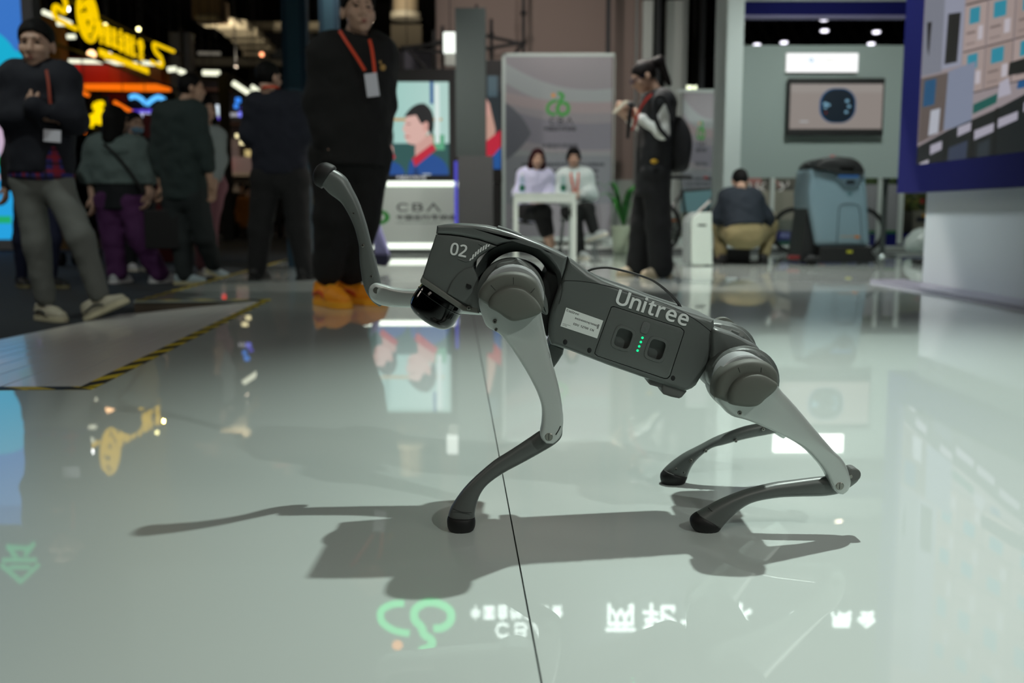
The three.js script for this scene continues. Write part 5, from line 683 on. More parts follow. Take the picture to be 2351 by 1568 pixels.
// meeting table and bottles
{
  const d = 11.05, a = at(1178, 443, d), b = at(1325, 443, d), m = mat(0xd4ddd6, 0.4), t = thing('meeting_table', 'white square meeting table with slim legs before the seated pair', 'table', V((a.x + b.x) / 2, 0, -d - 0.35)); const y1 = a.y, x0 = a.x, x1 = b.x, z0 = -d, z1 = -d - 0.55;
  part(t, 'tabletop', box(x0, x1, y1 - 0.025, y1, z0, z1, 0.006), m); part(t, 'apron', box(x0 + 0.01, x1 - 0.01, y1 - 0.1, y1 - 0.025, z0 - 0.005, z1 + 0.005), m); for (const x of [x0 + 0.03, x1 - 0.03]) for (const z of [z0 - 0.03, z1 + 0.03]) part(t, 'leg', box(x - 0.026, x + 0.026, 0, y1 - 0.1, z - 0.026, z + 0.026), m);
  const lab = [['clear water bottle with green label on the table before the red-haired woman', 1199], ['clear water bottle with green label on the table before the white jacket', 1293]];
  for (const [l, px] of lab) { const c = at(px, 440, d + 0.2), bt = thing('water_bottle', l, 'bottle', V(c.x, y1, c.z)); const pr = [[0.001, 0], [0.03, 0.002], [0.032, 0.02], [0.032, 0.13], [0.028, 0.16], [0.014, 0.19], [0.013, 0.205], [0.001, 0.206]].map((q) => new THREE.Vector2(q[0], q[1])); part(bt, 'bottle_body', new THREE.LatheGeometry(pr, 20).translate(c.x, y1, c.z), mat(0xe8f4f4, 0.05, { transmission: 1, ior: 1.33, thickness: 0.0 })); part(bt, 'bottle_label', new THREE.CylinderGeometry(0.0332, 0.0332, 0.06, 20, 1, true).translate(c.x, y1 + 0.06, c.z), mat(0x0e6a4c, 0.5)); part(bt, 'cap', new THREE.CylinderGeometry(0.015, 0.015, 0.018, 16).translate(c.x, y1 + 0.212, c.z), mat(0xe8eeee, 0.4)); }
}
// potted fern
{
  const d = 13.0, c = at(1431, 555, d); c.y = 0; const t = thing('potted_fern', 'green leafy fern in a pale pot beside the tall banner', 'plant', V(c.x, 0, -d));
  part(t, 'pot', new THREE.LatheGeometry([[0.001, 0], [0.1, 0], [0.13, 0.02], [0.15, 0.2], [0.16, 0.34], [0.17, 0.36], [0.15, 0.36], [0.13, 0.33], [0.001, 0.33]].map((q) => new THREE.Vector2(q[0], q[1])), 28).translate(c.x, 0, -d), mat(0x9aa892, 0.5)); part(t, 'soil', new THREE.CylinderGeometry(0.135, 0.135, 0.02, 20).translate(c.x, 0.33, -d), mat(0x1c1712, 0.95));
  const lm = [mat(0x1f6b22, 0.6), mat(0x2f8a2a, 0.55), mat(0x174f1c, 0.65)];
  for (let k = 0; k < 16; k++) { const a = k * 2.4 + rnd(), L = 0.28 + rnd() * 0.3, up = 0.25 + rnd() * 0.35, pos = [], idx = [], n = 10; for (let i = 0; i <= n; i++) { const s = i / n, r = s * L * 0.75, y = 0.34 + up * Math.sin(s * 2.0), w = 0.032 * Math.sin(Math.PI * Math.min(1, s * 0.92 + 0.08)) * (i % 2 ? 1 : 0.78); const x = c.x + Math.cos(a) * r, z = -d + Math.sin(a) * r, nx = -Math.sin(a) * w, nz = Math.cos(a) * w; pos.push(x + nx, y, z + nz, x, y + 0.006, z, x - nx, y, z - nz); } for (let i = 0; i < n; i++) for (let q = 0; q < 2; q++) { const A = i * 3 + q; idx.push(A, A + 3, A + 1, A + 1, A + 3, A + 4); } const g = new THREE.BufferGeometry(); g.setAttribute('position', new THREE.Float32BufferAttribute(pos, 3)); g.setIndex(idx); g.computeVertexNormals(); part(t, 'frond', g, lm[k % 3]); }
}
// bicycles
function bicycle(O, yaw, label, color, accent, R = 0.34) {
  const t = thing('bicycle', label, 'bicycle', O); t.rotation.y = yaw; const fm = mat(color, 0.35, { clearcoat: 0.5 }), tm = mat(0x101112, 0.7), sm = mat(0xb0b4b4, 0.3, { metalness: 0.9 }), am = mat(accent, 0.5); const k = R / 0.34;
  const P = (x, y, z = 0) => V(x * k, y * k, z * k), add = (n, g, m, p = t) => { const o = mesh(g, m); o.name = n; p.add(o); return o; };
  for (const [n, x] of [['rear_wheel', -0.5], ['front_wheel', 0.5]]) { const w = new THREE.Group(); w.name = n; w.position.copy(P(x, 0.34)); t.add(w); add('tyre', new THREE.TorusGeometry(R - 0.018, 0.019, 10, 48), tm, w); add('rim', new THREE.TorusGeometry(R - 0.045, 0.011, 8, 48), mat(0x202224, 0.4, { metalness: 0.6 }), w); add('hub', new THREE.CylinderGeometry(0.022, 0.022, 0.1, 14).rotateX(Math.PI / 2), sm, w); const sp = []; for (let i = 0; i < 24; i++) { const a = i / 24 * 6.283; sp.push(rod(V(0, 0, i % 2 ? 0.03 : -0.03), V(Math.cos(a) * (R - 0.05), Math.sin(a) * (R - 0.05), 0), 0.0014, 0.0014, 5)); } add('spokes', merge(sp), sm, w); }
  add('frame', merge([[-0.06, 0.3, -0.16, 0.82], [-0.16, 0.8, 0.36, 0.84], [-0.06, 0.3, 0.37, 0.76], [-0.5, 0.34, -0.06, 0.3], [-0.5, 0.34, -0.155, 0.78]].map(([a, b, c, d]) => rod(P(a, b), P(c, d), 0.018 * k))), fm); add('head_tube', rod(P(0.355, 0.88), P(0.385, 0.72), 0.024 * k), fm);
  for (const s of [-1, 1]) add('fork_blade', rod(P(0.39, 0.71, 0.03 * s), P(0.5, 0.34, 0.045 * s), 0.012 * k), am); add('seat_post', rod(P(-0.16, 0.8), P(-0.185, 0.95), 0.014 * k), sm); add('saddle', new RoundedBoxGeometry(0.27 * k, 0.05 * k, 0.13 * k, 3, 0.02).translate(-0.18 * k, 0.975 * k, 0), am);
  add('handlebar', tube([P(0.4, 0.98, -0.24), P(0.36, 0.97, -0.12), P(0.35, 0.96, 0), P(0.36, 0.97, 0.12), P(0.4, 0.98, 0.24)], 0.013 * k, 20, 8), tm); for (const s of [-1, 1]) add('grip', rod(P(0.37, 0.975, 0.14 * s), P(0.41, 0.985, 0.25 * s), 0.019 * k), mat(0xb02428, 0.6)); add('stem', rod(P(0.355, 0.88), P(0.35, 0.965), 0.016 * k), tm);
  add('chainring', new THREE.TorusGeometry(0.085 * k, 0.009, 6, 30).translate(-0.06 * k, 0.3 * k, 0.05 * k), sm); add('crank', rod(P(-0.06, 0.3, 0.07), P(0.05, 0.17, 0.07), 0.011), tm); add('crank', rod(P(-0.06, 0.3, -0.07), P(-0.17, 0.43, -0.07), 0.011), tm); for (const [x, y, z] of [[0.05, 0.17, 0.11], [-0.17, 0.43, -0.11]]) add('pedal', new THREE.BoxGeometry(0.09 * k, 0.02, 0.08).translate(x * k, y * k, z * k), mat(0xc8681c, 0.5)); add('chain', merge([rod(P(-0.06, 0.385, 0.05), P(-0.5, 0.37, 0.05), 0.005), rod(P(-0.06, 0.215, 0.05), P(-0.5, 0.31, 0.05), 0.005)]), tm);
  return t;
}
{ const c = at(1590, 540, 12.9); bicycle(V(c.x - 0.03, 0, -12.85), 0.5, 'black bicycle with red grips standing before the road banner', 0x16181a, 0x1c1e20); }
{ const c = at(1830, 540, 13.2); bicycle(V(c.x + 0.34, 0, -13.0), Math.PI, 'dark bicycle with orange fork standing behind the grey scrubber', 0x1a1c1e, 0xd0501c, 0.3); }
// white kiosk stand
{ const d = 9.85, t = thing('ticket_stand', 'small white rounded stand with a dark slot beside the crouching man', 'stand', V(at(1606, 500, d).x, 0, -d)); const f = (y) => y; const pts = [[1589, 608], [1589, 512], [1592, 500], [1599, 492], [1608, 488], [1634, 487], [1636, 608]]; const g = plate(pts, d, d, d + 0.06, 0.006); onFloor(g, 0.001); part(t, 'front', g, mat(0xc8d4cc, 0.45)); const g2 = plate([[1578, 606], [1578, 512], [1584, 497], [1600, 487], [1600, 606]], d + 0.05, d + 0.055, d + 0.35, 0.005); onFloor(g2, 0.001); part(t, 'side', g2, mat(0x8d9594, 0.5)); part(t, 'slot', pbox(1602, 515, 1622, 519, d - 0.003, 0.01), BLACK); }
{ const t = thing('thin_rod', 'thin pale rod leaning over the small white stand', 'rod', at(1600, 500, 9.95)); part(t, 'rod', rod(at(1594, 495, 9.98), at(1630, 462, 10.03), 0.012), mat(0xa8a4a0, 0.4)); }
{ const d = 9.0, t = thing('display_leg', 'pale lilac slanted stand leg with navy foot behind the orange sneakers', 'stand', V(at(875, 600, d).x, 0, -d)); part(t, 'leg', plate([[846, 470], [853, 500], [862, 560], [892, 585], [884, 560], [864, 522]], d, d, d + 0.12, 0.01), mat(0x9696c8, 0.5)); const g = plate([[858, 584], [892, 586], [892, 600], [884, 612], [862, 608]], d - 0.02, d - 0.04, d + 0.16, 0.01); part(t, 'foot', onFloor(g, 0.001), mat(0x1a1c3a, 0.5)); part(t, 'shank', plate([[846, 480], [858, 480], [890, 572], [890, 588], [860, 588]], d, d + 0.01, d + 0.1, 0.008), mat(0xa2a2d4, 0.5)); }
// ---------- the blue-framed booth on the right ----------
structure('wall_white_column', box(2.39, 2.575, 0, 3.3, -11.4, -12.05), mat(0xbcc6c4, 0.6));
{
  const d = 11.95, L = at(1682, 300, d).x, R = 6.6, yb = at(0, 408, d).y, yt = at(0, 104, d).y;
  structure('wall_screen_panel', box(L + 0.04, R, yb, yt, -d, -d - 0.1), mat(0x93a09c, 0.75)); structure('trim_3', box(L - 0.01, L + 0.045, yb - 0.02, 3.3, -d + 0.02, -d - 0.1), BLUE);
  const h0 = at(0, 36, d).y, h1 = at(0, 5, d).y; structure('trim_4', box(L, R, h0, h1, -d + 0.05, -d - 0.1), BLUE); structure('trim_5', box(L, R, h1, h1 + 0.25, -d + 0.06, -d - 0.1), mat(0xaeb8b4, 0.6)); structure('trim_6', box(L, R, h0 - 0.03, h0, -d + 0.04, -d - 0.1), mat(0x8884a8, 0.6));
  structure('trim_7', box(R - 0.06, R, 0, 3.3, -d, -d - 0.1), BLUE);
  const t = thing('sign_light_box', 'bright white light box sign above the wall television', 'sign', at(1887, 167, d)); const tex = canvasTex(512, 140, (c, w, h) => { c.fillStyle = '#ffffff'; c.fillRect(0, 0, w, h); c.strokeStyle = '#7fb0d0'; c.lineWidth = 7; c.beginPath(); c.arc(178, 50, 15, 0.4, 5.2); c.stroke(); c.beginPath(); c.moveTo(184, 34); c.lineTo(196, 66); c.stroke(); c.strokeStyle = '#c8ccc0'; drawGlyphs(c, '中仁车行', 222, 38, 28, 1.15, 0.1); drawGlyphs(c, '自行车会', 190, 98, 22, 1.5, 0.1); });
  part(t, 'box', pbox(1804, 122, 1971, 166, d - 0.05, 0.05), mat(0xe8ece4, 0.5)); part(t, 'panel', face(1804, 122, 1971, 166, d - 0.05, 0.003), screenMat(tex, 1.08)); const c = at(1887, 144, d - 0.07), w = at(1971, 144, d).x - at(1804, 144, d).x; panelLight(c.x, c.y, -d + 0.1, c.x, c.y - 0.3, 0, w, 0.22, 4, 0xf8fff4);
  const tv = thing('wall_television', 'black flat television on the grey wall showing a round dark device', 'television', at(1918, 310, d)); const vt = canvasTex(640, 320, (c2, W2, H2) => { c2.fillStyle = '#a89e98'; c2.fillRect(0, 0, W2, H2); c2.fillStyle = '#b0a8a2'; c2.fillRect(0, 0, 640, 60); c2.fillStyle = '#0e5a92'; c2.beginPath(); c2.roundRect(205, 30, 250, 248, 105); c2.fill(); c2.fillStyle = '#13222e'; c2.beginPath(); c2.roundRect(216, 36, 232, 238, 98); c2.fill(); c2.fillStyle = '#8fc4e0'; for (const [x, y, q] of [[230, 130, 22], [256, 140, 18], [236, 160, 16], [382, 110, 20], [398, 150, 18], [380, 190, 18]]) { c2.beginPath(); c2.roundRect(x, y, q * 1.2, q, 6); c2.fill(); } c2.fillStyle = '#a03030'; c2.fillRect(246, 196, 8, 14); c2.fillStyle = '#c8ccce'; c2.fillRect(70, 262, 60, 10); });
  part(tv, 'casing', pbox(1806, 179, 2033, 311, d - 0.12, 0.06, 0.01), BLACK); part(tv, 'panel', face(1812, 193, 2028, 296, d - 0.12, 0.003), screenMat(vt, 0.62)); part(tv, 'bracket', pbox(1880, 210, 1960, 280, d - 0.065, 0.06), BLACK);
}
// low partition, posters and posts seen under the wall
{
  const d = 14.2, X = (p) => at(p, 500, d).x, Y = (p) => at(500, p, d).y;
  const pt = canvasTex(1024, 512, (c, w, h) => { c.fillStyle = '#8d8b7e'; c.fillRect(0, 0, w, h); c.fillStyle = '#5c5a52'; c.fillRect(0, 0, w, 130); c.fillStyle = '#9c6a66'; c.fillRect(120, 0, 300, 60); for (let k = 0; k < 14; k++) { c.strokeStyle = ['#d8d0cc', '#2a2a2c', '#b88a84', '#e4dedc'][k % 4]; c.lineWidth = 12; c.beginPath(); c.arc(120 + k * 42, 60 + (k % 3) * 18, 34, k, k + 3.4); c.stroke(); } c.fillStyle = '#4a5a34'; c.fillRect(0, 0, 60, 200); c.fillStyle = '#b4ac98'; c.fillRect(300, 330, 260, 60); c.fillStyle = '#6e7468'; c.fillRect(0, 400, w, 112); });
  const t = thing('poster_panel', 'printed poster of bicycles on a road seen under the television wall', 'poster', V(X(1800), Y(532), -d)); part(t, 'print', face(1636, 405, 1905, 532, d, 0.004), new THREE.MeshStandardMaterial({ map: pt, roughness: 0.6 })); part(t, 'board', pbox(1636, 405, 1905, 532, d, 0.04), WALLW);
  const tr = canvasTex(256, 512, (c, w, h) => { c.fillStyle = '#6e6c60'; c.fillRect(0, 0, w, h); for (let k = 0; k < 160; k++) { const q = Math.floor(rnd() * 5); c.fillStyle = ['#2c3a14', '#43501c', '#1c2a10', '#5a5a20', '#394018'][q]; c.beginPath(); c.arc(rnd() * w, rnd() * 250, 12 + rnd() * 16, 0, 7); c.fill(); } c.fillStyle = '#8e1c20'; c.fillRect(150, 130, 26, 50); c.fillStyle = '#1c2028'; c.fillRect(130, 330, 80, 60); c.fillStyle = '#c8901c'; c.fillRect(170, 300, 30, 30); });
  const t2 = thing('poster_panel', 'poster of trees and a road beside the blue-framed screen', 'poster', V(X(2090), Y(535), -d)); part(t2, 'print', face(2058, 430, 2150, 535, d + 0.05, 0.004), new THREE.MeshStandardMaterial({ map: tr, roughness: 0.6 })); part(t2, 'board', pbox(2058, 430, 2150, 535, d + 0.05, 0.04), WALLW);
  structure('wall_partition', merge([box(X(1905), X(2060), Y(530), Y(424), -d + 0.1, -d), box(X(1905), X(1985), Y(535), Y(415), -d - 0.1, -d - 0.3)]), mat(0x86868a, 0.8));
  structure('trim_8', box(X(1890), X(2060), Y(536), Y(529), -d + 0.14, -d), mat(0x0c5a26, 0.6)); structure('trim_9', box(X(1760), X(2140), Y(564), Y(536), -d + 0.16, -d), BLUE); structure('trim_10', box(X(1640), X(2160), 0, Y(564), -d + 0.4, -d), WHITE);
  const hedge = canvasTex(256, 64, (c, w, h) => { c.fillStyle = '#2a3a1c'; c.fillRect(0, 0, w, h); for (let k = 0; k < 120; k++) { c.fillStyle = ['#3c5224', '#1a2812', '#56683a'][k % 3]; c.fillRect(rnd() * w, rnd() * h, 10, 8); } }); const t3 = thing('poster_panel', 'strip poster of dark green leaves above the grey partition', 'poster', V(X(1980), Y(424), -d - 0.3)); part(t3, 'print', face(1895, 400, 2062, 425, d + 0.3, 0.004), new THREE.MeshStandardMaterial({ map: hedge, roughness: 0.7 })); part(t3, 'board', pbox(1895, 400, 2062, 425, d + 0.3, 0.03), WALLW);
  for (const [x, y0, y1, l] of [[1762, 405, 456, 'white post above the crouching man'], [2006, 400, 436, 'white post behind the steel stanchion'], [2054, 400, 436, 'white post beside the blue frame']]) single('partition_post', box(X(x - 4), X(x + 4), 0.1, Y(y0), -d + 0.24, -d + 0.17), WHITE, l, 'post');
  const lt = canvasTex(256, 128, (c, w, h) => { c.fillStyle = '#12165a'; c.fillRect(0, 0, w, h); c.fillStyle = '#0d4a3a'; c.fillRect(0, 80, w, 48); c.strokeStyle = '#9aa4d8'; drawGlyphs(c, '两轮世界', 40, 16, 44, 1.1, 0.1); }); const t4 = thing('info_board', 'small blue and green board with white characters beside the crouching man', 'board', V(X(1805), Y(564), -d + 0.2)); part(t4, 'print', face(1782, 530, 1842, 566, d - 0.22, 0.004), new THREE.MeshStandardMaterial({ map: lt, roughness: 0.5 })); part(t4, 'board', pbox(1782, 530, 1842, 566, d - 0.22, 0.03), BLUE);
}
// floor scrubber
{
  const d = 10.1, t = thing('floor_scrubber', 'grey-blue robot floor scrubber with black lid and skirt', 'scrubber', V(at(1925, 608, d).x, 0, -d - 0.3)); const bm = mat(0x6f8792, 0.4, { clearcoat: 0.3 }), km = mat(0x111416, 0.5);
  part(t, 'tank', dome([[1862, 388], [1985, 392], [1990, 440], [1997, 560], [1990, 566], [1882, 567], [1873, 560], [1856, 470], [1855, 440]].flatMap((p, i, A) => { const q = A[(i + 1) % A.length], out = []; for (let k = 0; k < 6; k++) out.push([p[0] + (q[0] - p[0]) * k / 6, p[1] + (q[1] - p[1]) * k / 6]); return out; }), d + 0.02, [[0, -0.03], [0.8, -0.028], [0.93, -0.018], [0.985, 0], [1, 0.03], [1, 0.5], [0.95, 0.56], [0, 0.56]]), bm);
  part(t, 'lid', dome(smooth2([[1868, 380], [1882, 366], [1908, 359], [1940, 360], [1968, 367], [1980, 380], [1986, 394], [1976, 402], [1945, 403], [1900, 394], [1868, 386]], 50), d - 0.02, [[0, -0.05], [0.7, -0.045], [0.93, -0.03], [1, 0.02], [1, 0.52], [0.9, 0.6], [0, 0.6]]), km);
  part(t, 'lid_window', pbox(1930, 383, 1962, 393, d - 0.075, 0.02, 0.008), mat(0x020303, 0.2)); part(t, 'emergency_button', ball(at(1911, 359.5, d + 0.12), 0.026, 0.014, 0.026, 14), mat(0xb02020, 0.4)); part(t, 'push_handle', merge([ball(at(1852, 380, d + 0.15), 0.035, 0.022, 0.06, 14), rod(at(1852, 380, d + 0.15), at(1872, 382, d + 0.2), 0.022)]), km);
  part(t, 'face_bezel', dome(smooth2([[1915, 402], [1975, 402], [1970, 424], [1958, 429], [1940, 428], [1930, 420]], 40), d - 0.002, [[0, -0.036], [0.9, -0.036], [1, -0.03], [1, 0.02]]), mat(0x4c5f6a, 0.4)); part(t, 'camera_window', pbox(1943, 414, 1963, 422, d - 0.042, 0.01, 0.003), mat(0x0a0c10, 0.2)); part(t, 'blue_light', pbox(1925, 402, 1972, 408, d - 0.04, 0.01, 0.003), glow(0x2a62a0, 0.5));
  part(t, 'hatch_groove', tube([[1921, 560], [1925, 500], [1927, 478], [1932, 471], [1950, 468], [1968, 471], [1973, 478], [1977, 520], [1979, 560]].map(([x, y]) => at(x, y, d - 0.012)), 0.006, 50, 6), mat(0x4a5c66, 0.5)); part(t, 'emblem', merge([pbox(1946, 439, 1949, 450, d - 0.012, 0.006), ball(at(1953, 445, d - 0.01), 0.014, 0.018, 0.004, 12)]), mat(0x335a62, 0.5)); part(t, 'orange_mark', pbox(1962, 541, 1974, 547, d - 0.012, 0.006), mat(0xb06a24, 0.5)); part(t, 'orange_line', pbox(1928, 542, 1960, 543.5, d - 0.012, 0.005), mat(0xa88a64, 0.5));
  part(t, 'side_tank', plate([[1856, 450], [1882, 567], [1882, 602], [1838, 603], [1836, 590], [1852, 480]], d + 0.1, d + 0.08, d + 0.55, 0.01), km); const sk = plate([[1880, 566], [1992, 566], [1998, 578], [2006, 588], [2014, 600], [2012, 603], [1850, 604], [1848, 592], [1878, 588]], d, d - 0.05, d + 0.5, 0.012); part(t, 'skirt', onFloor(sk, 0.03), mat(0x0c0e10, 0.5)); part(t, 'yellow_sticker', pbox(1944, 575, 1957, 581, d - 0.056, 0.008), mat(0xa0a020, 0.5)); part(t, 'rear_light', pbox(1812, 587, 1838, 596, d + 0.1, 0.1, 0.01), mat(0x6a1418, 0.4));
  for (const [x, z] of [[1860, 0.05], [1985, 0.05], [1870, 0.4], [1975, 0.4]]) { const c = at(x, 600, d + z); part(t, 'wheel', rod(V(c.x - 0.03, 0.05, c.z), V(c.x + 0.03, 0.05, c.z), 0.05, 0.05, 20), km); } const br = []; for (let k = 0; k < 26; k++) { const x = 1872 + k * 5, a = at(x, 600, d - 0.03); br.push(rod(V(a.x, 0.04, a.z), V(a.x + 0.01, 0.002, a.z + 0.02), 0.004, 0.003, 5)); } const b = part(t, 'brush', merge(br), mat(0x707880, 0.6)); b.userData.kind = 'stuff';
}
single('tool_case', box(at(1636, 600, 10.45).x, at(1722, 600, 10.45).x, 0, 0.15, -10.42, -10.75, 0.02), mat(0x0b0c0e, 0.5), 'flat black case on the floor under the crouching man', 'case');
// stanchion, plastic sack, small shoe-like device on the floor
{ const d = 12.2, c = at(2029, 500, d), t = thing('stanchion', 'steel barrier stanchion with flat base behind the grey scrubber', 'stanchion', V(c.x, 0, -d)); const m = mat(0x6c7472, 0.3, { metalness: 0.8 }); part(t, 'base', new THREE.CylinderGeometry(0.16, 0.17, 0.025, 32).translate(c.x, 0.0125, -d), m); part(t, 'pole', new THREE.CylinderGeometry(0.032, 0.032, 0.93, 20).translate(c.x, 0.48, -d), m); part(t, 'belt_head', new THREE.CylinderGeometry(0.04, 0.04, 0.06, 20).translate(c.x, 0.95, -d), mat(0x1a1e20, 0.4)); }
{ const d = 12.4; const b = [[at(2098, 556, d), V(0, 0, 0).copy(at(2112, 548, d)), 0.1, 0.13], [at(2085, 563, d), at(2120, 563, d), 0.06, 0.09]]; const g = skin(b, 0.05, 0.018, { folds: 0.02 }); single('plastic_sack', onFloor(g, 0.002), mat(0xc2ccc8, 0.25, { transmission: 0.3 }), 'crumpled white plastic sack on the floor beside the screen base', 'sack'); }
single('cable_ramp', box(at(2100, 600, 10.2).x, at(2122, 600, 10.2).x, 0, 0.05, -10.1, -10.3, 0.02), mat(0x121416, 0.5), 'small black floor box beside the white screen base', 'box');
// video wall seen from the side, on its white base
{
  const X = 2.95, XF = 2.84, t = thing('video_wall', 'large video screen in deep blue frame showing stacked cardboard cartons', 'screen', V(3.1, 0, -5.6)); const z0 = -7.4, z1 = -3.0, yb = 0.66, yt = 3.3;
  part(t, 'screen_base', box(X, 3.75, 0.02, yb + 0.02, -7.16, -2.6), mat(0xc4ccd0, 0.55)); part(t, 'casing', box(XF + 0.02, XF + 0.3, yb, yt, z0, z1 + 0.3), BLUE);
  const zi0 = z0 + 0.34, zi1 = z1, yi0 = yb + 0.19, yi1 = yt - 0.19; part(t, 'frame_rail', box(XF - 0.01, XF + 0.03, yb, yi0, z0, z1 + 0.3), BLUE); part(t, 'frame_rail', box(XF - 0.01, XF + 0.03, yi1, yt, z0, z1 + 0.3), BLUE); part(t, 'frame_post', box(XF - 0.01, XF + 0.03, yi0, yi1, z0, zi0), BLUE);
  const tex = canvasTex(1600, 1000, (c, w, h) => {
    const k = w / (zi1 - zi0), kv = h / (yi1 - yi0); const Q = (px, py) => { const d = XF * F / (px - CX) * 1.0, y = at(px, py, d).y; return [(-d - zi0) * k, h - (y - yi0) * kv]; };
    const poly = (col, ...pts) => { c.fillStyle = col; c.beginPath(); pts.forEach((p, i) => (i ? c.lineTo : c.moveTo).call(c, ...Q(...p))); c.fill(); };
    c.fillStyle = '#a89ca0'; c.fillRect(0, 0, w, h); poly('#8a8e9c', [2096, -300], [2140, -300], [2140, 165], [2096, 175]); poly('#a4a8bc', [2140, -300], [2186, -300], [2184, 150], [2140, 160]); poly('#15191b', [2149, 32], [2177, 28], [2174, 142], [2146, 148]); poly('#0e1012', [2103, 52], [2113, 50], [2110, 130], [2106, 110]);
    // stacked cartons, printed picture
    const cols = [2186, 2237, 2299, 2372, 2462, 2580, 2740], top = [-240, -130, 14, 122, 222]; const yAt = (r, x) => (top[r] ?? 320) + (2186 - x) * (r < 2 ? 0.36 : 0.27);
    for (let i = 0; i < 6; i++) for (let r = 0; r < 4; r++) { const x0 = cols[i] + 1, x1 = cols[i + 1] - 1; poly(['#b8a6a2', '#b19e99', '#bdaaa6'][(i + r) % 3], [x0, yAt(r, x0)], [x1, yAt(r, x1)], [x1, yAt(r + 1, x1) - 3], [x0, yAt(r + 1, x0) - 3]); const L = (t) => x0 + (x1 - x0) * t, H = (s, t) => yAt(r, L(t)) * (1 - s) + yAt(r + 1, L(t)) * s; const sub = (col, t0, t1, s0, s1) => poly(col, [L(t0), H(s0, t0)], [L(t1), H(s0, t1)], [L(t1), H(s1, t1)], [L(t0), H(s1, t0)]); sub('#2f9cb6', 0.2, 0.66, 0.08, 0.42); sub('#d6cfd8', 0.62, 0.84, 0.5, 0.8); sub('#857674', 0.1, 0.5, 0.58, 0.63); sub('#8d7e7c', 0.1, 0.5, 0.82, 0.85); sub('#241e20', 0.985, 1.0, 0, 1); sub('#2a2224', 0, 1, 0.975, 1.0); }
    poly('#6a5e5a', [2096, 180], [2156, 166], [2152, 300], [2096, 330]); poly('#1c5a86', [2104, 186], [2130, 180], [2128, 240], [2102, 246]); poly('#c8ccd8', [2121, 254], [2142, 248], [2140, 305], [2118, 312]); poly('#8f98b0', [2156, 164], [2216, 140], [2214, 280], [2152, 300]); poly('#12625a', [2216, 240], [2270, 214], [2268, 236], [2216, 262]); poly('#14181a', [2292, 144], [2360, 122], [2700, 60], [2700, 140], [2360, 160], [2290, 174]); poly('#1f5f98', [2314, 186], [2336, 182], [2334, 200], [2312, 204]); poly('#c4c0d0', [2272, 190], [2292, 178], [2300, 215], [2270, 225]);
    poly('#141a1c', [2090, 340], [2160, 300], [2270, 250], [2351, 205], [2720, 60], [2720, 500], [2090, 500]); for (const [x, y, q] of [[2124, 334, 26], [2184, 292, 32], [2222, 300, 44], [2272, 274, 46], [2330, 236, 50], [2400, 205, 60]]) poly('#bcb8c8', [x, y], [x + q, y - q * 0.42], [x + q, y - q * 0.42 + 20], [x, y + 22]); poly('#37425a', [2166, 340], [2208, 322], [2206, 386], [2164, 392]); poly('#2b343c', [2232, 330], [2258, 318], [2256, 384], [2230, 388]); poly('#c8c4d0', [2102, 374], [2122, 366], [2122, 384], [2102, 386]); poly('#0a0c0d', [2156, 310], [2162, 306], [2162, 388], [2154, 390]); poly('#0a0c0d', [2214, 280], [2222, 274], [2222, 386], [2212, 388]); poly('#0a0c0d', [2266, 250], [2274, 246], [2274, 384], [2264, 386]);
  });
  const g = new THREE.PlaneGeometry(zi1 - zi0, yi1 - yi0); g.rotateY(-Math.PI / 2); g.translate(XF - 0.012, (yi0 + yi1) / 2, (zi0 + zi1) / 2); part(t, 'panel', box(XF - 0.005, XF + 0.02, yi0, yi1, zi0, zi1), BLACK); part(t, 'picture', g, screenMat(tex, 0.62));
  panelLight(XF - 0.05, (yi0 + yi1) / 2, (zi0 + zi1) / 2, -5, (yi0 + yi1) / 2, (zi0 + zi1) / 2, zi1 - zi0, yi1 - yi0, 0.1, 0xdcd8f0);
  single('screen_plinth', box(2.70, 2.945, 0.0, 0.022, -7.5, -2.5), mat(0x9a98a8, 0.35), 'low pale lilac plinth strip along the foot of the cartons screen', 'plinth');
}
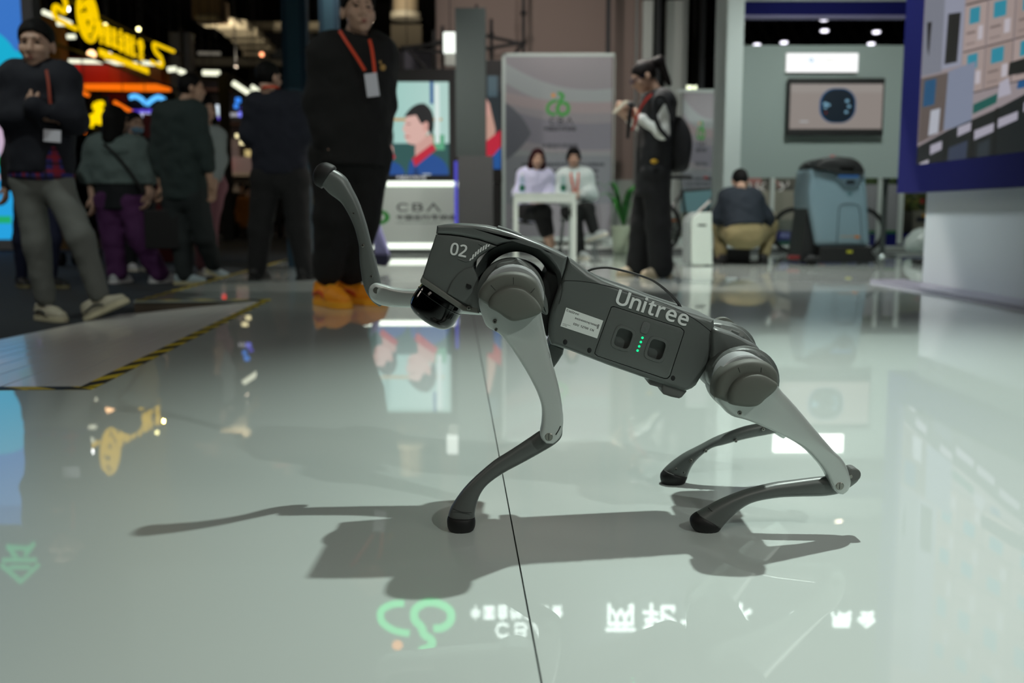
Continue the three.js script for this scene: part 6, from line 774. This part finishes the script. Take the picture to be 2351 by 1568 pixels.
// fascia over the booth, seen only mirrored in the floor
{
  const d = 8.0, t = thing('fascia_sign', 'dark overhead fascia with green bicycle logo and white glowing characters', 'sign', V(1, 2.5, -d)), Y = (py) => { const a = Math.atan((py - CY) / F) + PITCH; return Math.tan(a) * d - HC; }, X = (px, py) => { const v = (CY - py) / F; return (px - CX) / F * d / (CA + v * SA); };
  part(t, 'board', box(-3.2, 5.6, 2.42, 3.62, -d - 0.015, -d - 0.2), mat(0x4a5150, 0.8)); for (const x of [-2.4, 4.8]) part(t, 'hanger', rod(V(x, 3.6, -d - 0.1), V(x, 9.2, -d - 0.1), 0.03), BLACK);
  const wm = glow(0xf0fff8, 5), gm = glow(0x30e080, 3.2); const letter = (ch, px0, px1, py0, py1) => { const y1 = Y(py1), y0 = Y(py0), x0 = X(px0, (py0 + py1) / 2), x1 = X(px1, (py0 + py1) / 2), s = y1 - y0; part(t, 'letter', glyphGeo(ch, V(x0, y1, -d), V(1, 0, 0), V(0, -1, 0), s, s * 0.09, 0.03, (x1 - x0) / s), wm); };
  [...'两轮世界'].forEach((c, i) => letter(c, 1388 + i * 88, 1462 + i * 88, 1386, 1452)); [...'中国自行车协会'].forEach((c, i) => letter(c, 1078 + i * 31, 1106 + i * 31, 1391, 1422)); [...'CBA'].forEach((c, i) => letter(c, 1134 + i * 44, 1172 + i * 44, 1430, 1464)); letter('5', 1812, 1852, 1406, 1442); letter('展', 1908, 1955, 1404, 1440); letter('会', 1968, 2010, 1404, 1440);
  const y1 = Y(1498), y0 = Y(1378), x0 = X(866, 1440), x1 = X(1042, 1440), P = ([a, b]) => V(x0 + (x1 - x0) * a / 10, y1 - (y1 - y0) * b / 10, -d); part(t, 'logo_stroke', tube(LOGO.left.map(P), 0.03, 40, 8), gm); part(t, 'logo_stroke', tube(LOGO.right.map(P), 0.034, 70, 8), gm); const dt = P([2.6, 1.4]); part(t, 'logo_dot', ball(dt, 0.045, 0.045, 0.02, 16), glow(0xff9a30, 3));
}
// lamp housings of the booth spotlights and of the added fill spots
SPOTS.forEach(([x, y, z, tx, ty, tz], i) => {
  const where = ['over the robot dog', 'over the right of the stage', 'over the seated pair', 'over the grey scrubber', 'over the reception counter', 'added behind the camera as fill for the robot dog', 'added to brighten the tall grey banner', 'added to brighten the brown wall', 'added to brighten the white screen base', 'added over the aisle crowd to brighten it', 'added behind the television wall to light the posters', 'added to light the beige roof duct from below', 'added to light the round duct drum from below'][i], t = thing('spot_lamp', 'black arm spotlight ' + where, 'lamp', V(x, y, z)), dir = V(tx - x, ty - y, tz - z).normalize(), p = V(x, y, z);
  part(t, 'lens', (() => { const g = new THREE.CylinderGeometry(0.045, 0.045, 0.012, 24); g.applyQuaternion(new THREE.Quaternion().setFromUnitVectors(V(0, 1, 0), dir)); return g.translate(x, y, z); })(), glow(0xffe8cc, 12)); const a = p.clone().addScaledVector(dir, -0.02), b = p.clone().addScaledVector(dir, -0.2); part(t, 'can', rod(b, a, 0.05, 0.052, 24), BLACK); part(t, 'arm', rod(b, V(b.x, b.y + 0.35, b.z - 0.25), 0.012), BLACK); part(t, 'hanger', rod(V(b.x, b.y + 0.35, b.z - 0.25), V(b.x, 9.2, b.z - 0.25), 0.015), BLACK);
});
HALL.forEach(([x, y, z, w, h], i) => { const t = thing('hall_fill_lamp', ['added square fill lamp panel high over the aisle', 'added square fill lamp panel above the far shops', 'added square fill lamp panel above the right booth', 'added square fill lamp panel behind the photographer', 'added square fill lamp panel behind the cartons screen', 'added square fill lamp panel behind the left aisle'][i], 'lamp', V(x, y, z)); part(t, 'diffuser', box(x - w / 2, x + w / 2, y - 0.04, y, z - h / 2, z + h / 2), glow(0xfff6ea, 1)); part(t, 'hanger', rod(V(x, y, z), V(x, 9.2, z), 0.03), BLACK); part(t, 'frame', box(x - w / 2 - 0.05, x + w / 2 + 0.05, y, y + 0.06, z - h / 2 - 0.05, z + h / 2 + 0.05), BLACK); });  // housings for the added hall fill panels
// ---------- the far side of the hall: screens, neon sign, shops, roof steel ----------
// blue screen at the left edge
{
  const d = 16.5, t = thing('video_wall', 'huge bright blue and cyan video screen at the end of the left aisle', 'screen', V(at(-60, 500, d).x, FY, -d)), r = at(80, 560, d), l = at(-620, 560, d), top = 4.9;
  const tex = canvasTex(1024, 1024, (c, w, h) => { c.fillStyle = '#3a78cc'; c.fillRect(0, 0, w, h); c.fillStyle = '#18b4d8'; for (const [x, y, q] of [[860, 420, 150], [960, 470, 120], [760, 500, 140], [600, 430, 130], [900, 560, 160], [420, 480, 150], [250, 430, 120]]) { c.beginPath(); c.arc(x, y, q, 0, 7); c.fill(); } c.fillStyle = '#20b8d8'; c.fillRect(0, 500, w, 180); c.fillStyle = '#cdb4cc'; for (let k = 0; k < 16; k++) c.fillRect(k * 66, 600 - (k * 37 % 70), 44, 200); c.fillStyle = '#9fb8d0'; for (let k = 0; k < 16; k++) c.fillRect(k * 66 + 44, 640 - (k * 23 % 50), 22, 160); c.fillStyle = '#1fb0c8'; c.fillRect(0, 740, w, 70); c.fillStyle = '#2ab060'; c.fillRect(900, 730, 90, 30); c.fillStyle = '#d8c8dc'; c.fillRect(0, 790, w, 60); c.fillStyle = '#1c6ad8'; c.fillRect(0, 850, w, 174); c.fillStyle = '#28a8e8'; c.beginPath(); c.arc(930, 930, 120, 0, 7); c.fill(); c.fillStyle = '#b060c8'; c.fillRect(985, 850, 39, 174); c.fillStyle = '#24b070'; c.fillRect(900, 940, 50, 26); });
  part(t, 'casing', box(l.x, r.x + 0.18, FY + 0.02, top, -d, -d - 0.3), mat(0x8b8f94, 0.6)); part(t, 'panel', (() => { const g = new THREE.PlaneGeometry(r.x - l.x, top - 0.25); return g.translate((r.x + l.x) / 2, 0.1 + (top - 0.25) / 2, -d + 0.004); })(), screenMat(tex, 0.9)); panelLight((r.x + l.x) / 2, 2.4, -d + 0.08, (r.x + l.x) / 2, 2.4, 0, r.x - l.x - 0.2, 4, 0.2, 0x80c8ff);
  const s = thing('roof_sign', 'green glowing characters on a dark beam over the blue screen', 'sign', V(r.x - 0.6, top + 0.1, -d)); part(s, 'beam', box(l.x, r.x + 0.2, top + 0.05, top + 0.95, -d - 0.05, -d - 0.2), BLACK); [...'会展国'].forEach((c, i) => part(s, 'letter', glyphGeo(c, V(r.x - 0.95 - i * 0.85, top + 0.9, -d), V(1, 0, 0), V(0, -1, 0), 0.72, 0.07, 0.04), glow(0x20c878, 1.2)));
}
// yellow neon sign on a frame that runs away from us
{
  const X = -8.25, t = thing('neon_sign', 'yellow glowing shop sign with round emblem, characters and bent brackets', 'sign', V(X, 3.4, -22)); const ym = glow(0xffd000, 0.95), u = V(0, 0, -1), v = V(0, -1, 0), Pz = (px) => X * F / (px - CX), Y = (px, py) => { const d = Pz(px); return at(px, py, d).y; };
  const chars = [[274, 268, 45], [0, 0, 0]]; [...'中国北京同仁堂'].forEach((c, i) => { const px = 255 + i * 14.6, d = Pz(px), d2 = Pz(px + 10.2), top = 4.36, s = 0.46; part(t, 'letter', glyphGeo(c, V(X, top, -d), u, v, s, 0.026, 0.05, (d2 - d) / s), ym); });
  { const g = text('BEIJING TONG REN TANG CHINA', 0.12, 0.04, fontBold); g.computeBoundingBox(); const w = g.boundingBox.max.x, d0 = Pz(252), d1 = Pz(360); g.scale((d1 - d0) / w, 1.1, 1); g.rotateY(Math.PI / 2); g.translate(X, 3.66, -d0); part(t, 'small_lettering', g, ym); }
  const d0 = Pz(233), c = V(X, 4.32, -d0); const ring = (r, q) => { const g = new THREE.TorusGeometry(r, q, 8, 48); g.rotateY(Math.PI / 2); return g.translate(c.x, c.y, c.z); }; part(t, 'emblem', merge([ring(0.46, 0.032), ring(0.38, 0.02), tube([[0, -0.3], [0.2, -0.12], [0.02, 0.04], [-0.2, 0.16], [0.02, 0.3]].map(([a, b]) => V(c.x, c.y + b, c.z + a)), 0.05, 30, 8), tube([[0.28, 0.1], [0.12, 0.24], [-0.1, 0.1], [-0.26, -0.1]].map(([a, b]) => V(c.x, c.y + b, c.z + a)), 0.035, 24, 8), tube([[-0.05, -0.02], [0.2, 0.02], [0.28, -0.12]].map(([a, b]) => V(c.x, c.y + b, c.z + a)), 0.04, 20, 8), tube([[-0.28, 0.12], [-0.14, -0.1], [-0.1, -0.28]].map(([a, b]) => V(c.x, c.y + b, c.z + a)), 0.04, 20, 8)]), ym);
  const path = (pts) => new THREE.TubeGeometry(new THREE.CatmullRomCurve3(pts.map(([px, py]) => { const d = Pz(px); return V(X, Y(px, py), -d); }), false, 'catmullrom', 0.15), 60, 0.045, 8); part(t, 'bracket', path([[176, -20], [184, 0], [186, 18], [180, 28], [165, 14], [160, 16], [158, 30], [166, 44], [205, 66]]), ym); part(t, 'bracket', path([[420, 118], [378, 100], [377, 110], [382, 122], [390, 130], [394, 145], [392, 152], [370, 142]]), ym); part(t, 'backing_rail', merge([rod(V(X - 0.1, 3.6, -18), V(X - 0.1, 3.6, -26), 0.03), rod(V(X - 0.1, 4.5, -18), V(X - 0.1, 4.5, -26), 0.03), rod(V(X - 0.12, FY, -18.2), V(X - 0.12, 5.2, -18.2), 0.05), rod(V(X - 0.12, FY, -26), V(X - 0.12, 5.2, -26), 0.05)]), BLACK);
  const l = new THREE.PointLight(0xffd84a, 1); l.position.set(X + 0.6, 4, -21.5); l.castShadow = true; scene.add(l);
}
// red and orange canopy with light tubes
{
  const d = 27, t = thing('shop_canopy', 'canopy with red to olive coloured light painted into its panels and orange glowing edge', 'canopy', V(at(255, 500, d).x, FY, -d)); const P = (a, b, c, e, q, m, n, lab) => part(t, n, pbox(a, b, c, e, q, 0.5), m, lab);
  P(105, 146, 185, 196, d, mat(0x8e1410, 0.7), 'fabric_panel'); P(185, 147, 250, 196, d + 0.01, mat(0x6a1608, 0.7), 'fabric_panel'); P(250, 147, 320, 196, d + 0.02, mat(0x6a2a06, 0.7), 'fabric_panel'); P(320, 148, 368, 196, d + 0.03, mat(0x704206, 0.7), 'fabric_panel'); P(368, 148, 389, 194, d + 0.3, mat(0x5a4a0c, 0.7), 'fabric_panel');  // red-to-olive coloured light on the canopy is put into the panel colours
  P(100, 131, 388, 139, d + 0.2, mat(0x2a0604, 0.8), 'top_band'); part(t, 'edge_light', plate([[168, 193], [362, 194], [390, 202], [388, 209], [172, 204]], d - 0.02, d - 0.12, d + 0.3), glow(0xff7408, 0.95), 'orange glowing edge'); part(t, 'soffit', pbox(165, 205, 390, 215, d + 0.2, 0.4), mat(0x2c1c14, 0.8)); for (const x of [110, 384]) part(t, 'post', box(at(x, 500, d).x - 0.08, at(x, 500, d).x + 0.08, FY, at(x, 205, d).y, -d - 0.3, -d - 0.46), BLACK);
  for (const [a, b, c, e, l] of [[122, 136, 237, 146, 'long white light tube along the red canopy top'], [238, 140, 318, 150, 'white light tube over the brown canopy panels'], [323, 141, 376, 151, 'short white light tube at the canopy end']]) hang(single('light_tube', tube([at(a + 3, (b + e) / 2 - 2, d - 0.2), at((a + c) / 2, (b + e) / 2, d - 0.2), at(c - 3, (b + e) / 2 + 1, d - 0.2)], 0.05, 10, 8), glow(0xf2f4d8, 1.3), l, 'lamp'));
  const l = new THREE.SpotLight(0xff5020, 6, 0, 0.9, 0.6); l.position.set(at(170, 0, 25.5).x, at(0, 128, 25.5).y, -25.8); l.target.position.set(at(200, 0, d).x, at(0, 185, d).y, -d); l.castShadow = true; scene.add(l, l.target);
}
single('olive_pillar', pbox(97, 30, 134, 547, 24, 0.4), mat(0x8a5a0a, 0.7), 'ochre pillar behind the dark-haired man with folded arms', 'pillar');
let far = 22.2;
for (const [p, q, r, l] of [[[98, 27], [163, 54], 0.05, 'slanted white light tube left of the neon sign'], [[132, 54], [160, 54], 0.05, 'short white light tube left of the neon sign'], [[155, 84], [172, 84], 0.05, 'small white oval lamp under the neon sign'], [[410, 162], [424, 168], 0.06, 'white tube end under the right neon bracket'], [[466, 167], [504, 168], 0.06, 'white light tube over the green sweater man'], [[535, 190], [580, 220], 0.06, 'slanted white light tube on the black shop roof'], [[577, 199], [596, 212], 0.06, 'short slanted white light tube on the black shop roof'], [[386, 160], [404, 158], 0.06, 'white tube stub under the yellow bracket'], [[455, 122], [506, 123], 0.04, 'dim beige tube lamp under the roof duct']])
  far += 0.35, hang(single('light_tube', rod(at(p[0], p[1], far), at(q[0], q[1], far), r), glow(r < 0.05 ? 0x8a8478 : 0xf2f4d8, r < 0.05 ? 0.5 : 1.3), l, 'lamp'));
for (const [x, y, r, c, e, l] of [[155, 20, 0.055, 0xffffff, 9, 'bright round lamp at the left neon bracket'], [212, 15, 0.06, 0xffffff, 10, 'bright round lamp beside the neon emblem'], [218, 21, 0.04, 0xffe890, 4, 'small warm lamp beside the neon emblem'], [242, 57, 0.04, 0xfff0a0, 4, 'small warm lamp low on the neon emblem'], [318, 67, 0.045, 0xfff4a8, 6, 'small warm lamp between the neon characters'], [210, 125, 0.1, 0xffc890, 3, 'round warm downlight above the canopy'], [252, 123, 0.045, 0xd8d8e0, 2, 'small cool lamp above the canopy'], [128, 110, 0.1, 0xff8010, 1.6, 'orange lamp beside the man with folded arms'], [601, 125, 0.05, 0xffa070, 3, 'small orange lamp under the roof duct'], [715, 292, 0.04, 0xfffff0, 6, 'small white lamp between the polo shirt and black sweater'], [336, 294, 0.05, 0xf0e8ff, 2, 'small pale lamp beside the masked person']])
  far += 0.12, hang(single('round_lamp', ball(at(x, y, far - 2), r, r, r, 14), glow(c, e), l, 'lamp'));
// under the canopy: signs and strips
{
  const t = thing('yellow_sign', 'yellow glowing characters behind the hooded woman', 'sign', at(225, 250, 25)); const c = (ch, x, y, s) => part(t, 'letter', glyphGeo(ch, at(x, y, 25), V(0.9, 0.25, 0).normalize(), V(0, -1, 0), s, 0.06, 0.04), glow(0xffd800, 1.1)); c('堂', 212, 238, 0.3); c('同', 206, 264, 0.3); part(t, 'board', pbox(205, 218, 246, 266, 25.04, 0.1), mat(0x140c06, 0.7)); part(t, 'post', pbox(222, 266, 228, 546, 25.06, 0.06), BLACK);
  single('stall_wall', pbox(230, 210, 392, 545, 26.2, 0.3), mat(0x16100f, 0.8), 'dark stall wall under the canopy behind the wing sign', 'wall');
  single('red_panel', pbox(236, 214, 290, 236, 26.1, 0.1), mat(0xa8120c, 0.6), 'red panel under the canopy', 'panel');
  for (const [a, b, c2, e, l] of [[176, 207, 204, 219, 'orange light strip left of the yellow characters'], [262, 234, 304, 258, 'orange slanted light strip over the hooded woman'], [204, 272, 192, 306, 'orange upright light strip beside the hooded woman']]) far += 0.4, hang(single('light_strip', rod(at(a, b, far - 2.6), at(c2, e, far - 2.6), 0.045), glow(0xff7410, 1.0), l, 'lamp'));
  const w = thing('wing_sign', 'pale blue glowing wing-shaped sign over the violet bars', 'sign', at(338, 245, 26)); part(w, 'wing', tube([[298, 224], [310, 221], [325, 228], [337, 240]].map(([x, y]) => at(x, y, 26)), 0.06, 24, 8), glow(0x5ab8ff, 1.3)); part(w, 'wing', tube([[337, 240], [350, 229], [364, 223], [378, 230]].map(([x, y]) => at(x, y, 26)), 0.06, 24, 8), glow(0x5ab8ff, 1.3)); part(w, 'board', pbox(292, 214, 384, 250, 26.05, 0.15), mat(0x0a0810, 0.7));
  single('violet_bar', pbox(322, 251, 370, 257, 26, 0.2), glow(0x5a44d8, 1.0), 'violet glowing bar under the wing sign', 'sign'); single('violet_bar', pbox(299, 252, 316, 258, 25.95, 0.25), glow(0x5038c8, 1.0), 'small violet block left of the wing sign', 'sign'); single('white_bar', pbox(312, 259, 340, 267, 26, 0.2), glow(0xc8ccf0, 0.9), 'white glowing bar under the violet bar', 'sign'); single('violet_bar', plate([[342, 267], [370, 259], [370, 267]], 26, 25.95, 26.2), glow(0x7484f0, 1.0), 'slanted lilac glowing wedge under the wing sign', 'sign');
  single('red_pillar', pbox(344, 262, 400, 601, 12.5, 0.4), mat(0x5c0608, 0.7), 'dark red booth pillar behind the green sweater man', 'pillar');
  single('grey_post', pbox(407, 74, 437, 545, 26.5, 0.3), mat(0x74787f, 0.7), 'grey post at the right end of the neon sign', 'post');
}
// far shops: counters, shelves and small signs
{
  const d = 31, t = thing('market_stall', 'far white stall counters with lit shelves between the walking men', 'shop', V(at(540, 500, d).x, FY, -d)), wm = mat(0x9a8c90, 0.7), P = (n, a, b, c, e, q, m, th = 0.4) => part(t, n, pbox(a, b, c, e, q, th), m);
  P('back_board', 440, 280, 760, 560, d + 1.2, mat(0x3a3234, 0.8)); P('counter', 524, 360, 590, 400, d, wm); P('counter', 480, 358, 522, 392, d + 0.3, mat(0x8d8498, 0.7)); P('low_shelf', 486, 396, 590, 404, d - 0.1, mat(0xa8a090, 0.7)); P('shelf_base', 490, 404, 590, 520, d + 0.2, mat(0x8a8478, 0.7)); P('side_board', 525, 318, 548, 360, d + 0.3, mat(0x6f6468, 0.7)); P('lit_box', 562, 344, 589, 358, d, glow(0xd8c080, 0.7)); P('right_shelf', 700, 300, 760, 520, d + 0.2, mat(0x6a5c48, 0.7)); P('top_beam', 450, 202, 540, 208, d - 0.3, mat(0x7a5a50, 0.7)); P('top_beam', 490, 280, 560, 284, d - 0.2, mat(0x6a4a42, 0.7));
  for (const [a, b, c, e] of [[498, 307, 522, 316], [498, 323, 522, 332], [540, 307, 554, 316], [550, 323, 580, 332], [706, 318, 716, 332], [704, 340, 714, 350]]) part(t, 'shelf_lamp', pbox(a, b, c, e, d - 0.15, 0.06, 0.02), glow(0xfff0b8, 1.4)); P('number_sign', 484, 342, 516, 354, d - 0.2, glow(0xf4f8ff, 1.8), 0.05); P('red_sign', 500, 367, 523, 383, d - 0.2, glow(0xff2a18, 1.1), 0.05);
  for (const [a, b, c, e, col] of [[492, 240, 516, 250, 0xe8f4ff], [492, 250, 506, 262, 0xe0f4ff], [492, 262, 519, 268, 0xb0b8c8], [494, 268, 519, 274, 0x5a40d8], [525, 259, 546, 267, 0x9a9aa0], [540, 224, 552, 236, 0x3a90ff], [537, 238, 546, 249, 0x3a90ff], [553, 246, 562, 254, 0x5a4ae0], [546, 256, 558, 268, 0x7a80ff]]) part(t, 'small_sign', pbox(a, b, c, e, d - 0.6, 0.06, 0.05), glow(col, 1.0)); P('sign_beam', 485, 214, 566, 280, d - 0.5, mat(0x0c0a0c, 0.7), 0.1);
  hang(single('shop_roof', plate([[436, 170], [522, 168], [600, 212], [600, 250], [580, 240], [510, 190], [436, 190]], 26, 25.6, 27), mat(0x0c0a0a, 0.7), 'black sloping shop roof with light tubes', 'roof'));
  single('truss_post', pbox(514, 170, 523, 553, 22, 0.09), BLACK, 'thin black post before the far white counters', 'post'); single('brown_board', pbox(700, 352, 730, 548, 24, 0.2), mat(0x8c7a50, 0.7), 'sand-coloured upright board between the polo shirt and black sweater', 'board');
  panelLight(at(540, 300, 29).x, 3.4, -29, at(540, 300, 30).x, 1, -30.6, 4, 0.6, 3.5, 0xffe8d0);
}
{ const d = 8.4, t = thing('carry_bag', 'black square carrier bag beside the green sweater man', 'bag', V(at(368, 570, d).x, FY, -d)); const a = at(333, 572, d), b = at(408, 482, d); part(t, 'bag', box(a.x, b.x, a.y, b.y, -d, -d - 0.14, 0.01), mat(0x08080a, 0.6)); part(t, 'handle', tube([at(355, 483, d + 0.07), at(362, 452, d + 0.07), at(374, 444, d + 0.07), at(384, 455, d + 0.07), at(388, 483, d + 0.07)], 0.008, 24, 6), mat(0x08080a, 0.6)); }
{ const d = 11.5, t = thing('hand_cart', 'flat cart with brown cartons behind the man with folded arms', 'cart', V(at(160, 600, d).x, FY, -d)); const a = at(136, 575, d), b = at(186, 512, d); const y0 = FY + 0.16; part(t, 'deck', box(a.x - 0.05, b.x + 0.05, y0, y0 + 0.03, -d, -d - 0.5), mat(0x28364a, 0.6)); for (const x of [a.x, b.x]) for (const z of [-d - 0.06, -d - 0.42]) part(t, 'wheel', rod(V(x - 0.02, FY + 0.08, z), V(x + 0.02, FY + 0.08, z), 0.08, 0.08, 18), BLACK); single('carton', box(a.x, b.x - 0.08, y0 + 0.03, y0 + 0.33, -d - 0.04, -d - 0.44), mat(0x5a4428, 0.9), 'brown carton on the flat hand cart', 'carton'); }
// roof steel, ducts and dark beams under the ceiling
{
  const beige = mat(0x8c846e, 0.8), steel = mat(0x14181a, 0.7), light = mat(0x6e6a5c, 0.8);
  const t = thing('air_duct', 'long beige stepped air duct under the dark roof', 'duct', at(520, 90, 30)); const S = [[440, -10, 505, 44], [452, 38, 540, 52], [492, 44, 566, 66], [512, 62, 590, 82], [530, 80, 606, 98], [548, 96, 620, 112], [556, 108, 606, 128]]; S.forEach(([a, b, c, e], i) => part(t, 'duct_section', pbox(a, b, c, e, 26 + i * 1.4, 0.8, 0.05), i === 0 ? mat(0x6e5c44, 0.8) : beige)); part(t, 'duct_rim', pbox(448, 34, 500, 46, 25.8, 0.3, 0.05), mat(0xa09880, 0.7));
  const u = thing('air_duct', 'beige crosswise duct above the far aisle', 'duct', at(590, 56, 33)); part(u, 'duct_section', pbox(520, 50, 660, 66, 33, 0.6), beige); part(u, 'duct_section', pbox(690, 50, 760, 66, 33, 0.6), beige); const u2 = thing('air_duct', 'low beige beam above the black shop roof', 'duct', at(540, 143, 38)); part(u2, 'duct_section', pbox(440, 132, 660, 150, 38, 0.6), light); const u3 = thing('air_duct', 'round beige duct drum right of the man in black', 'duct', at(930, 50, 24)); part(u3, 'drum', rod(at(932, 30, 24), at(932, -40, 24), 0.3, 0.3, 28), mat(0x5c5240, 0.8)); part(u3, 'drum_rim', rod(at(932, 44, 24), at(932, 30, 24), 0.36, 0.36, 28), light); part(u3, 'duct_section', pbox(898, 56, 968, 110, 26, 0.6), mat(0x4c4638, 0.8));
  const names = ['sloping dark steel roof beam over the neon sign', 'second sloping dark steel roof beam', 'dark steel roof beam crossing the beige duct', 'dark steel beam behind the teal posts', 'dark roof beam above the shops', 'dark steel roof beam near the brown wall', 'long dark roof girder over the left aisle']; [[[330, -60], [440, 90]], [[250, -60], [470, 120]], [[500, -40], [640, 60]], [[600, -40], [760, 90]], [[430, 110], [680, 118]], [[860, -60], [980, 90]], [[-40, -60], [300, -10]]].forEach(([p, q], i) => hang(single('roof_beam', bar(at(p[0], p[1], 40 + i), at(q[0], q[1], 46 + i), 0.5, 0.7), steel, names[i], 'beam')));
  hang(single('dark_panel', pbox(560, 70, 720, 134, 36, 0.3), mat(0x1c2022, 0.8), 'dark roof panel behind the navy polo man', 'panel')); hang(single('dark_panel', pbox(880, 90, 1003, 165, 30, 0.3), mat(0x0c0e0f, 0.8), 'black roof panel behind the scaffold', 'panel'));
  hang(t); hang(u); hang(u2); hang(u3);
  // lamps of the far hall seen over the television wall
  const lamps = [[1892, 44], [1893, 70], [2012, 73], [1800, 97], [2000, 100], [1738, 102]]; lamps.forEach(([x, y], i) => { const d = 30 + i, o = thing('high_bay_lamp', 'round white high-bay lamp far away over the television wall', 'lamp', at(x, y, d), 'high-bay lamps seen over the television wall'); part(o, 'reflector', new THREE.CylinderGeometry(0.06, 0.2, 0.16, 20).translate(at(x, y, d).x, at(x, y, d).y + 0.1, -d), steel); part(o, 'bulb', ball(at(x, y + 1, d), 0.12, 0.04, 0.12, 16), glow(0xf4f0ff, 3)); hang(o); });
  const tr = thing('roof_truss', 'dark roof truss of crossed bars behind the television wall', 'truss', at(1880, 70, 36)); for (let k = 0; k < 12; k++) { part(tr, 'bar', rod(at(1700 + k * 34, 30, 36), at(1734 + k * 34, 102, 36), 0.05, 0.05, 6), mat(0x2a2c2c, 0.7)); part(tr, 'bar', rod(at(1734 + k * 34, 30, 36), at(1700 + k * 34, 102, 36), 0.05, 0.05, 6), mat(0x1c1e1e, 0.7)); } for (const y of [30, 102]) part(tr, 'chord', rod(at(1690, y, 36), at(2120, y, 36), 0.08, 0.08, 8), steel);
  hang(tr);
}
renderer.render(scene, camera);
